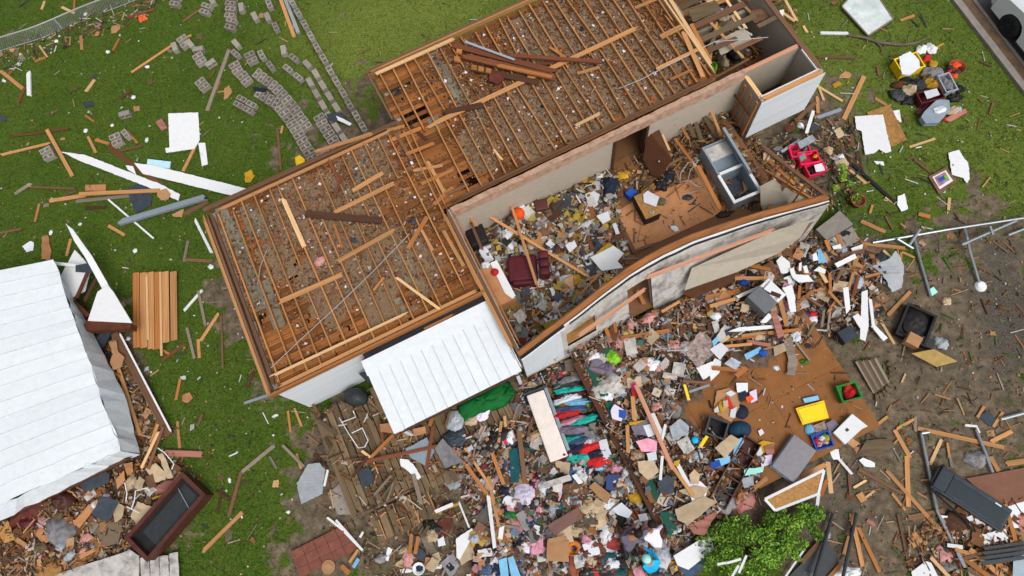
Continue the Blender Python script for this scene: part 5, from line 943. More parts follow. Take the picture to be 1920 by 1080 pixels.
gl = S([(1722, 225), (1728, 215), (1752, 192), (1774, 194), (1776, 212), (1755, 236), (1730, 237)], 'steel_paint', z=.1, th=.2, label='grey plastic bin upside down in front of the bin heap', cat='bin', name='grey_bin'); C(1762, 206, 12, 8, -10, 'paper', .1, on=.32, label='white plate stack on the grey bin', cat='plates', name='plate_stack'); S([(1716, 212), (1742, 194), (1746, 198), (1722, 218)], 'maroon', z=.08, th=.05, label='crimson bin lid slanting beside the grey bin', cat='lid', name='bin_lid'); tr = S([(1768, 225), (1808, 205), (1812, 212), (1780, 230)], 'pink', z=.03, th=.06, label='flat pink tray right of the grey bin', cat='tray', name='tray'); C(1786, 208, 14, 9, -25, 'tan', .15, label='tan bag on the pink tray', cat='bag', name='bag', on=.05); C(1770, 223, 4, 4, 0, 'red', .1, on=.1, label='small red toy by the grey bin', cat='toy', name='toy'); C(1796, 205, 8, 6, 0, 'silver', .12, on=.08, label='grey toy car on the pink tray', cat='toy', name='toy')
bk = empty('orange_basket', g(1789, 132, 0), 0, 'round orange wicker basket at the right of the bin heap', 'basket'); MB().lathe([(.0, .02), (.2, .02), (.26, .22), (.285, .24), (.25, .2), (.18, .05)], 18).obj('basket_body', 'terracotta', bk, smooth_=True)
for x, y, m, rx in ((1792, 122, 'orange', 10), (1789, 142, 'orange', 8), (1783, 126, 'charcoal', 6), (1795, 135, 'slate', 6), (1780, 134, 'red', 5)): C(x, y, rx, rx*.7, x, m, .1, on=.2, phrase={'orange': 'orange cloth in the basket', 'charcoal': 'black cloth in the basket', 'slate': 'dark cloth in the basket', 'red': 'red cloth in the basket'}[m], group='cloths in the orange basket')
for x, y, a, b, an, m, h, ph in [(1750, 138, 20, 14, -10, 'grey_cloth', .25, 'grey clothes'), (1746, 158, 16, 10, 10, 'ochre', .3, 'olive clothes'), (1722, 160, 14, 12, 0, 'charcoal', .3, 'dark clothes'), (1705, 168, 12, 11, 0, 'tan', .3, 'patterned toy'), (1684, 178, 15, 11, 20, 'charcoal', .2, 'black bag'), (1704, 188, 12, 9, 0, 'dark', .2, 'black bag'), (1684, 159, 10, 7, 0, 'rust', .2, 'brown toy'), (1728, 92, 11, 8, -20, 'white_sheet', .18, 'white plush'), (1746, 92, 9, 11, 0, 'white_sheet', .18, 'white bag'), (1738, 110, 9, 5, -40, 'red', .12, 'red boot'), (1750, 120, 7, 8, 0, 'ochre', .15, 'yellow toy'), (1795, 165, 11, 8, 20, 'dark', .2, 'black bag'), (1790, 182, 12, 8, 0, 'dark', .2, 'black bag'), (1736, 146, 8, 6, 0, 'weathered', .3, 'brown toy'), (1762, 142, 5, 4, 0, 'cyan', .25, 'blue cup')]:
    C(x, y, a*1.15, b*1.15, an, m, h*.6, phrase=ph, on=.06, folds=1.3, cat=ph.split()[-1], name=ph.replace(' ', '_'), group='belongings heaped on the right lawn')
B(1757, 88, 1769, 82, 4, 'ochre')
# ---- pink crates, plant, pot
bin_('pink_crate', 1498, 284, .62, .4, .3, -12, 'crate_pink', 'bright pink crate behind another one, beside the closet', z=.1); bin_('pink_crate', 1515, 298, .6, .4, .3, -10, 'crate_pink', 'bright pink crate with a teal toy inside', z=.12); bin_('pink_crate', 1528, 318, .58, .38, .28, -18, 'crate_pink', 'bright pink crate with white paper, in front', z=.05)
S([(1494, 268), (1522, 254), (1530, 264), (1500, 280)], 'silver', on=.5, th=.05, label='grey plastic lid on the pink crate', cat='lid', name='lid'); C(1503, 293, 9, 10, 0, 'turquoise', .15, on=.3, label='teal toy in the pink crate', cat='toy', name='toy'); C(1529, 293, 5, 4, 0, 'yellow', .12, on=.35, label='yellow ball in the pink crate', cat='ball', name='ball'); S([(1526, 310), (1544, 305), (1547, 320), (1530, 323)], 'paper', on=.28, label='white card in the front pink crate', cat='card', name='card'); C(1520, 320, 6, 8, 0, 'dark', .12, on=.15, label='dark toy in the front pink crate', cat='toy', name='toy')
def foliage(name, cx, cy, rx, ry, h, n, seed, label, cat, size=.06, cols=((92, 134, 34), (114, 154, 46), (70, 106, 28), (136, 170, 60), (54, 82, 22)), stems=8):
    r = random.Random(seed); p = g(cx, cy); root = empty(name, p, 0, label, cat); k = CAM_H/FPX*1.1; V = []; F = []; Cf = []; cl = []
    for i in range(max(6, n//90)):
        a = r.uniform(0, 6.283); d = r.random()**.6; z = h*(.35+.6*(1-d*d)**.5*r.uniform(.6, 1)); cl.append((math.cos(a)*d*rx*k, math.sin(a)*d*ry*k, z, r.uniform(.6, 1.25)))
    for i in range(n):
        c = r.choice(cl); rr = .16*r.random()**.5*max(.5, rx*k/1.2); th, ph = r.uniform(0, 6.283), math.acos(r.uniform(-.2, 1))
        x, y, z = c[0]+rr*1.3*math.sin(ph)*math.cos(th), c[1]+rr*1.3*math.sin(ph)*math.sin(th), max(.03, c[2]+rr*math.cos(ph))
        s = size*r.uniform(.6, 1.3); d1 = Vector((r.gauss(0, 1), r.gauss(0, 1), r.gauss(.1, .5))).normalized(); d2 = d1.cross(Vector((r.gauss(0, .5), r.gauss(0, .5), 1))).normalized(); b = Vector((x, y, z)); n0 = len(V)
        V += [b-d1*s, b+d2*s*.42, b+d1*s, b-d2*s*.42]; F.append((n0, n0+1, n0+2, n0+3)); q = L(*r.choice(cols)); Cf.append(tuple(v*c[3]*r.uniform(.8, 1.15) for v in q))
    me = soup('foliage', [tuple(v) for v in V], F, Cf, None, None, parent=root); me['kind'] = 'thing'
    mb = MB()
    for i in range(stems): c = cl[i % len(cl)]; mb.tube([(c[0]*.1, c[1]*.1, 0), (c[0]*.5, c[1]*.5, c[2]*.6), (c[0], c[1], c[2])], [.03, .02, .008], 5)
    mb.obj('stem', 'bark', root); return root
foliage('shrub', 1574, 340, 24, 30, .5, 700, 3, 'light green low shrub between pink crates and terracotta pot', 'shrub', .05, ((120, 160, 40), (150, 180, 60), (90, 130, 30), (170, 190, 70)), 6)
pt = empty('flower_pot', g(1603, 382), 0, 'round terracotta pot with a green plant on the right lawn', 'pot'); MB().lathe([(.0, .0), (.16, .0), (.22, .26), (.24, .26), (.24, .31), (.2, .31), (.19, .22), (0, .22)], 20).obj('pot_body', 'terracotta', pt, smooth_=True); V = []; 
foliage('potted_plant', 1600, 378, 8, 8, .38, 160, 9, 'small green plant growing in the terracotta pot', 'plant', .045, stems=4); carton('stone_block', 1577, 307, .4, .28, .22, -20, 'tan', 'sandy block on the lawn beside the dark pipe', 'stone', 0, bev=.03)
# ---- fallen steel pipe frame
pf = empty('pipe_rack', g(1780, 440), 0, 'galvanised steel pipe frame toppled on the right side', 'frame')
def pipe(parent, pts, r, nm='pipe', m='metal'): return MB().tube([g(*p)-parent.location for p in pts], r, 8).obj(nm, m, parent)
for pts in ([(1636, 455, .1), (1780, 430, .15), (1925, 408, .12)], [(1714, 446, .12), (1730, 505, .08), (1745, 556, .05)], [(1808, 428, .12), (1813, 445, .25), (1818, 470, .2), (1838, 536, .05)], [(1803, 459, .3), (1905, 414, .14)], [(1682, 448, .2), (1712, 466, .1)], [(1704, 461, .1), (1725, 430, .25)], [(1890, 441, .1), (1926, 427, .1)], [(1856, 424, .3), (1862, 440, .25)]): pipe(pf, pts, .042)
MB().lathe([(.0, .1), (.12, .1), (.17, .04), (.18, 0)], 14).obj('foot_cap', 'white_sheet', pf, g(1838, 537)-pf.location)
# ---- dirt yard at right
tb = open_box('black_tray', 1716, 610, 1.05, .85, .22, -68, 'dark', None, .05, .02, 'large black plastic tray lying in the dirt yard', 'tray', rim=.02); C(1718, 606, 24, 30, 15, 'dark', .12, on=.06, label='black plastic sheeting inside the large tray', cat='plastic', name='plastic_sheeting')
carton('cardboard_box', 1712, 638, .38, .36, .3, 28, 'cardboard', 'small closed cardboard box on the edge of the black tray', 'box', .15); carton('grey_case', 1738, 643, .4, .3, .2, 20, 'charcoal', 'grey black case behind the wooden lid', 'case', .02); C(1764, 643, 14, 10, 20, 'silver', .15, phrase='grey crumpled foil', cat='foil', name='foil'); S([(1708, 663), (1750, 655), (1795, 678), (1755, 688)], mat('olive_board', L(150, 126, 70), var=.2), z=.1, th=.03, zs=[.3, .3, .05, .05], label='olive wooden lid leaning behind the black tray', cat='lid', name='tilted_board')
for a in [(1664, 592, 1708, 545, 8, 'pine'), (1650, 600, 1677, 646, 6, 'pale pine'), (1720, 803, 1882, 839, 9, 'pine'), (1856, 829, 1898, 808, 9, 'pine'), (1677, 806, 1706, 858, 9, 'pine'), (1700, 855, 1703, 950, 10, 'pine'), (1660, 880, 1782, 1016, 8, 'pine'), (1700, 972, 1772, 957, 11, 'brown'), (1743, 872, 1766, 822, 7, 'pale pine'), (1683, 962, 1706, 1072, 5, 'brown'), (1610, 880, 1690, 925, 7, 'brown'), (1672, 925, 1698, 958, 6, 'pine'), (1595, 960, 1618, 1065, 9, 'pine'), (1607, 985, 1650, 1075, 8, 'orange pine'), (1582, 1040, 1592, 1005, 8, 'pine'), (1690, 570, 1716, 600, 4, 'brown'), (1700, 850, 1715, 858, 5, 'brown'), (1690, 718, 1698, 700, 4, 'pale pine'), (1640, 800, 1665, 780, 6, 'pine'), (1680, 805, 1715, 785, 6, 'pine'), (1716, 810, 1716, 780, 6, 'grey'), (1832, 783, 1845, 762, 6, 'pine'), (1862, 800, 1880, 773, 6, 'pine'), (1856, 855, 1873, 885, 10, 'pine'), (1780, 850, 1785, 878, 6, 'grey'), (1776, 830, 1780, 858, 5, 'pine'), (1590, 870, 1595, 930, 6, 'brown'), (1625, 900, 1600, 915, 5, 'pale pine'), (1620, 935, 1640, 920, 5, 'pale pine'), (1690, 470, 1685, 540, 5, 'pine'), (1884, 870, 1940, 862, 12, 'pine'), (1610, 925, 1620, 940, 16, 'pine'), (1640, 985, 1625, 975, 8, 'pink'), (1840, 560, 1852, 590, 3, 'dark brown')]: B(*a)
pf2 = empty('pipe_rack', g(1745, 900), 0, 'second steel pipe frame lying beneath the treadmill', 'frame')
for pts in ([(1727, 812, .08), (1745, 900, .1), (1757, 958, .1), (1786, 1018, .08)], [(1728, 812, .08), (1742, 810, .1)], [(1830, 806, .06), (1848, 850, .1), (1861, 886, .1)]): pipe(pf2, pts, .045)
tag(MB().tube([Vector(), g(1925, 773, .1)-g(1876, 786, .1)], .05, 8).obj('pipe', 'metal', None, g(1876, 786, .1)), 'short steel pipe at the right edge above the treadmill', 'pipe'); cb = MB(); cb.tube([Vector(), g(1830, 799, .05)-g(1809, 797, .05), g(1836, 812, .05)-g(1809, 797, .05)], .04, 6); tag(cb.obj('pipe_elbow', 'white_sheet', None, g(1809, 797, .06)), 'white pipe elbow above the treadmill', 'pipe')
S([(1835, 782), (1850, 770), (1868, 785), (1856, 800)], 'slate', phrase='dark slate piece'); S([(1738, 545), (1750, 538), (1758, 548), (1746, 556)], 'mint', phrase='pale teal plastic piece'); C(1775, 565, 8, 8, 0, 'tan', .1, phrase='pale plastic bag', cat='bag', name='plastic_bag'); S([(1634, 500), (1662, 488), (1680, 470), (1695, 500), (1690, 540), (1672, 548), (1655, 515)], 'plastic_film', z=.12, th=.01, torn=.03, zs=[0, .05, .1, .05, 0, 0, .1], label='torn translucent plastic film right of the lumber heap', cat='plastic film'); C(1655, 490, 16, 18, 20, 'charcoal', .15, phrase='dark crumpled felt')
# ---- fan of shingles
fs = empty('shingle_fan', g(1636, 700), 0, 'fanned bundle of weathered wooden shingles by the plywood floor', 'shingles')
for i in range(10):
    t = i/9; x0, y0 = 1605+t*36, 677-t*5; x1, y1 = 1640+t*26, 738-t*20
    beam('shingle', g(x0, y0, .14+.006*i)-fs.location, g(x1, y1, .10+.006*i)-fs.location, .075, .02, 'weathered' if i % 3 else 'grey', fs)
for i in range(9):
    a = math.radians(-30+i*14); beam('shingle', g(1640+34*math.cos(a)*.8, 703+36*math.sin(a), .08)-fs.location, g(1640+46*math.cos(a)*.8, 703+50*math.sin(a), .06)-fs.location, .1, .03, 'weathered', fs)
# ---- treadmill
td = empty('treadmill', g(1811, 934, .0), wang(1811, 934, 33), 'dark grey treadmill lying on the white and brown sheets', 'treadmill')
pad('frame', -1.02, 1.02, -.36, .36, .10, .26, 'charcoal', td, .03); pad('belt', -.62, .95, -.25, .25, .262, .278, 'belt', td, .005); pad('motor_cover', -1.0, -.66, -.33, .33, .262, .34, 'slate', td, .03)
for s in (-1, 1): pad('side_rail', -.64, 1.0, .265*s-.05, .265*s+.05, .263, .30, 'slate', td, .015)
MB().tube([(-.95, -.40, .2), (.1, -.62, .25), (.62, -.56, .22)], .03, 6).obj('handrail', 'dark', td); MB().tube([(-.95, .40, .2), (-1.08, .2, .32), (-1.08, -.2, .32), (-.95, -.40, .2)], .03, 6).obj('handrail', 'dark', td); pad('label_plate', .55, .72, .235, .275, .302, .305, 'white_sheet', td, .001); MB().tube([(.05, -.6, .25), (.45, -.75, .2)], .025, 6).obj('handrail', 'dark', td)
S([(1811, 897), (1925, 876), (1925, 941), (1878, 949), (1842, 925)], plain('brown_sheet', (140, 96, 76), var=.12), z=.05, th=.02, label='red brown board sheet right of the treadmill'); S([(1757, 965), (1800, 972), (1870, 955), (1925, 938), (1925, 986), (1796, 1010), (1781, 1014)], 'white_sheet', z=.02, th=.02, label='white panel underneath the treadmill', torn=.01); C(1793, 985, 20, 22, 30, 'dark brown', .12, on=.06, phrase='dark wet leaves clump', cat='leaves', name='leaf_clump'); S([(1908, 965), (1925, 962), (1925, 1016), (1912, 1014)], 'pink', z=.06, phrase='pink board')
B(1884, 945, 1905, 1018, 9, 'orange pine', z=.1); B(1882, 948, 1890, 965, 8, 'white', z=.12); S([(1828, 1005), (1885, 992), (1890, 1010), (1840, 1025)], 'white_sheet', z=.03, phrase='dirty white sheet', torn=.02)
for i in range(4):
    S([(1842-i*2, 1026+i*9), (1925, 1014+i*9), (1925, 1021+i*9), (1848, 1033+i*9)], 'charcoal', z=.15+.02*i, th=.02, label='%s strip of dark corrugated roofing at the right edge' % ORDW[i], cat='roofing', name='roofing_strip', group='dark corrugated roofing strips')
S([(1900, 1035), (1925, 1030), (1925, 1085), (1898, 1085)], 'steel_paint', z=.28, phrase='grey metal sheet')
for a in [(1790, 1030, 1840, 1045, 9, 'pine'), (1798, 1040, 1860, 1085, 11, 'orange pine'), (1818, 1030, 1880, 1082, 11, 'pine'), (1845, 1035, 1912, 1088, 11, 'orange pine'), (1800, 1050, 1850, 1035, 7, 'brown'), (1745, 1045, 1782, 1085, 8, 'pale pine'), (1860, 1055, 1905, 1048, 8, 'rust'), (1812, 1065, 1870, 1100, 9, 'brown'), (1776, 1022, 1805, 1026, 8, 'white')]: B(*a, z=.1)
S([(1708, 1072), (1735, 1052), (1745, 1055), (1760, 1085), (1712, 1090)], 'white_sheet', z=.06, th=.03, label='white board corner at the bottom edge, left of stacked lumber'); C(1775, 1042, 20, 12, 20, 'insulation_pink', .15, phrase='pink insulation', cat='insulation', name='insulation_clump'); C(1778, 1060, 16, 9, 0, 'grey_cloth', .12, phrase='grey cloth'); B(1795, 1035, 1810, 1065, 7, 'steel', z=.2); S([(1610, 863), (1618, 858), (1640, 868), (1640, 876), (1622, 875)], 'white_sheet', phrase='white slipper shaped scrap', torn=.01, z=.05); C(1830, 862, 18, 14, 0, 'grey_cloth', .2, phrase='grey crumpled tarp'); S([(1608, 850), (1625, 825), (1665, 822), (1680, 835), (1640, 858)], 'weathered', z=.05, phrase='muddy canvas sheet', torn=.02)
# black poles and sheet bottom
for i, (x0, y0, x1, y1, w_, lb) in enumerate([(1606, 962, 1580, 1085, 7, 'dark grey pole near the bottom edge, right of two'), (1562, 962, 1526, 1085, 7, 'dark grey pole near the bottom edge, left of two')]): tag(MB().tube([Vector(), g(x1, y1, .35)-g(x0, y0, .15)], .05, 8).obj('pole', 'charcoal', None, g(x0, y0, .15)), lb, 'pole', 'dark poles')
S([(1472, 1088), (1548, 1008), (1572, 1052), (1560, 1088)], 'charcoal', z=.05, th=.03, label='black board sheet under the two dark poles'); B(1502, 1055, 1538, 1015, 10, 'brown', z=.1); B(1550, 1088, 1578, 1056, 8, 'orange pine', z=.1); B(1470, 1085, 1508, 1030, 4, 'white', z=.1); C(1590, 1075, 22, 10, 0, 'white_sheet', .15, phrase='white plastic bag', cat='bag', name='plastic_bag'); C(1515, 1078, 16, 8, 0, 'grey_cloth', .15, phrase='grey bag', cat='bag', name='plastic_bag'); C(1552, 1002, 5, 6, 0, 'silver', .1, phrase='silver foil')
foliage('green_bush', 1400, 1032, 72, 50, .8, 5600, 17, 'round bright green bush at the bottom right of the rubble', 'bush', .055, stems=14); foliage('green_bush', 1488, 984, 50, 32, .75, 3000, 18, 'smaller green bush touching the round one, under the framed board', 'bush', .055, stems=10)
for x0, y0, x1, y1 in ((1362, 1056, 1390, 1048), (1385, 1060, 1370, 1085), (1345, 1058, 1362, 1055), (1400, 1040, 1385, 1075)): B(x0, y0, x1, y1, 5, 'white', on=1.1, noun='stick')
# ---- parked car (mostly out of frame): body, wheels, glass
kd = (g(1922, 178)-g(1785, 0)).normalized(); ka = math.atan2(kd.y, kd.x)
wc = g(1889, 50, .42); cr = empty('car', (wc.x, wc.y, 0), ka, 'white parked car at the top right corner, only its wheel showing', 'car')
# local x along the kerb (towards lower right = behind the wheel shown), local y away from the kerb
cr.scale = (1.24,)*3
def carpart(nm, m, prof, y0, y1, inset=0):
    n = len(prof); V = []; F = []
    for y, ins in ((y0, inset), (y0+.12, 0), (y1-.12, 0), (y1, inset)):
        cx = sum(p[0] for p in prof)/n; V += [(cx+(p[0]-cx)*(1-ins*.05), y, p[1]-ins*.02*(p[1] > .7)) for p in prof]
    for k in range(3):
        for i in range(n): F.append((k*n+i, k*n+(i+1) % n, (k+1)*n+(i+1) % n, (k+1)*n+i))
    F.append(tuple(range(n))[::-1]); F.append(tuple(3*n+i for i in range(n)))
    return ob(nm, mesh(V, F, m), cr)
def arch(x): return [(x+.40*math.cos(a), .34+.40*math.sin(a)) for a in [math.pi*k/10 for k in range(11)]]
low = [(3.75, .30)]+[(3.78, .75), (3.6, .95), (2.9, 1.0), (-.2, .98), (-.75, .86), (-.86, .6), (-.84, .28)]
prof = [(-.84, .26), (-.41, .26)]+arch(0)[::-1]+[(.41, .24), (2.29, .24)]+arch(2.7)[::-1]+[(3.11, .26), (3.75, .30), (3.8, .75), (3.62, .97), (2.9, 1.02), (.2, 1.0), (-.55, .90), (-.85, .66)]
bd = carpart('body', 'car_paint', prof, .02, 1.78, 1); carpart('cabin_glass', 'glass', [(.45, 1.0), (1.15, 1.40), (2.4, 1.40), (3.2, 1.02)], .14, 1.66, 1); carpart('roof', 'car_paint', [(1.1, 1.40), (1.2, 1.45), (2.35, 1.45), (2.5, 1.40)], .18, 1.62, 1)
pad('sill', .43, 2.27, .03, .1, .16, .26, 'charcoal', cr, .02); pad('headlight', -.82, -.6, .04, .4, .66, .82, 'glass', cr, .03); pad('headlight', -.82, -.6, 1.38, 1.74, .66, .82, 'glass', cr, .03); pad('bumper', -.92, -.8, .1, 1.7, .28, .6, 'car_paint', cr, .05)
for x in (0, 2.7):
    for y in (.0, 1.58):
        Mx = Matrix.Translation((x, y+.22, .34)) @ Matrix.Rotation(math.pi/2, 4, 'X')
        if y: Mx = Matrix.Translation((x, y, .34)) @ Matrix.Rotation(-math.pi/2, 4, 'X')
        wh = MB().lathe([(.2, .215), (.25, .22), (.31, .215), (.335, .19), (.34, .1), (.335, .02), (.2, .0)], 32, Mx).obj('wheel', 'tyre', cr, smooth_=True)
        MB().lathe([(.235, .212), (.225, .205), (.21, .17), (.0, .16)], 28, Mx).obj('rim', 'charcoal', wh)
        mb = MB()
        for k in range(10): mb.box(.03, .215, -.014, .014, .165, .198, Mx @ Matrix.Rotation(k*2*math.pi/10, 4, 'Z'))
        mb.lathe([(0, .205), (.05, .205), (.055, .16)], 12, Mx); mb.obj('spokes', 'rim', wh)
# ================================================================== things on the front room floor
bin_g = open_box('green_basket', 1590, 736, .56, .46, .28, -15, 'bin_green', None, .03, .5, 'green plastic basket holding red things on the plywood floor', 'basket', rim=.02); C(1592, 736, 12, 18, 10, 'red', .2, on=.55, label='red toys and cloth in the green basket', cat='toys', name='toy_heap')
yl = S([(1491, 766), (1544, 751), (1553, 784), (1504, 797)], 'yellow', on=.5, z=.08, th=.05, label='yellow bin lid lying on the plywood floor', cat='lid', name='yellow_cover'); c0 = yl.location
P = [g(x, y, .64) for x, y in ((1496, 768), (1541, 756), (1548, 782), (1507, 792))]; MB().prism([(p.x-c0.x, p.y-c0.y) for p in P], .06, .072).obj('raised_panel', 'yellow', yl)
S([(1504, 748), (1532, 742), (1535, 750), (1508, 756)], 'sky_blue', on=.5, z=.04, th=.06, label='pale blue packet above the yellow lid', cat='packet', name='packet'); wb = S([(1560, 812), (1595, 777), (1624, 800), (1612, 806), (1582, 834)], 'white_sheet', on=.5, z=.06, th=.12, label='white box lid with a small dark mark on the plywood floor', cat='box', name='white_box'); P = [g(x, y, .69) for x, y in ((1584, 806), (1588, 802), (1593, 806), (1588, 810))]; MB().prism([(p.x-wb.location.x, p.y-wb.location.y) for p in P], .121, .124).obj('printed_mark', 'charcoal', wb)
bt = open_box('blue_tray', 1541, 826, .5, .42, .12, -15, 'blue', None, .02, .5, 'blue tray full of coloured toys below the yellow lid', 'tray', rim=.02)
for x, y, m in ((1531, 826, 'red'), (1540, 822, 'paper'), (1548, 818, 'lime'), (1536, 834, 'pink_cloth'), (1547, 828, 'tan'), (1552, 820, 'ochre')): C(x, y, 6, 4, x*7, m, .08, on=.55, phrase={'red': 'red', 'paper': 'white', 'lime': 'green', 'pink_cloth': 'pink', 'tan': 'tan', 'ochre': 'yellow'}[m]+' toy in the blue tray', cat='toy', name='toy', group='toys in the blue tray')
C(1519, 806, 10, 10, 0, 'sky_blue', .14, on=.5, phrase='pale blue bowl', cat='bowl', name='bowl', folds=.1); S([(1524, 798), (1545, 790), (1552, 808), (1530, 816)], mat('magazine', L(150, 130, 120), var=.6, scale=(12, 12, 12)), on=.5, z=.06, th=.03, phrase='colourful magazine', cat='magazine', name='magazine'); S([(1548, 794), (1562, 786), (1572, 796), (1556, 812)], 'cloth_purple', on=.5, z=.07, phrase='dark printed card')
mt = empty('grey_mattress', g(1484, 860, .5), wang(1484, 860, -55), 'grey crib mattress lying slanted at the floor edge', 'mattress'); pad('mattress_body', -.58, .56, -.36, .36, .1, .26, 'mattress', mt, .03); pad('mattress_border', -.59, .57, -.37, .37, .06, .13, 'sky_blue', mt, .02)
fb = S([(1434, 936), (1545, 881), (1534, 926), (1453, 957)], 'osb', on=.6, th=.03, zs=[.1, .25, .12, 0], label='particle board panel in a white frame above the bush', cat='panel', name='framed_board'); pl = [(1434, 936), (1545, 881), (1534, 926), (1453, 957)]; zz = [.1, .25, .12, 0]
for i in range(4): beam('frame', g(*pl[i], .645+zz[i])-fb.location, g(*pl[(i+1) % 4], .645+zz[(i+1) % 4])-fb.location, .07, .05, 'white', fb, var=0)
B(1500, 895, 1550, 870, 10, 'pine', on=.45); B(1552, 866, 1558, 925, 10, 'pale pine', z=.2); B(1538, 930, 1550, 900, 9, 'orange pine', z=.3); B(1530, 962, 1535, 925, 7, 'white', z=.3); S([(1555, 845), (1572, 842), (1575, 860), (1562, 862)], 'white_sheet', z=.4, phrase='white torn trim', torn=.02); B(1568, 855, 1598, 890, 6, 'white', z=.1)
bc = empty('bookcase', g(1374, 886, .5), wang(1374, 886, -61), 'brown wooden bookcase lying on its back in the rubble', 'bookcase')
for s in (-1, 1): pad('side_board', -1.05, 1.05, .24*s-.015, .24*s+.015, .02, .34, 'leather_brown' if s < 0 else 'brown', bc, .005)
for k in range(6): x = -1.03+k*2.06/5; pad('shelf', x-.014, x+.014, -.223, .223, .03, .33, 'leather_brown', bc, .004)
pad('back_board', -1.03, 1.03, -.22, .22, .0, .06, 'leather_brown', bc, .004)
tt = open_box('black_tote', 1343, 803, .55, .5, .32, 20, 'charcoal', 'dark', .03, .5, 'black plastic tote standing on the plywood floor', 'tote', rim=.02); C(1386, 806, 20, 14, -10, plain('petrol', (24, 62, 88)), .25, on=.5, label='dark blue curved lid beside the black tote', cat='lid', name='blue_cover', folds=.15)
S([(1343, 733), (1365, 728), (1385, 738), (1386, 765), (1370, 792), (1345, 778), (1338, 765)], 'cardboard', on=.5, z=.04, th=.04, label='flattened cardboard carton under the paper heap', cat='cardboard', name='flat_carton', torn=.01)
for poly, m, z, ph in [([(1346, 756), (1362, 745), (1368, 760), (1352, 775)], 'ochre', .1, 'yellow folder'), ([(1361, 746), (1367, 744), (1376, 766), (1370, 768)], 'red', .14, 'red ribbon strip'), ([(1360, 737), (1370, 732), (1380, 738), (1370, 744)], 'paper', .1, 'white paper'), ([(1370, 768), (1382, 762), (1378, 784), (1368, 782)], 'paper', .11, 'white paper'), ([(1380, 718), (1402, 718), (1402, 735), (1382, 736)], 'paper', .1, 'white paper'), ([(1398, 745), (1408, 741), (1414, 748), (1402, 756)], 'orange', .14, 'orange card'), ([(1384, 738), (1398, 732), (1402, 748), (1388, 755)], 'navy', .12, 'dark blue folder'), ([(1405, 735), (1418, 730), (1420, 750), (1408, 756)], 'lilac', .1, 'pale paper'), ([(1338, 766), (1346, 762), (1348, 772), (1340, 774)], 'paper', .1, 'white paper'), ([(1355, 752), (1364, 750), (1366, 762), (1357, 764)], 'tan', .16, 'tan card'), ([(1421, 808), (1428, 804), (1433, 812), (1425, 818)], 'paper', .05, 'white paper square'), ([(1420, 832), (1430, 826), (1452, 830), (1448, 845), (1428, 850)], 'ochre', .05, 'yellow bag'), ([(1418, 848), (1426, 838), (1430, 850), (1422, 862)], 'paper', .06, 'white paper'), ([(1424, 856), (1448, 852), (1446, 870), (1428, 876)], 'lilac', .06, 'pale blue paper'), ([(1432, 838), (1450, 832), (1452, 850), (1438, 854)], 'pink', .08, 'pink board')]: S(poly, m, on=.5, z=z, th=.015, phrase=ph, cat=ph.split()[-1], name='paper_piece', group='papers on the plywood floor')
C(1390, 772, 12, 12, 0, 'navy', .14, on=.5, phrase='dark cap', cat='cap', name='cap', folds=.2)
S([(1470, 640), (1482, 628), (1490, 660), (1496, 680), (1490, 704), (1474, 702), (1478, 675)], 'grey', on=.55, z=.05, th=.02, torn=.03, label='limp grey fabric strip hanging on the floor edge', cat='fabric', name='fabric_strip'); B(1490, 640, 1518, 676, 4, 'grey', on=.55); S([(1450, 650), (1472, 642), (1475, 658), (1452, 668)], 'tan', on=.55, z=.05, phrase='pale card', torn=.01); C(1508, 678, 8, 6, 0, 'leaf', .1, on=.5, phrase='green sprig', cat='sprig', name='sprig')
C(1455, 690, 6, 4, 30, 'paper', .06, on=.5, phrase='crumpled white paper'); S([(1588, 830), (1598, 822), (1612, 832), (1600, 840)], 'cardboard', on=.45, z=.05, phrase='cardboard flap')
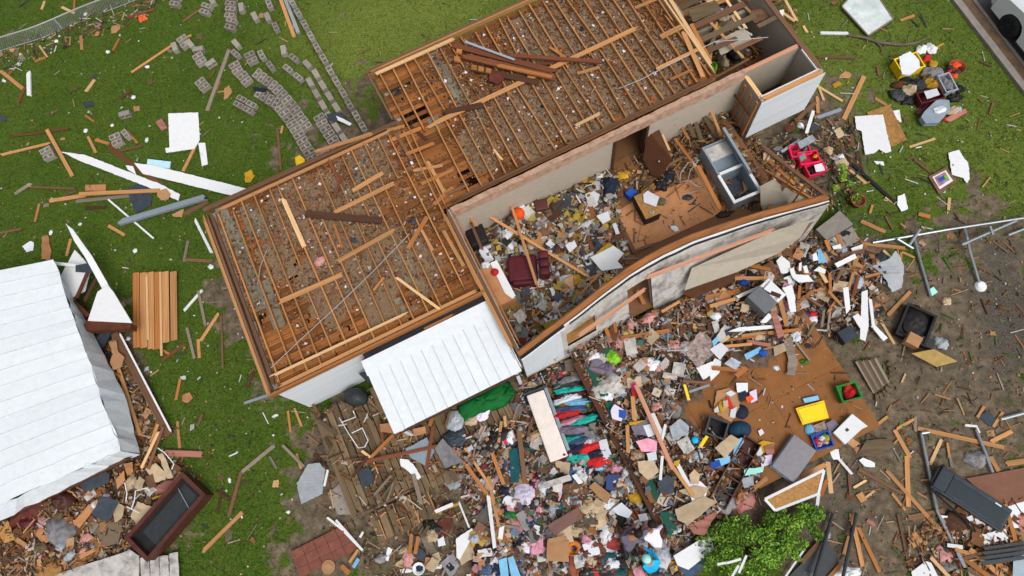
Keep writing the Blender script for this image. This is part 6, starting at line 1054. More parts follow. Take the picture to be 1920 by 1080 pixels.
# ---- items by the top edge of the floor and the lumber heap
ck = empty('cooker', g(1427, 566, .6), wang(1427, 566, -42), 'grey and white cooker tipped over in front of the wall', 'cooker'); pad('oven_body', -.42, .10, -.36, .36, .0, .6, plain('oven_grey', (120, 124, 128), var=.08), ck, .02); pad('white_front', .11, .5, -.35, .35, .05, .5, 'white_sheet', ck, .02)
for q in ((.16, .44, -.28, -.20), (.16, .44, -.05, .03), (.2, .4, .12, .2)): pad('door_trim', *q, .501, .515, 'silver', ck, .004)
B(1424, 541, 1465, 556, 8, 'dark brown', z=.5, th=.06); S([(1441, 532), (1446, 526), (1468, 552), (1455, 556), (1432, 542)], 'white_sheet', z=.5, phrase='white panel piece'); carton('dark_crate', 1588, 628, .48, .4, .3, -30, 'slate', 'dark grey crate upside down at the floor corner', 'crate', .1)
WS = 'white painted wreckage boards'
for poly, z, ph in [([(1455, 490), (1465, 480), (1480, 492), (1482, 505), (1476, 512), (1465, 515)], .3, 'white broken panel'), ([(1480, 505), (1488, 502), (1492, 515), (1515, 516), (1525, 528), (1498, 530), (1486, 522)], .3, 'white bent trim'), ([(1463, 524), (1482, 516), (1486, 530), (1470, 535)], .3, 'white broken panel'), ([(1466, 540), (1484, 535), (1490, 555), (1492, 585), (1482, 586), (1476, 560)], .25, 'white bent trim'), ([(1615, 548), (1626, 544), (1628, 612), (1622, 640), (1612, 636)], .3, 'long white board'), ([(1628, 560), (1634, 562), (1640, 610), (1634, 612)], .25, 'narrow white board'), ([(1598, 594), (1608, 588), (1626, 606), (1612, 616)], .35, 'white square panel'), ([(1632, 612), (1640, 610), (1664, 634), (1656, 640)], .15, 'white board end'), ([(1580, 541), (1590, 538), (1594, 580), (1586, 590)], .35, 'cream round post'), ([(1564, 495), (1602, 476), (1606, 484), (1570, 502)], .35, 'white trim with red side'), ([(1525, 508), (1535, 500), (1548, 506), (1546, 514), (1536, 510)], .3, 'white curled trim'), ([(1560, 462), (1575, 458), (1578, 466), (1562, 468)], .2, 'white foam scrap'), ([(1595, 466), (1618, 458), (1616, 468), (1598, 472)], .2, 'white foam scrap'), ([(1523, 478), (1530, 474), (1534, 488), (1524, 490)], .3, 'white plaster scrap'), ([(1498, 494), (1503, 492), (1502, 508), (1497, 508)], .3, 'white trim scrap'), ([(1505, 500), (1512, 498), (1516, 512), (1508, 512)], .3, 'white trim scrap'), ([(1425, 605), (1440, 588), (1450, 592), (1436, 606)], .3, 'white panel piece'), ([(1365, 622), (1385, 614), (1450, 610), (1452, 616), (1380, 622)], .25, 'long white strip'), ([(1380, 555), (1425, 535), (1428, 539), (1384, 560)], .3, 'long white strip'), ([(1330, 690), (1340, 672), (1352, 678), (1348, 700), (1332, 715)], .2, 'torn white sheet'), ([(1305, 690), (1335, 678), (1340, 700), (1318, 712)], .2, 'torn white sheet')]:
    S(poly, 'white_sheet', z=z, th=.03, phrase=ph, torn=.012 if 'torn' in ph or 'bent' in ph else .004, cat='trim', name='white_wreckage', group=WS)
S([(1533, 470), (1538, 466), (1552, 492), (1534, 494)], 'sky_blue', z=.35, phrase='triangular blue plastic piece'); S([(1444, 585), (1454, 582), (1470, 630), (1458, 635)], 'pink', z=.4, th=.04, phrase='pink plank'); S([(1500, 592), (1512, 588), (1522, 612), (1508, 620)], 'brown', z=.3, phrase='brown panel'); C(1524, 600, 8, 8, 0, 'paper', .1, dz=.3, phrase='round white plate', cat='plate', name='plate', folds=.05); C(1522, 588, 8, 5, 0, 'red', .12, dz=.3, phrase='red cloth'); C(1514, 590, 6, 5, 0, 'blue', .1, dz=.3, phrase='blue cloth'); C(1396, 530, 9, 7, 0, 'blue', .15, dz=.2, phrase='blue bag', cat='bag', name='bag')
LG = 'lumber in the splintered heap'
for a in [(1378, 492, 1445, 506, 8, 'orange pine'), (1378, 512, 1442, 514, 9, 'orange pine'), (1378, 522, 1440, 522, 8, 'pine'), (1372, 500, 1460, 510, 6, 'brown'), (1495, 585, 1500, 535, 7, 'orange pine'), (1492, 610, 1498, 560, 8, 'pine'), (1460, 555, 1475, 612, 10, 'pine'), (1520, 530, 1565, 515, 6, 'brown'), (1558, 472, 1600, 500, 6, 'pine'), (1600, 510, 1648, 552, 7, 'pine'), (1530, 520, 1552, 545, 6, 'orange pine'), (1575, 515, 1625, 500, 8, 'brown'), (1525, 545, 1565, 545, 5, 'orange pine'), (1552, 545, 1580, 575, 6, 'pine'), (1538, 510, 1550, 530, 8, 'pale pine'), (1558, 560, 1555, 510, 6, 'orange pine'), (1602, 500, 1606, 480, 10, 'pine'), (1568, 530, 1580, 500, 6, 'brown'), (1590, 545, 1600, 510, 6, 'pine'), (1600, 555, 1610, 515, 7, 'red brown'), (1550, 590, 1570, 560, 6, 'pine'), (1540, 600, 1565, 580, 6, 'brown'), (1500, 565, 1525, 545, 7, 'orange pine'), (1510, 555, 1540, 575, 6, 'brown'), (1600, 460, 1640, 472, 7, 'brown'), (1575, 480, 1620, 470, 8, 'brown'), (1552, 500, 1575, 480, 6, 'dark brown'), (1548, 450, 1556, 470, 8, 'orange pine'), (1520, 470, 1560, 460, 7, 'brown'), (1500, 480, 1520, 455, 7, 'weathered'), (1590, 590, 1640, 578, 5, 'pine'), (1610, 580, 1650, 572, 6, 'orange pine'), (1555, 610, 1580, 590, 6, 'dark brown'), (1540, 615, 1545, 580, 5, 'grey'), (1552, 620, 1556, 585, 5, 'grey'), (1480, 600, 1520, 608, 6, 'brown'), (1420, 590, 1440, 570, 6, 'red brown'), (1440, 625, 1500, 618, 7, 'orange pine'), (1390, 630, 1450, 622, 6, 'pine'), (1350, 640, 1420, 630, 6, 'orange pine'), (1355, 650, 1410, 645, 6, 'pine'), (1400, 640, 1445, 648, 8, 'pink'), (1165, 635, 1255, 620, 9, 'orange pine'), (1240, 585, 1275, 565, 6, 'pine'), (1320, 560, 1390, 545, 12, 'orange pine'), (1330, 575, 1380, 560, 8, 'pine'), (1150, 590, 1155, 625, 7, 'orange pine'), (1175, 560, 1180, 590, 7, 'brown'), (1195, 545, 1208, 570, 8, 'orange pine'), (1130, 600, 1145, 640, 8, 'orange pine'), (1260, 680, 1285, 700, 10, 'dark brown'), (1240, 660, 1275, 690, 10, 'dark brown'), (1335, 690, 1400, 695, 9, 'orange pine'), (1380, 705, 1400, 690, 10, 'orange pine'), (1280, 715, 1330, 718, 6, 'brown'), (1570, 440, 1580, 470, 8, 'orange pine'), (1620, 520, 1660, 510, 6, 'pine'), (1515, 630, 1530, 600, 5, 'grey')]: B(*a, z=.12+.25*((a[0]*7+a[1]*3) % 10)/10, th=.045, group=LG, name='lumber')
B(1192, 722, 1262, 880, 9, 'salmon', z=.5, z1=.35, th=.06, label='long leaning board across the rubble right of the carpet', cat='board'); B(1240, 845, 1300, 930, 8, 'pine', z=.35); B(1186, 742, 1190, 790, 9, 'pine', z=.3); B(1180, 795, 1215, 790, 7, 'ochre', z=.3); B(1176, 795, 1178, 850, 8, 'pine', z=.25); B(1283, 720, 1292, 752, 6, 'yellow', z=.3, noun='level', label='yellow spirit level in the rubble', cat='tool', name='spirit_level'); B(1292, 735, 1330, 722, 5, 'steel', z=.3); B(1313, 838, 1326, 818, 7, 'yellow', z=.3, noun='tube', label='yellow tube in the rubble left of the black tote', cat='tube', name='tube'); B(1240, 830, 1248, 795, 6, 'white', z=.35); B(1238, 900, 1242, 855, 6, 'white', z=.35)
B(1220, 775, 1240, 820, 16, 'white', z=.28); B(1270, 870, 1300, 925, 9, 'white', z=.25); B(1395, 930, 1440, 895, 9, 'pine', z=.3); B(1390, 925, 1375, 945, 7, 'orange pine', z=.2)
S([(1297, 640), (1282, 640), (1275, 650), (1290, 672), (1310, 690), (1340, 660), (1332, 635), (1312, 622)], mat('photo_mix', L(140, 124, 118), var=.7, scale=(11, 11, 11)), z=.2, th=.05, torn=.03, label='spilled heap of photographs and cards in the rubble', cat='papers', name='photo_heap'); S([(1330, 655), (1352, 642), (1366, 655), (1350, 675)], 'paper', z=.32, phrase='white notebook', cat='notebook', name='notebook'); S([(1335, 640), (1345, 630), (1348, 638), (1338, 652)], 'sky_blue', z=.3, phrase='pale blue strip'); S([(1358, 682), (1372, 670), (1390, 680), (1380, 694)], 'silver', z=.3, phrase='grey picture frame', cat='frame', name='picture_frame'); S([(1395, 665), (1425, 650), (1430, 658), (1400, 675)], 'sky_blue', z=.25, phrase='pale blue towel'); C(1430, 662, 8, 7, 0, 'blue', .15, dz=.2, phrase='blue bag', cat='bag', name='bag')
C(1150, 670, 14, 14, 30, 'lime', .2, dz=.1, label='lime green cloth at the carpet corner', cat='cloth'); C(1138, 690, 16, 10, 0, 'cloth_purple', .2, dz=.1, phrase='grey purple cloth'); carton('dark_cushion', 1122, 686, .5, .42, .2, 20, 'cloth_purple', 'dark square cushion near the wall end', 'cushion', .6, bev=.07); C(1148, 725, 34, 22, -18, 'dirty_white', .22, label='big stained white cloth bundle on the green carpet', cat='cloth', name='cloth_bundle', dz=.05); C(1170, 640, 26, 14, 0, 'insulation_pink', .25, phrase='pink insulation', cat='insulation', name='insulation_clump'); C(1090, 650, 22, 22, 20, 'insulation_pink', .3, phrase='pink insulation', cat='insulation', name='insulation_clump', on=.3); C(1235, 545, 16, 12, 0, 'insulation_pink', .25, phrase='pink insulation', cat='insulation', name='insulation_clump'); C(1215, 600, 18, 10, -30, 'insulation_pink', .2, phrase='pink insulation', cat='insulation', name='insulation_clump'); C(1185, 610, 10, 10, 0, 'insulation_pink', .25, phrase='pink insulation', cat='insulation', name='insulation_clump'); C(1265, 650, 14, 12, 0, 'insulation_pink', .2, phrase='pink insulation', cat='insulation', name='insulation_clump'); C(1220, 577, 14, 16, 0, 'ochre', .2, phrase='ochre insulation', cat='insulation', name='insulation_clump')
S([(1118, 648), (1150, 655), (1160, 672), (1130, 668)], 'carpet_green', on=.75, phrase='green carpet flap')
for pl in ([(1098, 690), (1112, 686), (1142, 742), (1126, 744)], [(1134, 756), (1148, 752), (1158, 790), (1150, 794)], [(1170, 690), (1178, 690), (1216, 760), (1208, 762)], [(1186, 852), (1194, 848), (1226, 905), (1240, 940), (1228, 938)], [(1236, 960), (1262, 958), (1272, 990), (1256, 1004)]): S(pl, 'carpet_green', on=.72, th=.012, torn=.01, phrase='green carpet strip', cat='carpet', name='carpet_strip', group='green carpet strips')
C(1390, 940, 26, 18, -20, plain('pink_film', (206, 140, 130), var=.2), .3, label='crumpled salmon pink sheet at the foot of the bookcase', cat='sheet', name='crumpled_sheet'); C(1360, 945, 18, 14, 20, 'plastic_film', .2, phrase='clear plastic sheet', cat='plastic', name='plastic_sheet')
rb = [([(1272, 920), (1300, 910), (1330, 915), (1310, 940)], 'tan'), ([(1265, 955), (1320, 930), (1345, 940), (1290, 985), (1270, 975)], 'tan'), ([(1290, 985), (1330, 945), (1345, 960), (1320, 1005), (1300, 1000)], 'pink'), ([(1195, 865), (1225, 862), (1235, 885), (1215, 900), (1198, 885)], 'tan'), ([(1232, 905), (1250, 890), (1265, 898), (1262, 925), (1238, 925)], 'slate'), ([(1290, 905), (1305, 898), (1328, 915), (1322, 935), (1300, 945), (1292, 925)], 'lilac'), ([(1292, 890), (1302, 880), (1312, 890), (1310, 908), (1295, 908)], 'tan'), ([(1192, 828), (1215, 822), (1232, 828), (1230, 848), (1202, 846)], 'pink_cloth'), ([(1212, 850), (1230, 846), (1232, 862), (1216, 864)], 'paper'), ([(1183, 800), (1215, 788), (1230, 800), (1228, 818), (1190, 815)], 'cloth_purple'), ([(1205, 798), (1228, 792), (1238, 812), (1215, 820)], 'paper'), ([(1340, 840), (1370, 815), (1388, 825), (1360, 860)], 'tan'), ([(1375, 830), (1390, 820), (1395, 828), (1375, 858)], 'sky_blue'), ([(1340, 862), (1368, 855), (1370, 866), (1348, 876)], 'sky_blue'), ([(1330, 868), (1348, 862), (1352, 874), (1335, 880)], 'blue'), ([(1395, 880), (1432, 875), (1430, 885), (1395, 892)], 'mint'), ([(1390, 898), (1412, 892), (1414, 910), (1395, 915)], 'silver'), ([(1145, 770), (1152, 758), (1172, 770), (1165, 790), (1148, 785)], 'lilac'), ([(1146, 765), (1152, 760), (1156, 776), (1150, 780)], 'pink_cloth'), ([(1160, 768), (1175, 770), (1172, 785), (1160, 782)], 'blue'), ([(1183, 722), (1192, 716), (1196, 730), (1188, 735)], 'magenta'), ([(1184, 732), (1193, 732), (1194, 744), (1186, 743)], 'red'), ([(1264, 865), (1275, 862), (1272, 875), (1262, 872)], 'ochre'), ([(1255, 800), (1275, 785), (1292, 800), (1290, 812), (1262, 828)], 'silver')]
for poly, m in rb: S(poly, m, z=.3, th=.025, torn=.012, phrase={'tan': 'tan cardboard', 'pink': 'pink board', 'slate': 'dark tray', 'lilac': 'pale paper', 'pink_cloth': 'pink printed card', 'paper': 'white paper', 'cloth_purple': 'dark purple cushion cover', 'sky_blue': 'pale blue sheet', 'blue': 'blue packet', 'mint': 'mint plastic piece', 'silver': 'grey metal rack', 'magenta': 'magenta wrapper', 'red': 'red wrapper', 'ochre': 'yellow packet'}[m], cat='scrap', name='rubble_sheet', group='flat things in the rubble')
C(1303, 825, 6, 6, 0, 'cyan', .12, dz=.25, label='small turquoise ball in the rubble left of the black tote', cat='ball', name='ball', folds=0)
# ================================================================== clothes area left of the sill beam
pm = empty('pale_mattress', g(1024, 798, .05), wang(1024, 798, 70), 'pale long mattress in a grey frame beside the hanging clothes', 'mattress'); pad('mattress_body', -1.0, 1.08, -.26, .3, .12, .34, plain('cream_ticking', (216, 206, 198), var=.08), pm, .04); pad('frame_board', -1.06, 1.12, -.04+.36, .42, .05, .3, 'steel_paint', pm, .01); pad('frame_board', -1.1, -1.03, -.3, .4, .05, .32, 'slate', pm, .01)
cl = [('grey_cloth', 1068, 714), ('charcoal', 1072, 724), ('turquoise', 1066, 733), ('maroon', 1070, 741), ('paper', 1064, 748), ('bin_green', 1062, 754), ('red', 1060, 762), ('sky_blue', 1076, 756), ('denim', 1068, 768), ('red', 1060, 776), ('dark', 1070, 784), ('pink_cloth', 1074, 790), ('dark', 1080, 798), ('turquoise', 1092, 790), ('cloth_purple', 1074, 806), ('maroon', 1078, 816), ('turquoise', 1070, 824), ('denim', 1090, 826), ('navy', 1085, 838), ('red', 1106, 842), ('maroon', 1062, 852), ('dark', 1082, 848), ('turquoise', 1088, 858), ('navy', 1120, 852), ('red', 1126, 864), ('sky_blue', 1130, 872), ('paper', 1110, 830)]
for i, (m, x, y) in enumerate(cl): C(x, y, 29 if i < 17 else 22, 8 if i < 17 else 12, -14+(i*37) % 20-8, m, .16+.03*(i % 3), label='%s garment from the top in the row of hanging clothes, %s' % (ORDW[i], {'grey_cloth': 'grey', 'charcoal': 'charcoal', 'paper': 'white', 'bin_green': 'green', 'sky_blue': 'light blue', 'dark': 'black', 'pink_cloth': 'pink', 'cloth_purple': 'purple grey'}.get(m, m)), cat='garment', name='garment', group='garments in the clothes row', on=.16+.03*(i % 5), folds=1.0)
C(908, 754, 54, 24, -24, 'green_cloth', .3, label='bright green blanket in front of the white porch roof', cat='blanket', name='green_blanket', on=.45); C(950, 735, 14, 12, 0, 'green_cloth', .3, label='folded end of green blanket next to the house corner', cat='blanket', name='green_blanket', on=.4)
SOFT = [(935, 818, 20, 14, -20, 'dark', 'black jacket'), (920, 835, 14, 10, 20, 'dark', 'black jacket'), (955, 820, 9, 12, 0, 'white_sheet', 'white bag'), (948, 826, 8, 6, 0, 'magenta', 'magenta cloth'), (852, 790, 16, 18, 10, 'silver', 'silver tarp'), (855, 822, 22, 16, 0, 'slate', 'dark teal tarp'), (838, 838, 12, 9, 0, 'slate', 'dark teal tarp'), (905, 778, 14, 9, -30, 'lilac', 'pale blue bag'), (884, 788, 12, 10, 0, 'tan', 'tan bag'), (846, 905, 16, 12, 30, 'silver', 'crumpled foil'), (985, 928, 20, 20, 20, 'lilac', 'pale blue bag'), (978, 920, 10, 18, -40, 'navy', 'navy cloth'), (1005, 905, 12, 12, 40, 'maroon', 'maroon cloth'), (1000, 895, 6, 5, 0, 'red', 'red cloth'), (1000, 942, 12, 9, 0, 'dark', 'dark cloth'), (1035, 935, 12, 12, 0, 'dark', 'black bag'), (1042, 955, 18, 12, 30, 'silver', 'grey foil bag'), (965, 963, 16, 12, 10, 'bin_green', 'green tub lid'), (1112, 965, 26, 22, 40, 'tan', 'beige coat'), (1010, 1020, 18, 14, -30, 'pink_cloth', 'pink plush'), (990, 1028, 10, 8, 0, 'lilac', 'pale plush'), (1145, 942, 9, 9, 0, 'paper', 'crumpled paper'), (1190, 930, 14, 12, 0, 'ochre', 'yellow cloth'), (1205, 935, 9, 12, 0, 'navy', 'navy cloth'), (1160, 970, 16, 18, 0, 'dark', 'black bag'), (1190, 975, 6, 14, 20, 'orange', 'orange cloth'), (1186, 985, 5, 10, -40, 'magenta', 'pink scarf'), (1140, 1005, 14, 18, 10, 'white_sheet', 'white shirt'), (1148, 1008, 5, 20, 0, 'orange', 'orange scarf'), (1125, 1000, 8, 16, 20, 'navy', 'navy cloth'), (1118, 1028, 16, 9, 20, 'red', 'red cloth'), (1108, 1022, 14, 6, -10, 'bin_green', 'green cloth'), (1150, 1040, 22, 9, 30, 'white_sheet', 'white pillow'), (1130, 1050, 18, 8, 20, 'charcoal', 'grey patterned cloth'), (1138, 1062, 18, 6, -20, 'turquoise', 'green towel'), (1115, 1070, 10, 6, 40, 'red', 'red cloth'), (1150, 1075, 20, 8, 0, 'teal', 'teal cloth'), (1095, 1046, 12, 10, 20, 'silver', 'grey bag'), (1170, 1055, 14, 10, 0, 'dark', 'black cloth'), (1100, 1072, 16, 8, 0, 'navy', 'navy cloth'), (1195, 1068, 8, 18, -30, 'pink_cloth', 'pink cloth'), (1240, 1075, 20, 10, 0, 'charcoal', 'grey cloth'), (1250, 1052, 8, 8, 0, 'lilac', 'pale plastic bag'), (1240, 1034, 16, 14, 20, 'silver', 'clear plastic bag'), (1076, 1058, 12, 18, 0, 'terracotta', 'orange brown cloth'), (1262, 1062, 12, 10, 0, 'ochre', 'ochre cloth'), (1060, 998, 14, 10, 20, 'tan', 'pale cloth'), (1085, 1000, 18, 12, 0, 'tan', 'pale cloth'), (1090, 985, 14, 8, 30, 'weathered', 'brown cloth'), (1165, 905, 14, 10, 0, 'tan', 'tan plush'), (1125, 905, 14, 6, 40, 'turquoise', 'green ribbon'), (1135, 918, 6, 10, 0, 'turquoise', 'green ribbon'), (1010, 958, 8, 8, 0, 'pink_cloth', 'pink cloth'), (965, 985, 20, 8, 20, 'tan', 'pale cloth'), (950, 1000, 26, 10, 10, 'tan', 'pale cloth'), (985, 995, 9, 7, 0, 'navy', 'dark blue shoe'), (970, 1025, 8, 8, 0, 'navy', 'dark blue shoe'), (1090, 895, 20, 8, -10, 'weathered', 'brown cloth'), (1070, 875, 22, 10, -10, 'weathered', 'brown cloth'), (795, 850, 12, 10, 20, 'steel_paint', 'grey tarp'), (1025, 700, 30, 9, -24, 'dark', 'dark cloth'), (1060, 690, 12, 8, 0, 'charcoal', 'dark cloth'), (1052, 697, 5, 7, 0, 'red', 'red cloth'), (1000, 720, 10, 6, 0, 'tan', 'pale cloth'), (1110, 790, 8, 14, 20, 'leaf', 'green cloth'), (1102, 760, 6, 12, 0, 'leaf', 'green cloth')]
for x, y, a, b, an, m, ph in SOFT: C(x, y, a, b, an, m, phrase=ph, dz=.08, cat=ph.split()[-1], name=ph.replace(' ', '_'), group='soft belongings in the clothes rubble')
S([(955, 845), (972, 838), (976, 880), (972, 905), (958, 905)], 'teal', z=.15, th=.04, label='teal narrow panel standing between two boards', cat='panel'); carton('cardboard_box', 1046, 1032, .62, .56, .35, 3, 'cardboard', 'large open cardboard box at the bottom of the rubble', 'box', .2); S([(1028, 1010), (1062, 1004), (1064, 1012), (1030, 1018)], 'cardboard', z=.45, phrase='cardboard flap')
tr_ = [(.09+.075*math.cos(a), .075+.075*math.sin(a)) for a in [2*math.pi*k/10 for k in range(11)]]; tag(MB().lathe([(r_+.06, z_) for r_, z_ in tr_], 22).obj('doughnut_cushion', mat('ring_brown', L(190, 110, 34), var=.25), None, gg(1076, 1028, .05), 0, True), 'round orange brown doughnut cushion beside the cardboard box', 'cushion')
S([(1104, 913), (1115, 903), (1146, 928), (1138, 945), (1125, 935)], 'cardboard', z=.25, th=.06, label='tan cardboard strip above the beige coat'); S([(1026, 985), (1085, 950), (1092, 970), (1040, 1005)], mat('mauve_board', L(112, 82, 74), var=.15), z=.3, th=.04, label='mauve brown board in the clothes rubble', cat='board'); S([(1018, 905), (1068, 890), (1072, 900), (1022, 916)], 'dirty_white', z=.25, th=.05, label='dirty white plank under brown cloth', cat='plank'); S([(1072, 892), (1080, 888), (1094, 905), (1085, 908)], 'white_sheet', z=.25, phrase='white board end'); carton('wooden_box', 1072, 918, .5, .35, .15, -12, 'brown', 'small brown wooden box in the clothes rubble', 'box', .25)
S([(1147, 955), (1165, 942), (1186, 960), (1178, 972), (1158, 965)], 'paper', z=.28, phrase='white open book', cat='book', name='open_book'); S([(1196, 965), (1212, 962), (1215, 975), (1200, 978)], 'paper', z=.28, phrase='pale green card'); S([(935, 1050), (950, 1045), (955, 1090), (940, 1090)], 'sky_blue', z=.2, phrase='pale blue glass pane'); S([(952, 1046), (962, 1042), (980, 1090), (960, 1090)], 'sky_blue', z=.22, phrase='pale blue glass pane'); S([(965, 1040), (1022, 1040), (1030, 1090), (985, 1090)], mat('muddy', L(100, 82, 66), var=.25), z=.1, phrase='muddy brown board'); S([(1262, 1042), (1330, 1000), (1338, 1030), (1290, 1068), (1270, 1060)], 'white_sheet', z=.3, th=.08, label='pale box panel left of the green bush', cat='panel'); S([(1322, 1000), (1360, 975), (1372, 982), (1335, 1012)], 'silver', z=.3, phrase='grey metal panel'); S([(1270, 1062), (1330, 1032), (1325, 1060), (1290, 1085)], 'denim', z=.15, phrase='blue grey bag')
S([(1236, 960), (1262, 958), (1272, 990), (1268, 1006), (1254, 1005)], 'carpet_green', on=.5, z=.05, phrase='green carpet piece')
for a in [(972, 800, 985, 910, 10, 'brown'), (935, 830, 940, 790, 6, 'pine'), (948, 800, 946, 780, 6, 'pale pine'), (855, 845, 940, 965, 8, 'orange pine'), (870, 838, 925, 920, 6, 'pine'), (912, 820, 945, 910, 8, 'orange pine'), (805, 800, 812, 780, 8, 'orange pine'), (800, 880, 812, 800, 8, 'red brown'), (685, 866, 840, 832, 8, 'red brown'), (695, 858, 738, 815, 7, 'orange pine'), (678, 845, 695, 858, 6, 'pale pine'), (712, 790, 718, 830, 6, 'red brown'), (850, 845, 880, 870, 7, 'pine'), (938, 1000, 915, 890, 7, 'pine'), (870, 900, 945, 960, 5, 'brown'), (772, 1000, 768, 1040, 8, 'orange pine'), (785, 1005, 778, 1040, 8, 'orange pine'), (640, 1060, 655, 1075, 10, 'orange pine'), (655, 1055, 672, 1030, 6, 'pine'), (790, 1008, 805, 985, 7, 'weathered'), (600, 790, 632, 815, 9, 'weathered'), (615, 775, 630, 760, 5, 'brown'), (660, 800, 672, 785, 6, 'brown'), (660, 895, 690, 855, 6, 'dark brown'), (700, 930, 735, 890, 5, 'grey'), (715, 935, 745, 895, 5, 'weathered'), (725, 940, 738, 905, 4, 'grey'), (530, 835, 570, 875, 6, 'grey'), (600, 800, 620, 840, 8, 'weathered'), (812, 870, 825, 900, 7, 'grey'), (775, 890, 790, 945, 9, 'grey'), (1010, 880, 1050, 885, 9, 'brown'), (1145, 1000, 1155, 975, 7, 'pale pine'), (960, 800, 968, 770, 7, 'pine'), (990, 815, 1000, 780, 5, 'brown'), (835, 800, 845, 770, 5, 'brown'), (860, 940, 880, 990, 4, 'white'), (940, 985, 975, 990, 6, 'grey'), (1300, 945, 1330, 925, 6, 'brown'), (1020, 850, 1040, 870, 5, 'brown'), (815, 960, 850, 945, 8, 'white'), (830, 955, 860, 945, 6, 'ochre')]: B(*a, z=.15, group='boards around the deck and clothes')
B(915, 925, 928, 1030, 8, 'white', z=.25, label='long narrow white trim board in the bottom rubble', cat='trim'); S([(936, 990), (946, 985), (942, 1012), (934, 1010)], 'white_sheet', z=.2, phrase='white trim scrap'); S([(750, 860), (766, 862), (778, 875), (790, 895), (784, 900), (766, 884), (752, 874)], 'white_sheet', z=.1, torn=.015, label='ragged white piece lying on the deck', cat='scrap'); S([(672, 882), (692, 876), (705, 900), (680, 917)], 'slate', z=.06, th=.06, label='dark grey square box lid on the deck', cat='lid'); S([(760, 842), (800, 820), (815, 845), (800, 875), (770, 858)], 'steel_paint', z=.15, torn=.01, label='grey metal sheet on the deck below the porch roof corner'); S([(815, 840), (830, 822), (862, 858), (870, 865), (835, 878)], 'grey_cloth', z=.2, torn=.01, phrase='grey felt sheet'); S([(713, 796), (745, 792), (760, 815), (715, 810)], 'plywood', z=.2, th=.08, phrase='plywood offcut'); S([(775, 805), (798, 800), (800, 812), (778, 818)], 'plywood', z=.2, th=.08, phrase='plywood offcut'); S([(825, 885), (850, 880), (862, 905), (845, 920)], 'silver', z=.2, torn=.02, phrase='crumpled metal sheet')
ch_ = empty('garden_chair', g(676, 802, .4), 0, 'upturned white tubular garden chair on the deck', 'chair')
for pts in ([(636, 783, .5), (655, 815, .6), (672, 840, .5)], [(662, 770, .7), (667, 782, .6), (640, 792, .55)], [(672, 840, .5), (684, 838, .7), (690, 826, .8), (680, 804, .8)], [(680, 802, .8), (660, 812, .7)]): MB().tube([g(*p)-ch_.location for p in pts], .015, 6).obj('frame_tube', 'white_sheet', ch_)
S([(672, 700), (700, 692), (712, 720), (690, 718)], 'charcoal', on=1.2, zs=[0, .3, .1, 0], phrase='dark folding chair back'); C(668, 745, 22, 16, 10, 'charcoal', .4, on=.4, label='dark round kettle grill under the porch edge', cat='grill', name='grill', folds=.15)
S([(558, 905), (578, 870), (600, 868), (610, 880), (604, 925), (566, 945)], 'plastic_film', z=.1, th=.02, torn=.02, zs=[0, .2, .2, .1, 0, 0], label='grey translucent plastic sheet left of the deck', cat='plastic sheet'); S([(557, 905), (600, 890), (606, 925), (566, 945)], 'silver', z=.05, th=.05, phrase='grey board', torn=.01); B(608, 912, 615, 880, 5, 'white', z=.15)
S([(615, 925), (640, 905), (662, 965), (634, 965)], 'slab', z=.0, th=.03, label='grey concrete slab between plastic sheet and deck', cat='slab')
pv = empty('paver_slab', g(605, 1030), 0, 'red brown square paver slab at the bottom left of the deck', 'pavers'); A0, A1, A2, A3 = g(545, 1034, .1), g(648, 982, .1), g(672, 1030, .1), g(562, 1084, .1)
for i in range(5):
    for j in range(3):
        q = [(A0*(1-s)+A1*s)*(1-t)+(A3*(1-s)+A2*s)*t-pv.location for s, t in ((i/5+.003, j/3+.004), ((i+1)/5-.003, j/3+.004), ((i+1)/5-.003, (j+1)/3-.004), (i/5+.003, (j+1)/3-.004))]; MB().prism([(p.x, p.y) for p in q], 0, .1+.004*((i+j) % 2)).obj('paver', 'paver', pv)
for x0, y0, x1, y1 in ((613, 970, 645, 995), (630, 975, 680, 1032), (645, 996, 678, 1030)): B(x0, y0, x1, y1, 5, 'white', z=.15)
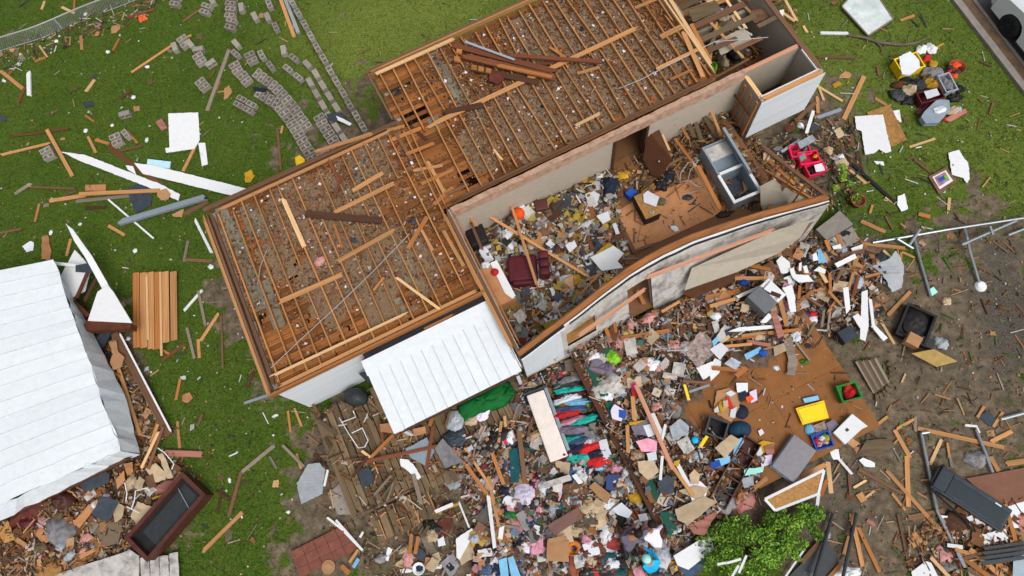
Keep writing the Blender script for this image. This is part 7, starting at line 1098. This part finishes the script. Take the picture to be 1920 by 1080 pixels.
B(675, 1008, 681, 997, 5, 'white', z=.2); S([(660, 1062), (670, 1045), (675, 1050), (665, 1066)], 'sky_blue', z=.05, phrase='pale blue strip'); S([(606, 1062), (615, 1055), (625, 1062), (615, 1070)], 'cardboard', z=.13, phrase='tan scrap', torn=.01); S([(740, 1060), (765, 1035), (780, 1045), (755, 1065)], 'tan', phrase='tan torn cardboard', torn=.02); S([(720, 1050), (728, 1025), (736, 1030), (728, 1052)], 'white_sheet', phrase='white torn board', torn=.01); S([(785, 1000), (795, 985), (812, 1020), (830, 1045), (818, 1052), (800, 1030)], 'grey', z=.05, phrase='grey torn felt', torn=.02); S([(810, 1040), (822, 1035), (828, 1050), (815, 1055)], 'tan', z=.1, phrase='pale card'); S([(820, 980), (848, 950), (850, 985), (835, 1010), (815, 1000)], 'rust', z=.03, phrase='rust brown board', torn=.02); S([(750, 1068), (778, 1060), (780, 1072), (752, 1075)], 'white_sheet', phrase='white torn board', torn=.01); S([(800, 1060), (830, 1058), (828, 1066), (802, 1068)], 'white_sheet', phrase='white torn board'); S([(826, 1055), (850, 1035), (862, 1060), (845, 1085)], 'grey_cloth', z=.05, phrase='grey torn felt', torn=.02); S([(858, 1030), (885, 1015), (890, 1045), (865, 1060)], 'tan', z=.05, phrase='tan torn cardboard', torn=.02); S([(855, 1010), (885, 990), (890, 1000), (862, 1050), (856, 1045)], 'white_sheet', z=.1, phrase='white torn board', torn=.01); S([(880, 1000), (895, 990), (898, 1010), (886, 1030)], 'ochre', z=.12, phrase='yellow foam scrap', torn=.01); S([(820, 1012), (832, 1005), (836, 1022), (822, 1025)], 'paper', z=.1, phrase='pale blue paper', torn=.01)
tag(MB().lathe([(0, .02), (.12, .02), (.16, .1), (.18, .1), (.17, .0)], 16).obj('bowl', 'white_sheet', None, g(786, 1066, .02), 0, True), 'white bowl with dark inside at the bottom edge', 'bowl'); C(786, 1066, 6, 5, 0, 'navy', .06, on=.05, label='dark blue contents of the white bowl', cat='food', name='bowl_contents'); B(800, 1064, 826, 1064, 5, 'white', z=.05)
tag(MB().lathe([(0, .0), (.2, 0), (.2, .02), (0, .025)], 18).obj('table_top_disc', 'cardboard', None, g(616, 1063, .12)), 'small round tan disc on the paver slab', 'disc')
# ================================================================== three people sorting clothes
def person(name, label, J, radii, edges, seg_mat, hair, hairm, mats, cap=None):
    """one continuous skinned body; J joints in world metres, edges between them"""
    names = list(J); base = Vector(J['pelvis']); base.z = 0
    me = bpy.data.meshes.new(name); me.from_pydata([Vector(J[n])-base for n in names], [(names.index(a), names.index(b)) for a, b in edges], [])
    o = bpy.data.objects.new(name, me); COL.objects.link(o); o.location = base
    o.modifiers.new('skin', 'SKIN'); sub = o.modifiers.new('sub', 'SUBSURF'); sub.levels = 2; sub.render_levels = 2
    for i, n in enumerate(names): r_ = radii[n]; me.skin_vertices[0].data[i].radius = r_ if isinstance(r_, tuple) else (r_, r_); me.skin_vertices[0].data[i].use_root = (n == 'pelvis')
    dg = bpy.context.evaluated_depsgraph_get(); dg.update(); nm = bpy.data.meshes.new_from_object(o.evaluated_get(dg)); o.modifiers.clear(); o.data = nm
    nm.materials.clear()
    for m in mats: nm.materials.append(MT(m))
    segs = [(Vector(J[a])-base, Vector(J[b])-base, seg_mat(a, b)) for a, b in edges]
    for p in nm.polygons:
        c = p.center; best = min(segs, key=lambda s: (lambda t: (s[0].lerp(s[1], max(0, min(1, t)))-c).length)((c-s[0]).dot(s[1]-s[0])/max(1e-6, (s[1]-s[0]).length_squared)))
        p.material_index = best[2]; p.use_smooth = True
    tag(o, label, 'person', 'people sorting clothes')
    hd = Vector(J['head'])-base; up = (Vector(J['head'])-Vector(J['neck'])).normalized()
    V = []; F = []; n = 16
    zax = (up+Vector(hair)).normalized(); R_ = zax.to_track_quat('Z', 'Y').to_matrix()
    for i in range(7):
        t = i/6*2.0
        for k in range(n):
            rr = .122*(1+.05*noise.noise((k, i, base.x))); a = 2*math.pi*k/n; V.append(hd+R_ @ Vector((math.sin(t)*math.cos(a)*rr, math.sin(t)*math.sin(a)*rr*1.08, math.cos(t)*rr*1.05)))
    for i in range(6):
        for k in range(n): F.append((i*n+k, (i+1)*n+k, (i+1)*n+(k+1) % n, i*n+(k+1) % n))
    ob('hair' if not cap else 'cap', mesh(V, F, hairm, True), o)
    # face on the side away from the crown
    fw = (up.cross(zax).cross(up)).normalized()*-1 if up.cross(zax).length > .05 else Vector((0, 1, 0)); sd = up.cross(fw).normalized()
    MB().lathe([(.0, .02), (.012, .0), (.016, -.03), (0, -.035)], 8, Matrix.Translation(hd+fw*.105)).obj('nose', 'skin', o)
    for s in (-1, 1): MB().lathe([(.0, .012), (.012, .0), (0, -.012)], 8, Matrix.Translation(hd+fw*.098+sd*s*.036+up*.03)).obj('eye', 'dark', o); MB().lathe([(.0, .03), (.02, .0), (0, -.03)], 8, Matrix.Translation(hd+sd*s*.105)).obj('ear', 'skin', o)
    return o
RAD = dict(pelvis=(.15, .12), waist=(.14, .11), chest=(.17, .12), neck=.06, head=.095, headtop=.08)
def build(name, label, pel, che, hed, hands, knees, feet, mats, hair, hairm, cap=None, sleeves=True):
    pel, che, hed = Vector(pel), Vector(che), Vector(hed); ax = (che-pel).normalized(); sd = ax.cross(Vector((0, 0, 1))); sd = sd.normalized() if sd.length > .1 else Vector((1, 0, 0))
    nk = che+(hed-che)*.55; hh = (hed-nk).normalized(); J = dict(pelvis=pel, waist=pel.lerp(che, .45), chest=che, neck=nk, head=hed, headtop=hed+hh*.08); R = dict(RAD); E = [('pelvis', 'waist'), ('waist', 'chest'), ('chest', 'neck'), ('neck', 'head'), ('head', 'headtop')]
    for i, s in enumerate((1, -1)):
        sh_ = che+sd*.2*s+ax*.04; hnd = Vector(hands[i]); el = sh_.lerp(hnd, .5)+sd*.07*s+Vector((0, 0, -.03)); wr = el.lerp(hnd, .85)
        t = 'L' if i else 'R'; J.update({'sho'+t: sh_, 'elb'+t: el, 'wri'+t: wr, 'pal'+t: hnd}); R.update({'sho'+t: .075, 'elb'+t: .05, 'wri'+t: .034, 'pal'+t: (.045, .025)}); E += [('chest', 'sho'+t), ('sho'+t, 'elb'+t), ('elb'+t, 'wri'+t), ('wri'+t, 'pal'+t)]
        d = (hnd-wr).normalized(); pp_ = d.cross(Vector((0, 0, 1))).normalized()
        for f, (off, ln) in enumerate(((-.036, .075), (-.012, .09), (.012, .085), (.034, .065))):
            k1 = hnd+pp_*off+d*ln*.6; k2 = k1+d*ln*.35+Vector((0, 0, -.035)); J.update({'f%d%s' % (f, t): k1, 't%d%s' % (f, t): k2}); R.update({'f%d%s' % (f, t): .0095, 't%d%s' % (f, t): .008}); E += [('pal'+t, 'f%d%s' % (f, t)), ('f%d%s' % (f, t), 't%d%s' % (f, t))]
        th_ = wr.lerp(hnd, .6)-pp_*.055*s+d*.03; J['th'+t] = th_; R['th'+t] = .011; E.append(('wri'+t, 'th'+t))
        hp = pel+sd*.1*s; kn, ft = Vector(knees[i]), Vector(feet[i]); toe = ft+(ax.xy.to_3d().normalized() if ax.xy.length > .1 else Vector((0, 1, 0)))*.2; toe.z = ft.z-.03
        J.update({'hip'+t: hp, 'kne'+t: kn, 'ank'+t: ft, 'toe'+t: toe}); R.update({'hip'+t: .1, 'kne'+t: .07, 'ank'+t: .05, 'toe'+t: (.045, .035)}); E += [('pelvis', 'hip'+t), ('hip'+t, 'kne'+t), ('kne'+t, 'ank'+t), ('ank'+t, 'toe'+t)]
    def sm(a, b):
        s = a+b
        if 'toe' in b: return 3
        if any(k in s for k in ('hip', 'kne', 'ank')): return 2
        if b.startswith(('f', 't')) and b[1:2].isdigit() or 'pal' in b or b.startswith('th') or b in ('head', 'headtop', 'neck'): return 0
        if 'wri' in b: return 1 if sleeves else 0
        return 1
    return person(name, label, J, R, E, sm, hair, hairm, mats, cap)
zf_ = lambda x, y: gg(x, y).z
A = lambda px, py, z: tuple(g(px, py, z))
za = zf_(1236, 1030); build('person', 'person in a white lilac shirt and grey trousers bending over the clothes', A(1236, 1024, za+.85), A(1223, 1003, za+1.05), A(1222, 983, za+1.0), [A(1240, 985, za+.55), A(1206, 984, za+.55)], [A(1246, 1022, za+.48), A(1230, 1026, za+.48)], [A(1246, 1032, za+.08), A(1232, 1034, za+.08)], ['skin', 'lilac', 'grey_cloth', 'dark'], (0, -.3, .6), 'hair', sleeves=False)
zb = zf_(1180, 1020); build('person', 'person with dark hair in a purple grey top crouching over the clothes', A(1176, 1030, zb+.42), A(1181, 1012, zb+.80), A(1197, 1000, zb+.95), [A(1208, 1014, zb+.35), A(1190, 985, zb+.38)], [A(1192, 1034, zb+.45), A(1176, 1046, zb+.42)], [A(1186, 1040, zb+.08), A(1170, 1048, zb+.08)], ['skin', 'cloth_purple', 'dark', 'dark'], (-.3, -.2, .6), 'hair')
zc = zf_(1222, 1056); build('person', 'person in a bright blue top and mint cap leaning forward at the bottom', A(1224, 1070, zc+.62), A(1221, 1058, zc+1.0), A(1212, 1048, zc+1.16), [A(1206, 1026, zc+.75), A(1226, 1028, zc+.75)], [A(1206, 1058, zc+.5), A(1230, 1052, zc+.5)], [A(1212, 1074, zc+.08), A(1234, 1072, zc+.08)], ['skin', 'cyan', 'navy', 'dark'], (0, -.2, .9), 'mint', cap=True)
# ================================================================== rubble beds and the uncountable small litter
def inside(poly, x, y):
    c = False; j = len(poly)-1
    for i in range(len(poly)):
        if (poly[i][1] > y) != (poly[j][1] > y) and x < (poly[j][0]-poly[i][0])*(y-poly[i][1])/(poly[j][1]-poly[i][1])+poly[i][0]: c = not c
        j = i
    return c
PALW = [L(150, 104, 66), L(176, 128, 84), L(120, 80, 52), L(190, 150, 108), L(96, 64, 44), L(140, 92, 52)]
PALM = PALW+[L(198, 196, 192), L(184, 176, 164), L(150, 140, 128), L(90, 84, 78), L(60, 56, 54), L(44, 42, 46), L(178, 150, 130), L(120, 104, 88), L(96, 78, 62), L(80, 66, 54)]
PALC = [L(206, 206, 210), L(214, 212, 208), L(190, 180, 166), L(176, 168, 160), L(56, 74, 120), L(150, 60, 58), L(60, 110, 104), L(196, 140, 150), L(196, 166, 84), L(80, 116, 80), L(110, 140, 166), L(44, 44, 50), L(110, 74, 92), L(30, 32, 44), L(150, 150, 156)]
PALP = [L(206, 208, 212), L(190, 188, 184), L(170, 166, 160), L(214, 210, 204), L(150, 150, 152), L(120, 118, 118)]
PALY = [L(176, 150, 60), L(150, 128, 60)]
PALG = [L(214, 214, 214), L(190, 150, 104), L(60, 62, 70), L(130, 90, 60), L(150, 140, 120), L(84, 80, 70), L(110, 90, 60)]
def litter(name, label, cat, n, poly, seed, pals, sz=(.03, .13), stick=.35, zmax=.16, on=None, dens=None, lumps=.2):
    r = random.Random(seed); V = []; F = []; Cf = []; xs = [p[0] for p in poly]; ys = [p[1] for p in poly]; k = 0; guard = 0
    while k < n and guard < n*12:
        guard += 1; px, py = r.uniform(min(xs), max(xs)), r.uniform(min(ys), max(ys))
        if not inside(poly, px, py): continue
        if dens is not None and r.random() > dens(px, py): continue
        k += 1; p = gg(px, py) if on is None else g(px, py, on); z = p.z+.003+r.random()**1.6*zmax
        pal = r.choices([q for q, _ in pals], [w_ for _, w_ in pals])[0]; c = r.choice(pal); s = r.uniform(.55, 1.0); c = tuple(v*s for v in c); t = r.random(); a = r.uniform(0, 6.283); ca, sa = math.cos(a), math.sin(a); n0 = len(V)
        if t < stick and pal is not PALC:
            ln, wd, th = r.uniform(.10, .55)*(.6+.6*r.random()), r.uniform(.012, .05), r.uniform(.01, .03); tz = r.uniform(-.18, .18)
            for e in (-.5, .5):
                for yy, zz in ((-.5, 0), (.5, 0), (.5, 1), (-.5, 1)):
                    x, y = e*ln*r.uniform(.9, 1), yy*wd; V.append((p.x+x*ca-y*sa, p.y+x*sa+y*ca, max(p.z, z+zz*th+e*ln*tz)))
            F += [(n0, n0+1, n0+2, n0+3), (n0+7, n0+6, n0+5, n0+4), (n0+3, n0+2, n0+6, n0+7), (n0, n0+3, n0+7, n0+4), (n0+1, n0+5, n0+6, n0+2)]; Cf += [c]*5
        elif t < stick+lumps:
            rr = r.uniform(*sz)*.55; b = Vector((p.x, p.y, z+rr*.3)); pts = [Vector(q) for q in ((1, 0, 0), (0, 1, 0), (-1, 0, 0), (0, -1, 0), (0, 0, .8), (.7, .7, .2), (-.7, .7, .3), (-.7, -.7, .2), (.7, -.7, .3))]
            V += [b+q*rr*r.uniform(.6, 1.25) for q in pts]
            ring = [0, 5, 1, 6, 2, 7, 3, 8]
            for i in range(8): F.append((n0+ring[i], n0+ring[(i+1) % 8], n0+4)); Cf.append(tuple(v*r.uniform(.85, 1.1) for v in c))
        else:
            q = sz[0]+(sz[1]-sz[0])*r.random()**1.5*(2.6 if r.random() < .1 else 1)
            if q > .11:
                # crumpled sheet: 4 x 4 grid with folds
                asp = r.uniform(.5, 1); sd_ = r.uniform(0, 90); tx, ty = r.gauss(0, .15), r.gauss(0, .15)
                for i in range(4):
                    for j in range(4):
                        x, y = (i/3-.5)*q*1.3+r.uniform(-.02, .02), (j/3-.5)*q*1.3*asp+r.uniform(-.02, .02); V.append((p.x+x*ca-y*sa, p.y+x*sa+y*ca, max(p.z+.002, z+.01+x*tx+y*ty+.22*q*abs(noise.noise((x*14+sd_, y*14, 0))))))
                for i in range(3):
                    for j in range(3): F.append((n0+i*4+j, n0+i*4+j+4, n0+i*4+j+5, n0+i*4+j+1)); Cf.append(c)
                continue
            m = r.choice((4, 4, 5, 6)); tx, ty = r.gauss(0, .25), r.gauss(0, .25); asp = r.uniform(.4, 1); ring = []
            for i in range(m):
                an = 2*math.pi*i/m+r.uniform(-.25, .25); x, y = math.cos(an)*q*.6, math.sin(an)*q*.6*asp; ring.append((p.x+x*ca-y*sa, p.y+x*sa+y*ca, max(p.z+.002, z+x*tx+y*ty)))
            V += ring+[(x, y, zz+.008) for x, y, zz in ring]; F.append(tuple(n0+m+i for i in range(m))); F += [(n0+i, n0+(i+1) % m, n0+m+(i+1) % m, n0+m+i) for i in range(m)]; Cf += [c]*(m+1)
    soup(name, V, F, Cf, label, cat)
def bed(name, label, poly, m, st=.11, lift=.02):
    P = [g(x, y) for x, y in poly]; x0, x1, y0, y1 = min(p.x for p in P), max(p.x for p in P), min(p.y for p in P), max(p.y for p in P); V = []; F = []; idx = {}
    for i in range(int((x1-x0)/st)+1):
        for j in range(int((y1-y0)/st)+1):
            x, y = x0+i*st, y0+j*st; h = heap_z(x, y); px, py = pix((x, y, 0))
            if h < .035+.03*noise.noise((x*3, y*3, 6)) or not inside(poly, px, py): continue
            q = []
            for a, b in ((i, j), (i+1, j), (i+1, j+1), (i, j+1)):
                if (a, b) not in idx: xx, yy = x0+a*st, y0+b*st; idx[(a, b)] = len(V); V.append((xx, yy, bz(xx, yy)-.02+.02*noise.noise((xx*6, yy*6, 3))))
                q.append(idx[(a, b)])
            zs_ = [V[k][2] for k in q]
            if max(zs_)-min(zs_) < .25: F.append(tuple(q))
    if F: tag(ob(name, mesh(V, F, m, True)), label, 'rubble', kind='stuff')
mat('rubble_bed', L(104, 84, 66), var=.6, scale=(7, 7, 7), dirt=.4, dcol=L(58, 48, 42), dscale=4, bump=.5, detail=8)
FLD = [(985, 700), (1075, 640), (1290, 560), (1520, 430), (1600, 440), (1660, 520), (1640, 620), (1545, 640), (1430, 720), (1330, 800), (1430, 860), (1420, 930), (1330, 1000), (1270, 1090), (930, 1090), (880, 950), (830, 830), (960, 790)]
bed('rubble', 'brown mass of plaster dust and splinters under the front rubble', FLD, 'rubble_bed'); bed('rubble', 'brown mass of plaster dust inside the open room', [(840, 395), (1160, 320), (1160, 480), (980, 660)], 'rubble_bed'); bed('rubble', 'brown mass of splinters under the shed front', [(0, 985), (260, 860), (330, 860), (250, 1030), (80, 1090), (-20, 1090)], 'rubble_bed')
def dF(px, py):
    bare = max(0, 1-math.hypot((px-1470)/235, (py-745)/150), 1-math.hypot((px-1330)/85, (py-770)/60)); return max(.03, 1-2.6*bare)*(.45+.9*abs(noise.noise((px*.018, py*.018, 2))))
litter('debris_litter', 'mass of small splinters, paper and plaster in the front rubble', 'debris', 11500, FLD, 51, [(PALM, 8), (PALC, 1.3), (PALW, 3), (PALP, 1.2)], sz=(.025, .15), stick=.3, dens=dF)
PALX = [L(210, 208, 206), L(196, 180, 170), L(40, 36, 34), L(30, 28, 30), L(60, 48, 40), L(86, 66, 50), L(110, 84, 62), L(196, 160, 150), L(150, 120, 96)]
litter('debris_litter', 'fine grit of splinters and plaster dust over the front rubble', 'debris', 12000, FLD, 81, [(PALX, 1)], sz=(.012, .05), stick=.22, zmax=.1, dens=dF)
litter('debris_litter', 'fine grit of splinters and plaster dust over the open room', 'debris', 3000, [(860, 400), (1160, 320), (1165, 440), (1185, 490), (1060, 600), (985, 655)], 82, [(PALX, 1), (PALP, .7)], sz=(.012, .05), stick=.22, zmax=.1)
litter('debris_litter', 'coloured scraps among the clothes at the bottom', 'debris', 1500, [(930, 870), (1140, 840), (1270, 1000), (1270, 1090), (880, 1090)], 52, [(PALC, 3), (PALM, 2), (PALP, 1)], sz=(.05, .22), stick=.1)
litter('debris_litter', 'small splinters and paper strewn in the open room', 'debris', 3800, [(860, 400), (1160, 320), (1165, 440), (1185, 490), (1060, 600), (985, 655)], 53, [(PALM, 5), (PALY, 1.6), (PALC, .5), (PALW, 1.5), (PALP, 2.6)], sz=(.03, .19), stick=.26, zmax=.2)
litter('debris_litter', 'small splinters on the right part of the open room floor', 'debris', 1700, [(1130, 350), (1240, 260), (1380, 190), (1430, 270), (1520, 360), (1420, 390), (1350, 400), (1330, 320), (1190, 370)], 54, [(PALM, 5), (PALW, 3), (PALY, .6)], zmax=.2)
litter('debris_litter', 'sparse crumbs on the bare plywood patch', 'debris', 90, [(1160, 400), (1330, 330), (1345, 400), (1190, 465)], 55, [(PALM, 1)], zmax=.01, on=.56, sz=(.02, .06), stick=.3)
litter('debris_litter', 'splinters and boards crumbs in the roofless end room', 'debris', 1100, [(1290, 70), (1300, -20), (1470, -20), (1500, 60), (1420, 110), (1340, 140)], 56, [(PALM, 5), (PALW, 3), (PALY, 1)], zmax=.3, on=.55)
litter('debris_litter', 'splinters and crumbs around the pink crates and closet', 'debris', 800, [(1400, 290), (1520, 210), (1600, 230), (1620, 330), (1580, 420), (1480, 330)], 57, [(PALM, 5), (PALW, 1), ([L(60, 84, 30), L(70, 66, 56), L(52, 50, 48)], 3)], zmax=.1, sz=(.02, .1))
litter('debris_litter', 'small wreckage crumbs under the shed front', 'debris', 3000, [(0, 985), (260, 855), (330, 850), (380, 900), (250, 1035), (80, 1090), (-20, 1090)], 58, [(PALM, 5), (PALW, 5)], zmax=.15)
litter('debris_litter', 'small wreckage crumbs along the shed side', 'debris', 900, [(125, 545), (215, 610), (320, 815), (285, 850), (255, 840), (180, 640)], 59, [(PALM, 5), (PALW, 4)], zmax=.1)
litter('debris_litter', 'small scraps scattered over the left lawn', 'debris', 1100, [(0, 0), (540, 0), (620, 200), (390, 380), (500, 740), (560, 960), (540, 1080), (340, 1080), (330, 850), (100, 430), (0, 490)], 60, [(PALG, 1)], sz=(.02, .09), zmax=.02, stick=.07)
litter('debris_litter', 'small scraps scattered over the right lawn', 'debris', 420, [(1480, 0), (1780, 0), (1910, 170), (1920, 410), (1640, 450), (1580, 340), (1550, 150)], 61, [(PALG, 1)], sz=(.02, .07), zmax=.02, stick=.2)
litter('debris_litter', 'few crumbs on the upper lawn behind the house', 'debris', 60, [(560, 0), (980, 0), (690, 130), (700, 230), (650, 230)], 62, [(PALG, 1)], sz=(.02, .06), zmax=.01)
litter('debris_litter', 'twigs and crumbs over the dirt yard', 'debris', 1500, [(1560, 420), (1920, 420), (1920, 1080), (1560, 1080), (1550, 850), (1650, 800)], 63, [(PALW, 3), (PALM, 4), ([L(60, 96, 30), L(84, 120, 40)], 1.5)], sz=(.015, .07), zmax=.02, stick=.2)
litter('debris_litter', 'splinters and scraps on and around the deck', 'debris', 800, [(560, 770), (720, 720), (850, 830), (960, 990), (940, 1090), (680, 1090), (600, 980)], 64, [(PALM, 4), (PALW, 4), (PALC, .5)], sz=(.03, .1), zmax=.06, stick=.5)
litter('debris_litter', 'crumbs and grit on the bare plywood floor', 'debris', 170, [(1330, 780), (1500, 620), (1545, 630), (1640, 790), (1560, 850), (1430, 860)], 65, [(PALM, 3), (PALG, 1)], sz=(.02, .06), zmax=.006, on=.5, stick=.2)
litter('debris_litter', 'scraps of lumber and board among the bottom right sheets', 'debris', 700, [(1700, 1000), (1800, 960), (1920, 930), (1920, 1090), (1700, 1090)], 66, [(PALM, 4), (PALW, 5)], zmax=.1)
litter('debris_litter', 'gritty scraps along the wire fence', 'debris', 420, [(0, 95), (260, -10), (300, -10), (280, 30), (120, 90), (0, 150)], 67, [(PALG, 2), (PALM, 3)], sz=(.03, .1), zmax=.03)

# middling crumpled papers, cloths and board scraps that lie on the heaps, one by one
def scraps(n, poly, seed, kinds, grp, rng=(7, 17)):
    r = random.Random(seed); xs = [p[0] for p in poly]; ys = [p[1] for p in poly]; k = 0
    while k < n:
        x, y = r.uniform(min(xs), max(xs)), r.uniform(min(ys), max(ys))
        if not inside(poly, x, y) or r.random() > dF(x, y): continue
        k += 1; m, ph, soft = r.choice(kinds); a, b = r.uniform(*rng), r.uniform(*rng)*.8
        if soft: C(x, y, a, b, r.uniform(0, 180), m, h=r.uniform(.06, .16), phrase=ph, dz=r.uniform(.03, .12), cat=ph.split()[-1], name=ph.replace(' ', '_'), group=grp)
        else:
            t = r.uniform(0, 6.28); c, s_ = math.cos(t), math.sin(t); q = [(x+c*dx*a*r.uniform(.7, 1)-s_*dy*b, y+s_*dx*a+c*dy*b*r.uniform(.7, 1)) for dx, dy in ((-1, -1), (1, -1), (1, 1), (-1, 1))]
            S(q, m, z=r.uniform(.06, .2), th=.012, torn=.014, zs=[r.uniform(0, .08) for _ in range(4)], phrase=ph, cat=ph.split()[-1], name=ph.replace(' ', '_'), group=grp)
KF = [('tan', 'torn tan cardboard', 0), ('dirty_white', 'stained white board', 0), ('grey_cloth', 'muddy grey cloth', 1), ('weathered', 'muddy brown rag', 1), ('insulation_pink', 'pink insulation tuft', 1), ('paper', 'crumpled white paper', 1), ('brown', 'brown board scrap', 0), ('slate', 'dark felt scrap', 0), ('dark', 'black rag', 1), ('drywall', 'broken drywall piece', 0), ('silver', 'grey crumpled foil', 1), ('plywood', 'splintered plywood scrap', 0), ('tan', 'tan rag', 1)]
KC = [('grey_cloth', 'grey shirt', 1), ('paper', 'white shirt', 1), ('denim', 'denim garment', 1), ('tan', 'beige garment', 1), ('navy', 'navy garment', 1), ('dark', 'black garment', 1), ('pink_cloth', 'pink garment', 1), ('teal', 'teal garment', 1), ('oxblood', 'dark red garment', 1), ('weathered', 'brown garment', 1), ('paper', 'white paper sheet', 0), ('tan', 'torn tan cardboard', 0)]
scraps(85, [(1090, 660), (1290, 580), (1520, 450), (1620, 480), (1600, 590), (1430, 660), (1330, 740), (1300, 900), (1250, 960)], 71, KF, 'scraps lying on the front rubble')
scraps(75, [(940, 860), (1040, 700), (1100, 720), (1130, 800), (1250, 1000), (1260, 1085), (900, 1085)], 72, KC, 'garments and papers in the clothes rubble', (9, 19))
scraps(46, [(880, 420), (1100, 350), (1150, 440), (1120, 520), (990, 640)], 73, [('paper', 'crumpled white paper', 1), ('dirty_white', 'stained white board', 0), ('paper', 'white paper sheet', 0), ('ochre', 'yellow insulation tuft', 1), ('silver', 'grey crumpled foil', 1), ('slate', 'dark felt scrap', 0), ('lilac', 'pale cloth', 1), ('brown', 'brown board scrap', 0), ('dark', 'black rag', 1)], 'scraps lying in the open room', (7, 16))
scraps(22, [(20, 1000), (240, 880), (310, 870), (240, 1010), (100, 1060)], 74, KF, 'scraps under the shed front', (7, 15))
scraps(16, [(700, 1000), (880, 940), (940, 1080), (700, 1085)], 75, KF, 'scraps below the deck', (7, 16))
scraps(14, [(1420, 290), (1520, 220), (1580, 240), (1590, 320), (1480, 320)], 76, KF, 'scraps between closet and crates', (6, 12))
scraps(12, [(1300, 20), (1450, 0), (1440, 60), (1330, 110)], 77, KF, 'scraps in the roofless end room', (6, 12))
finish_labels()
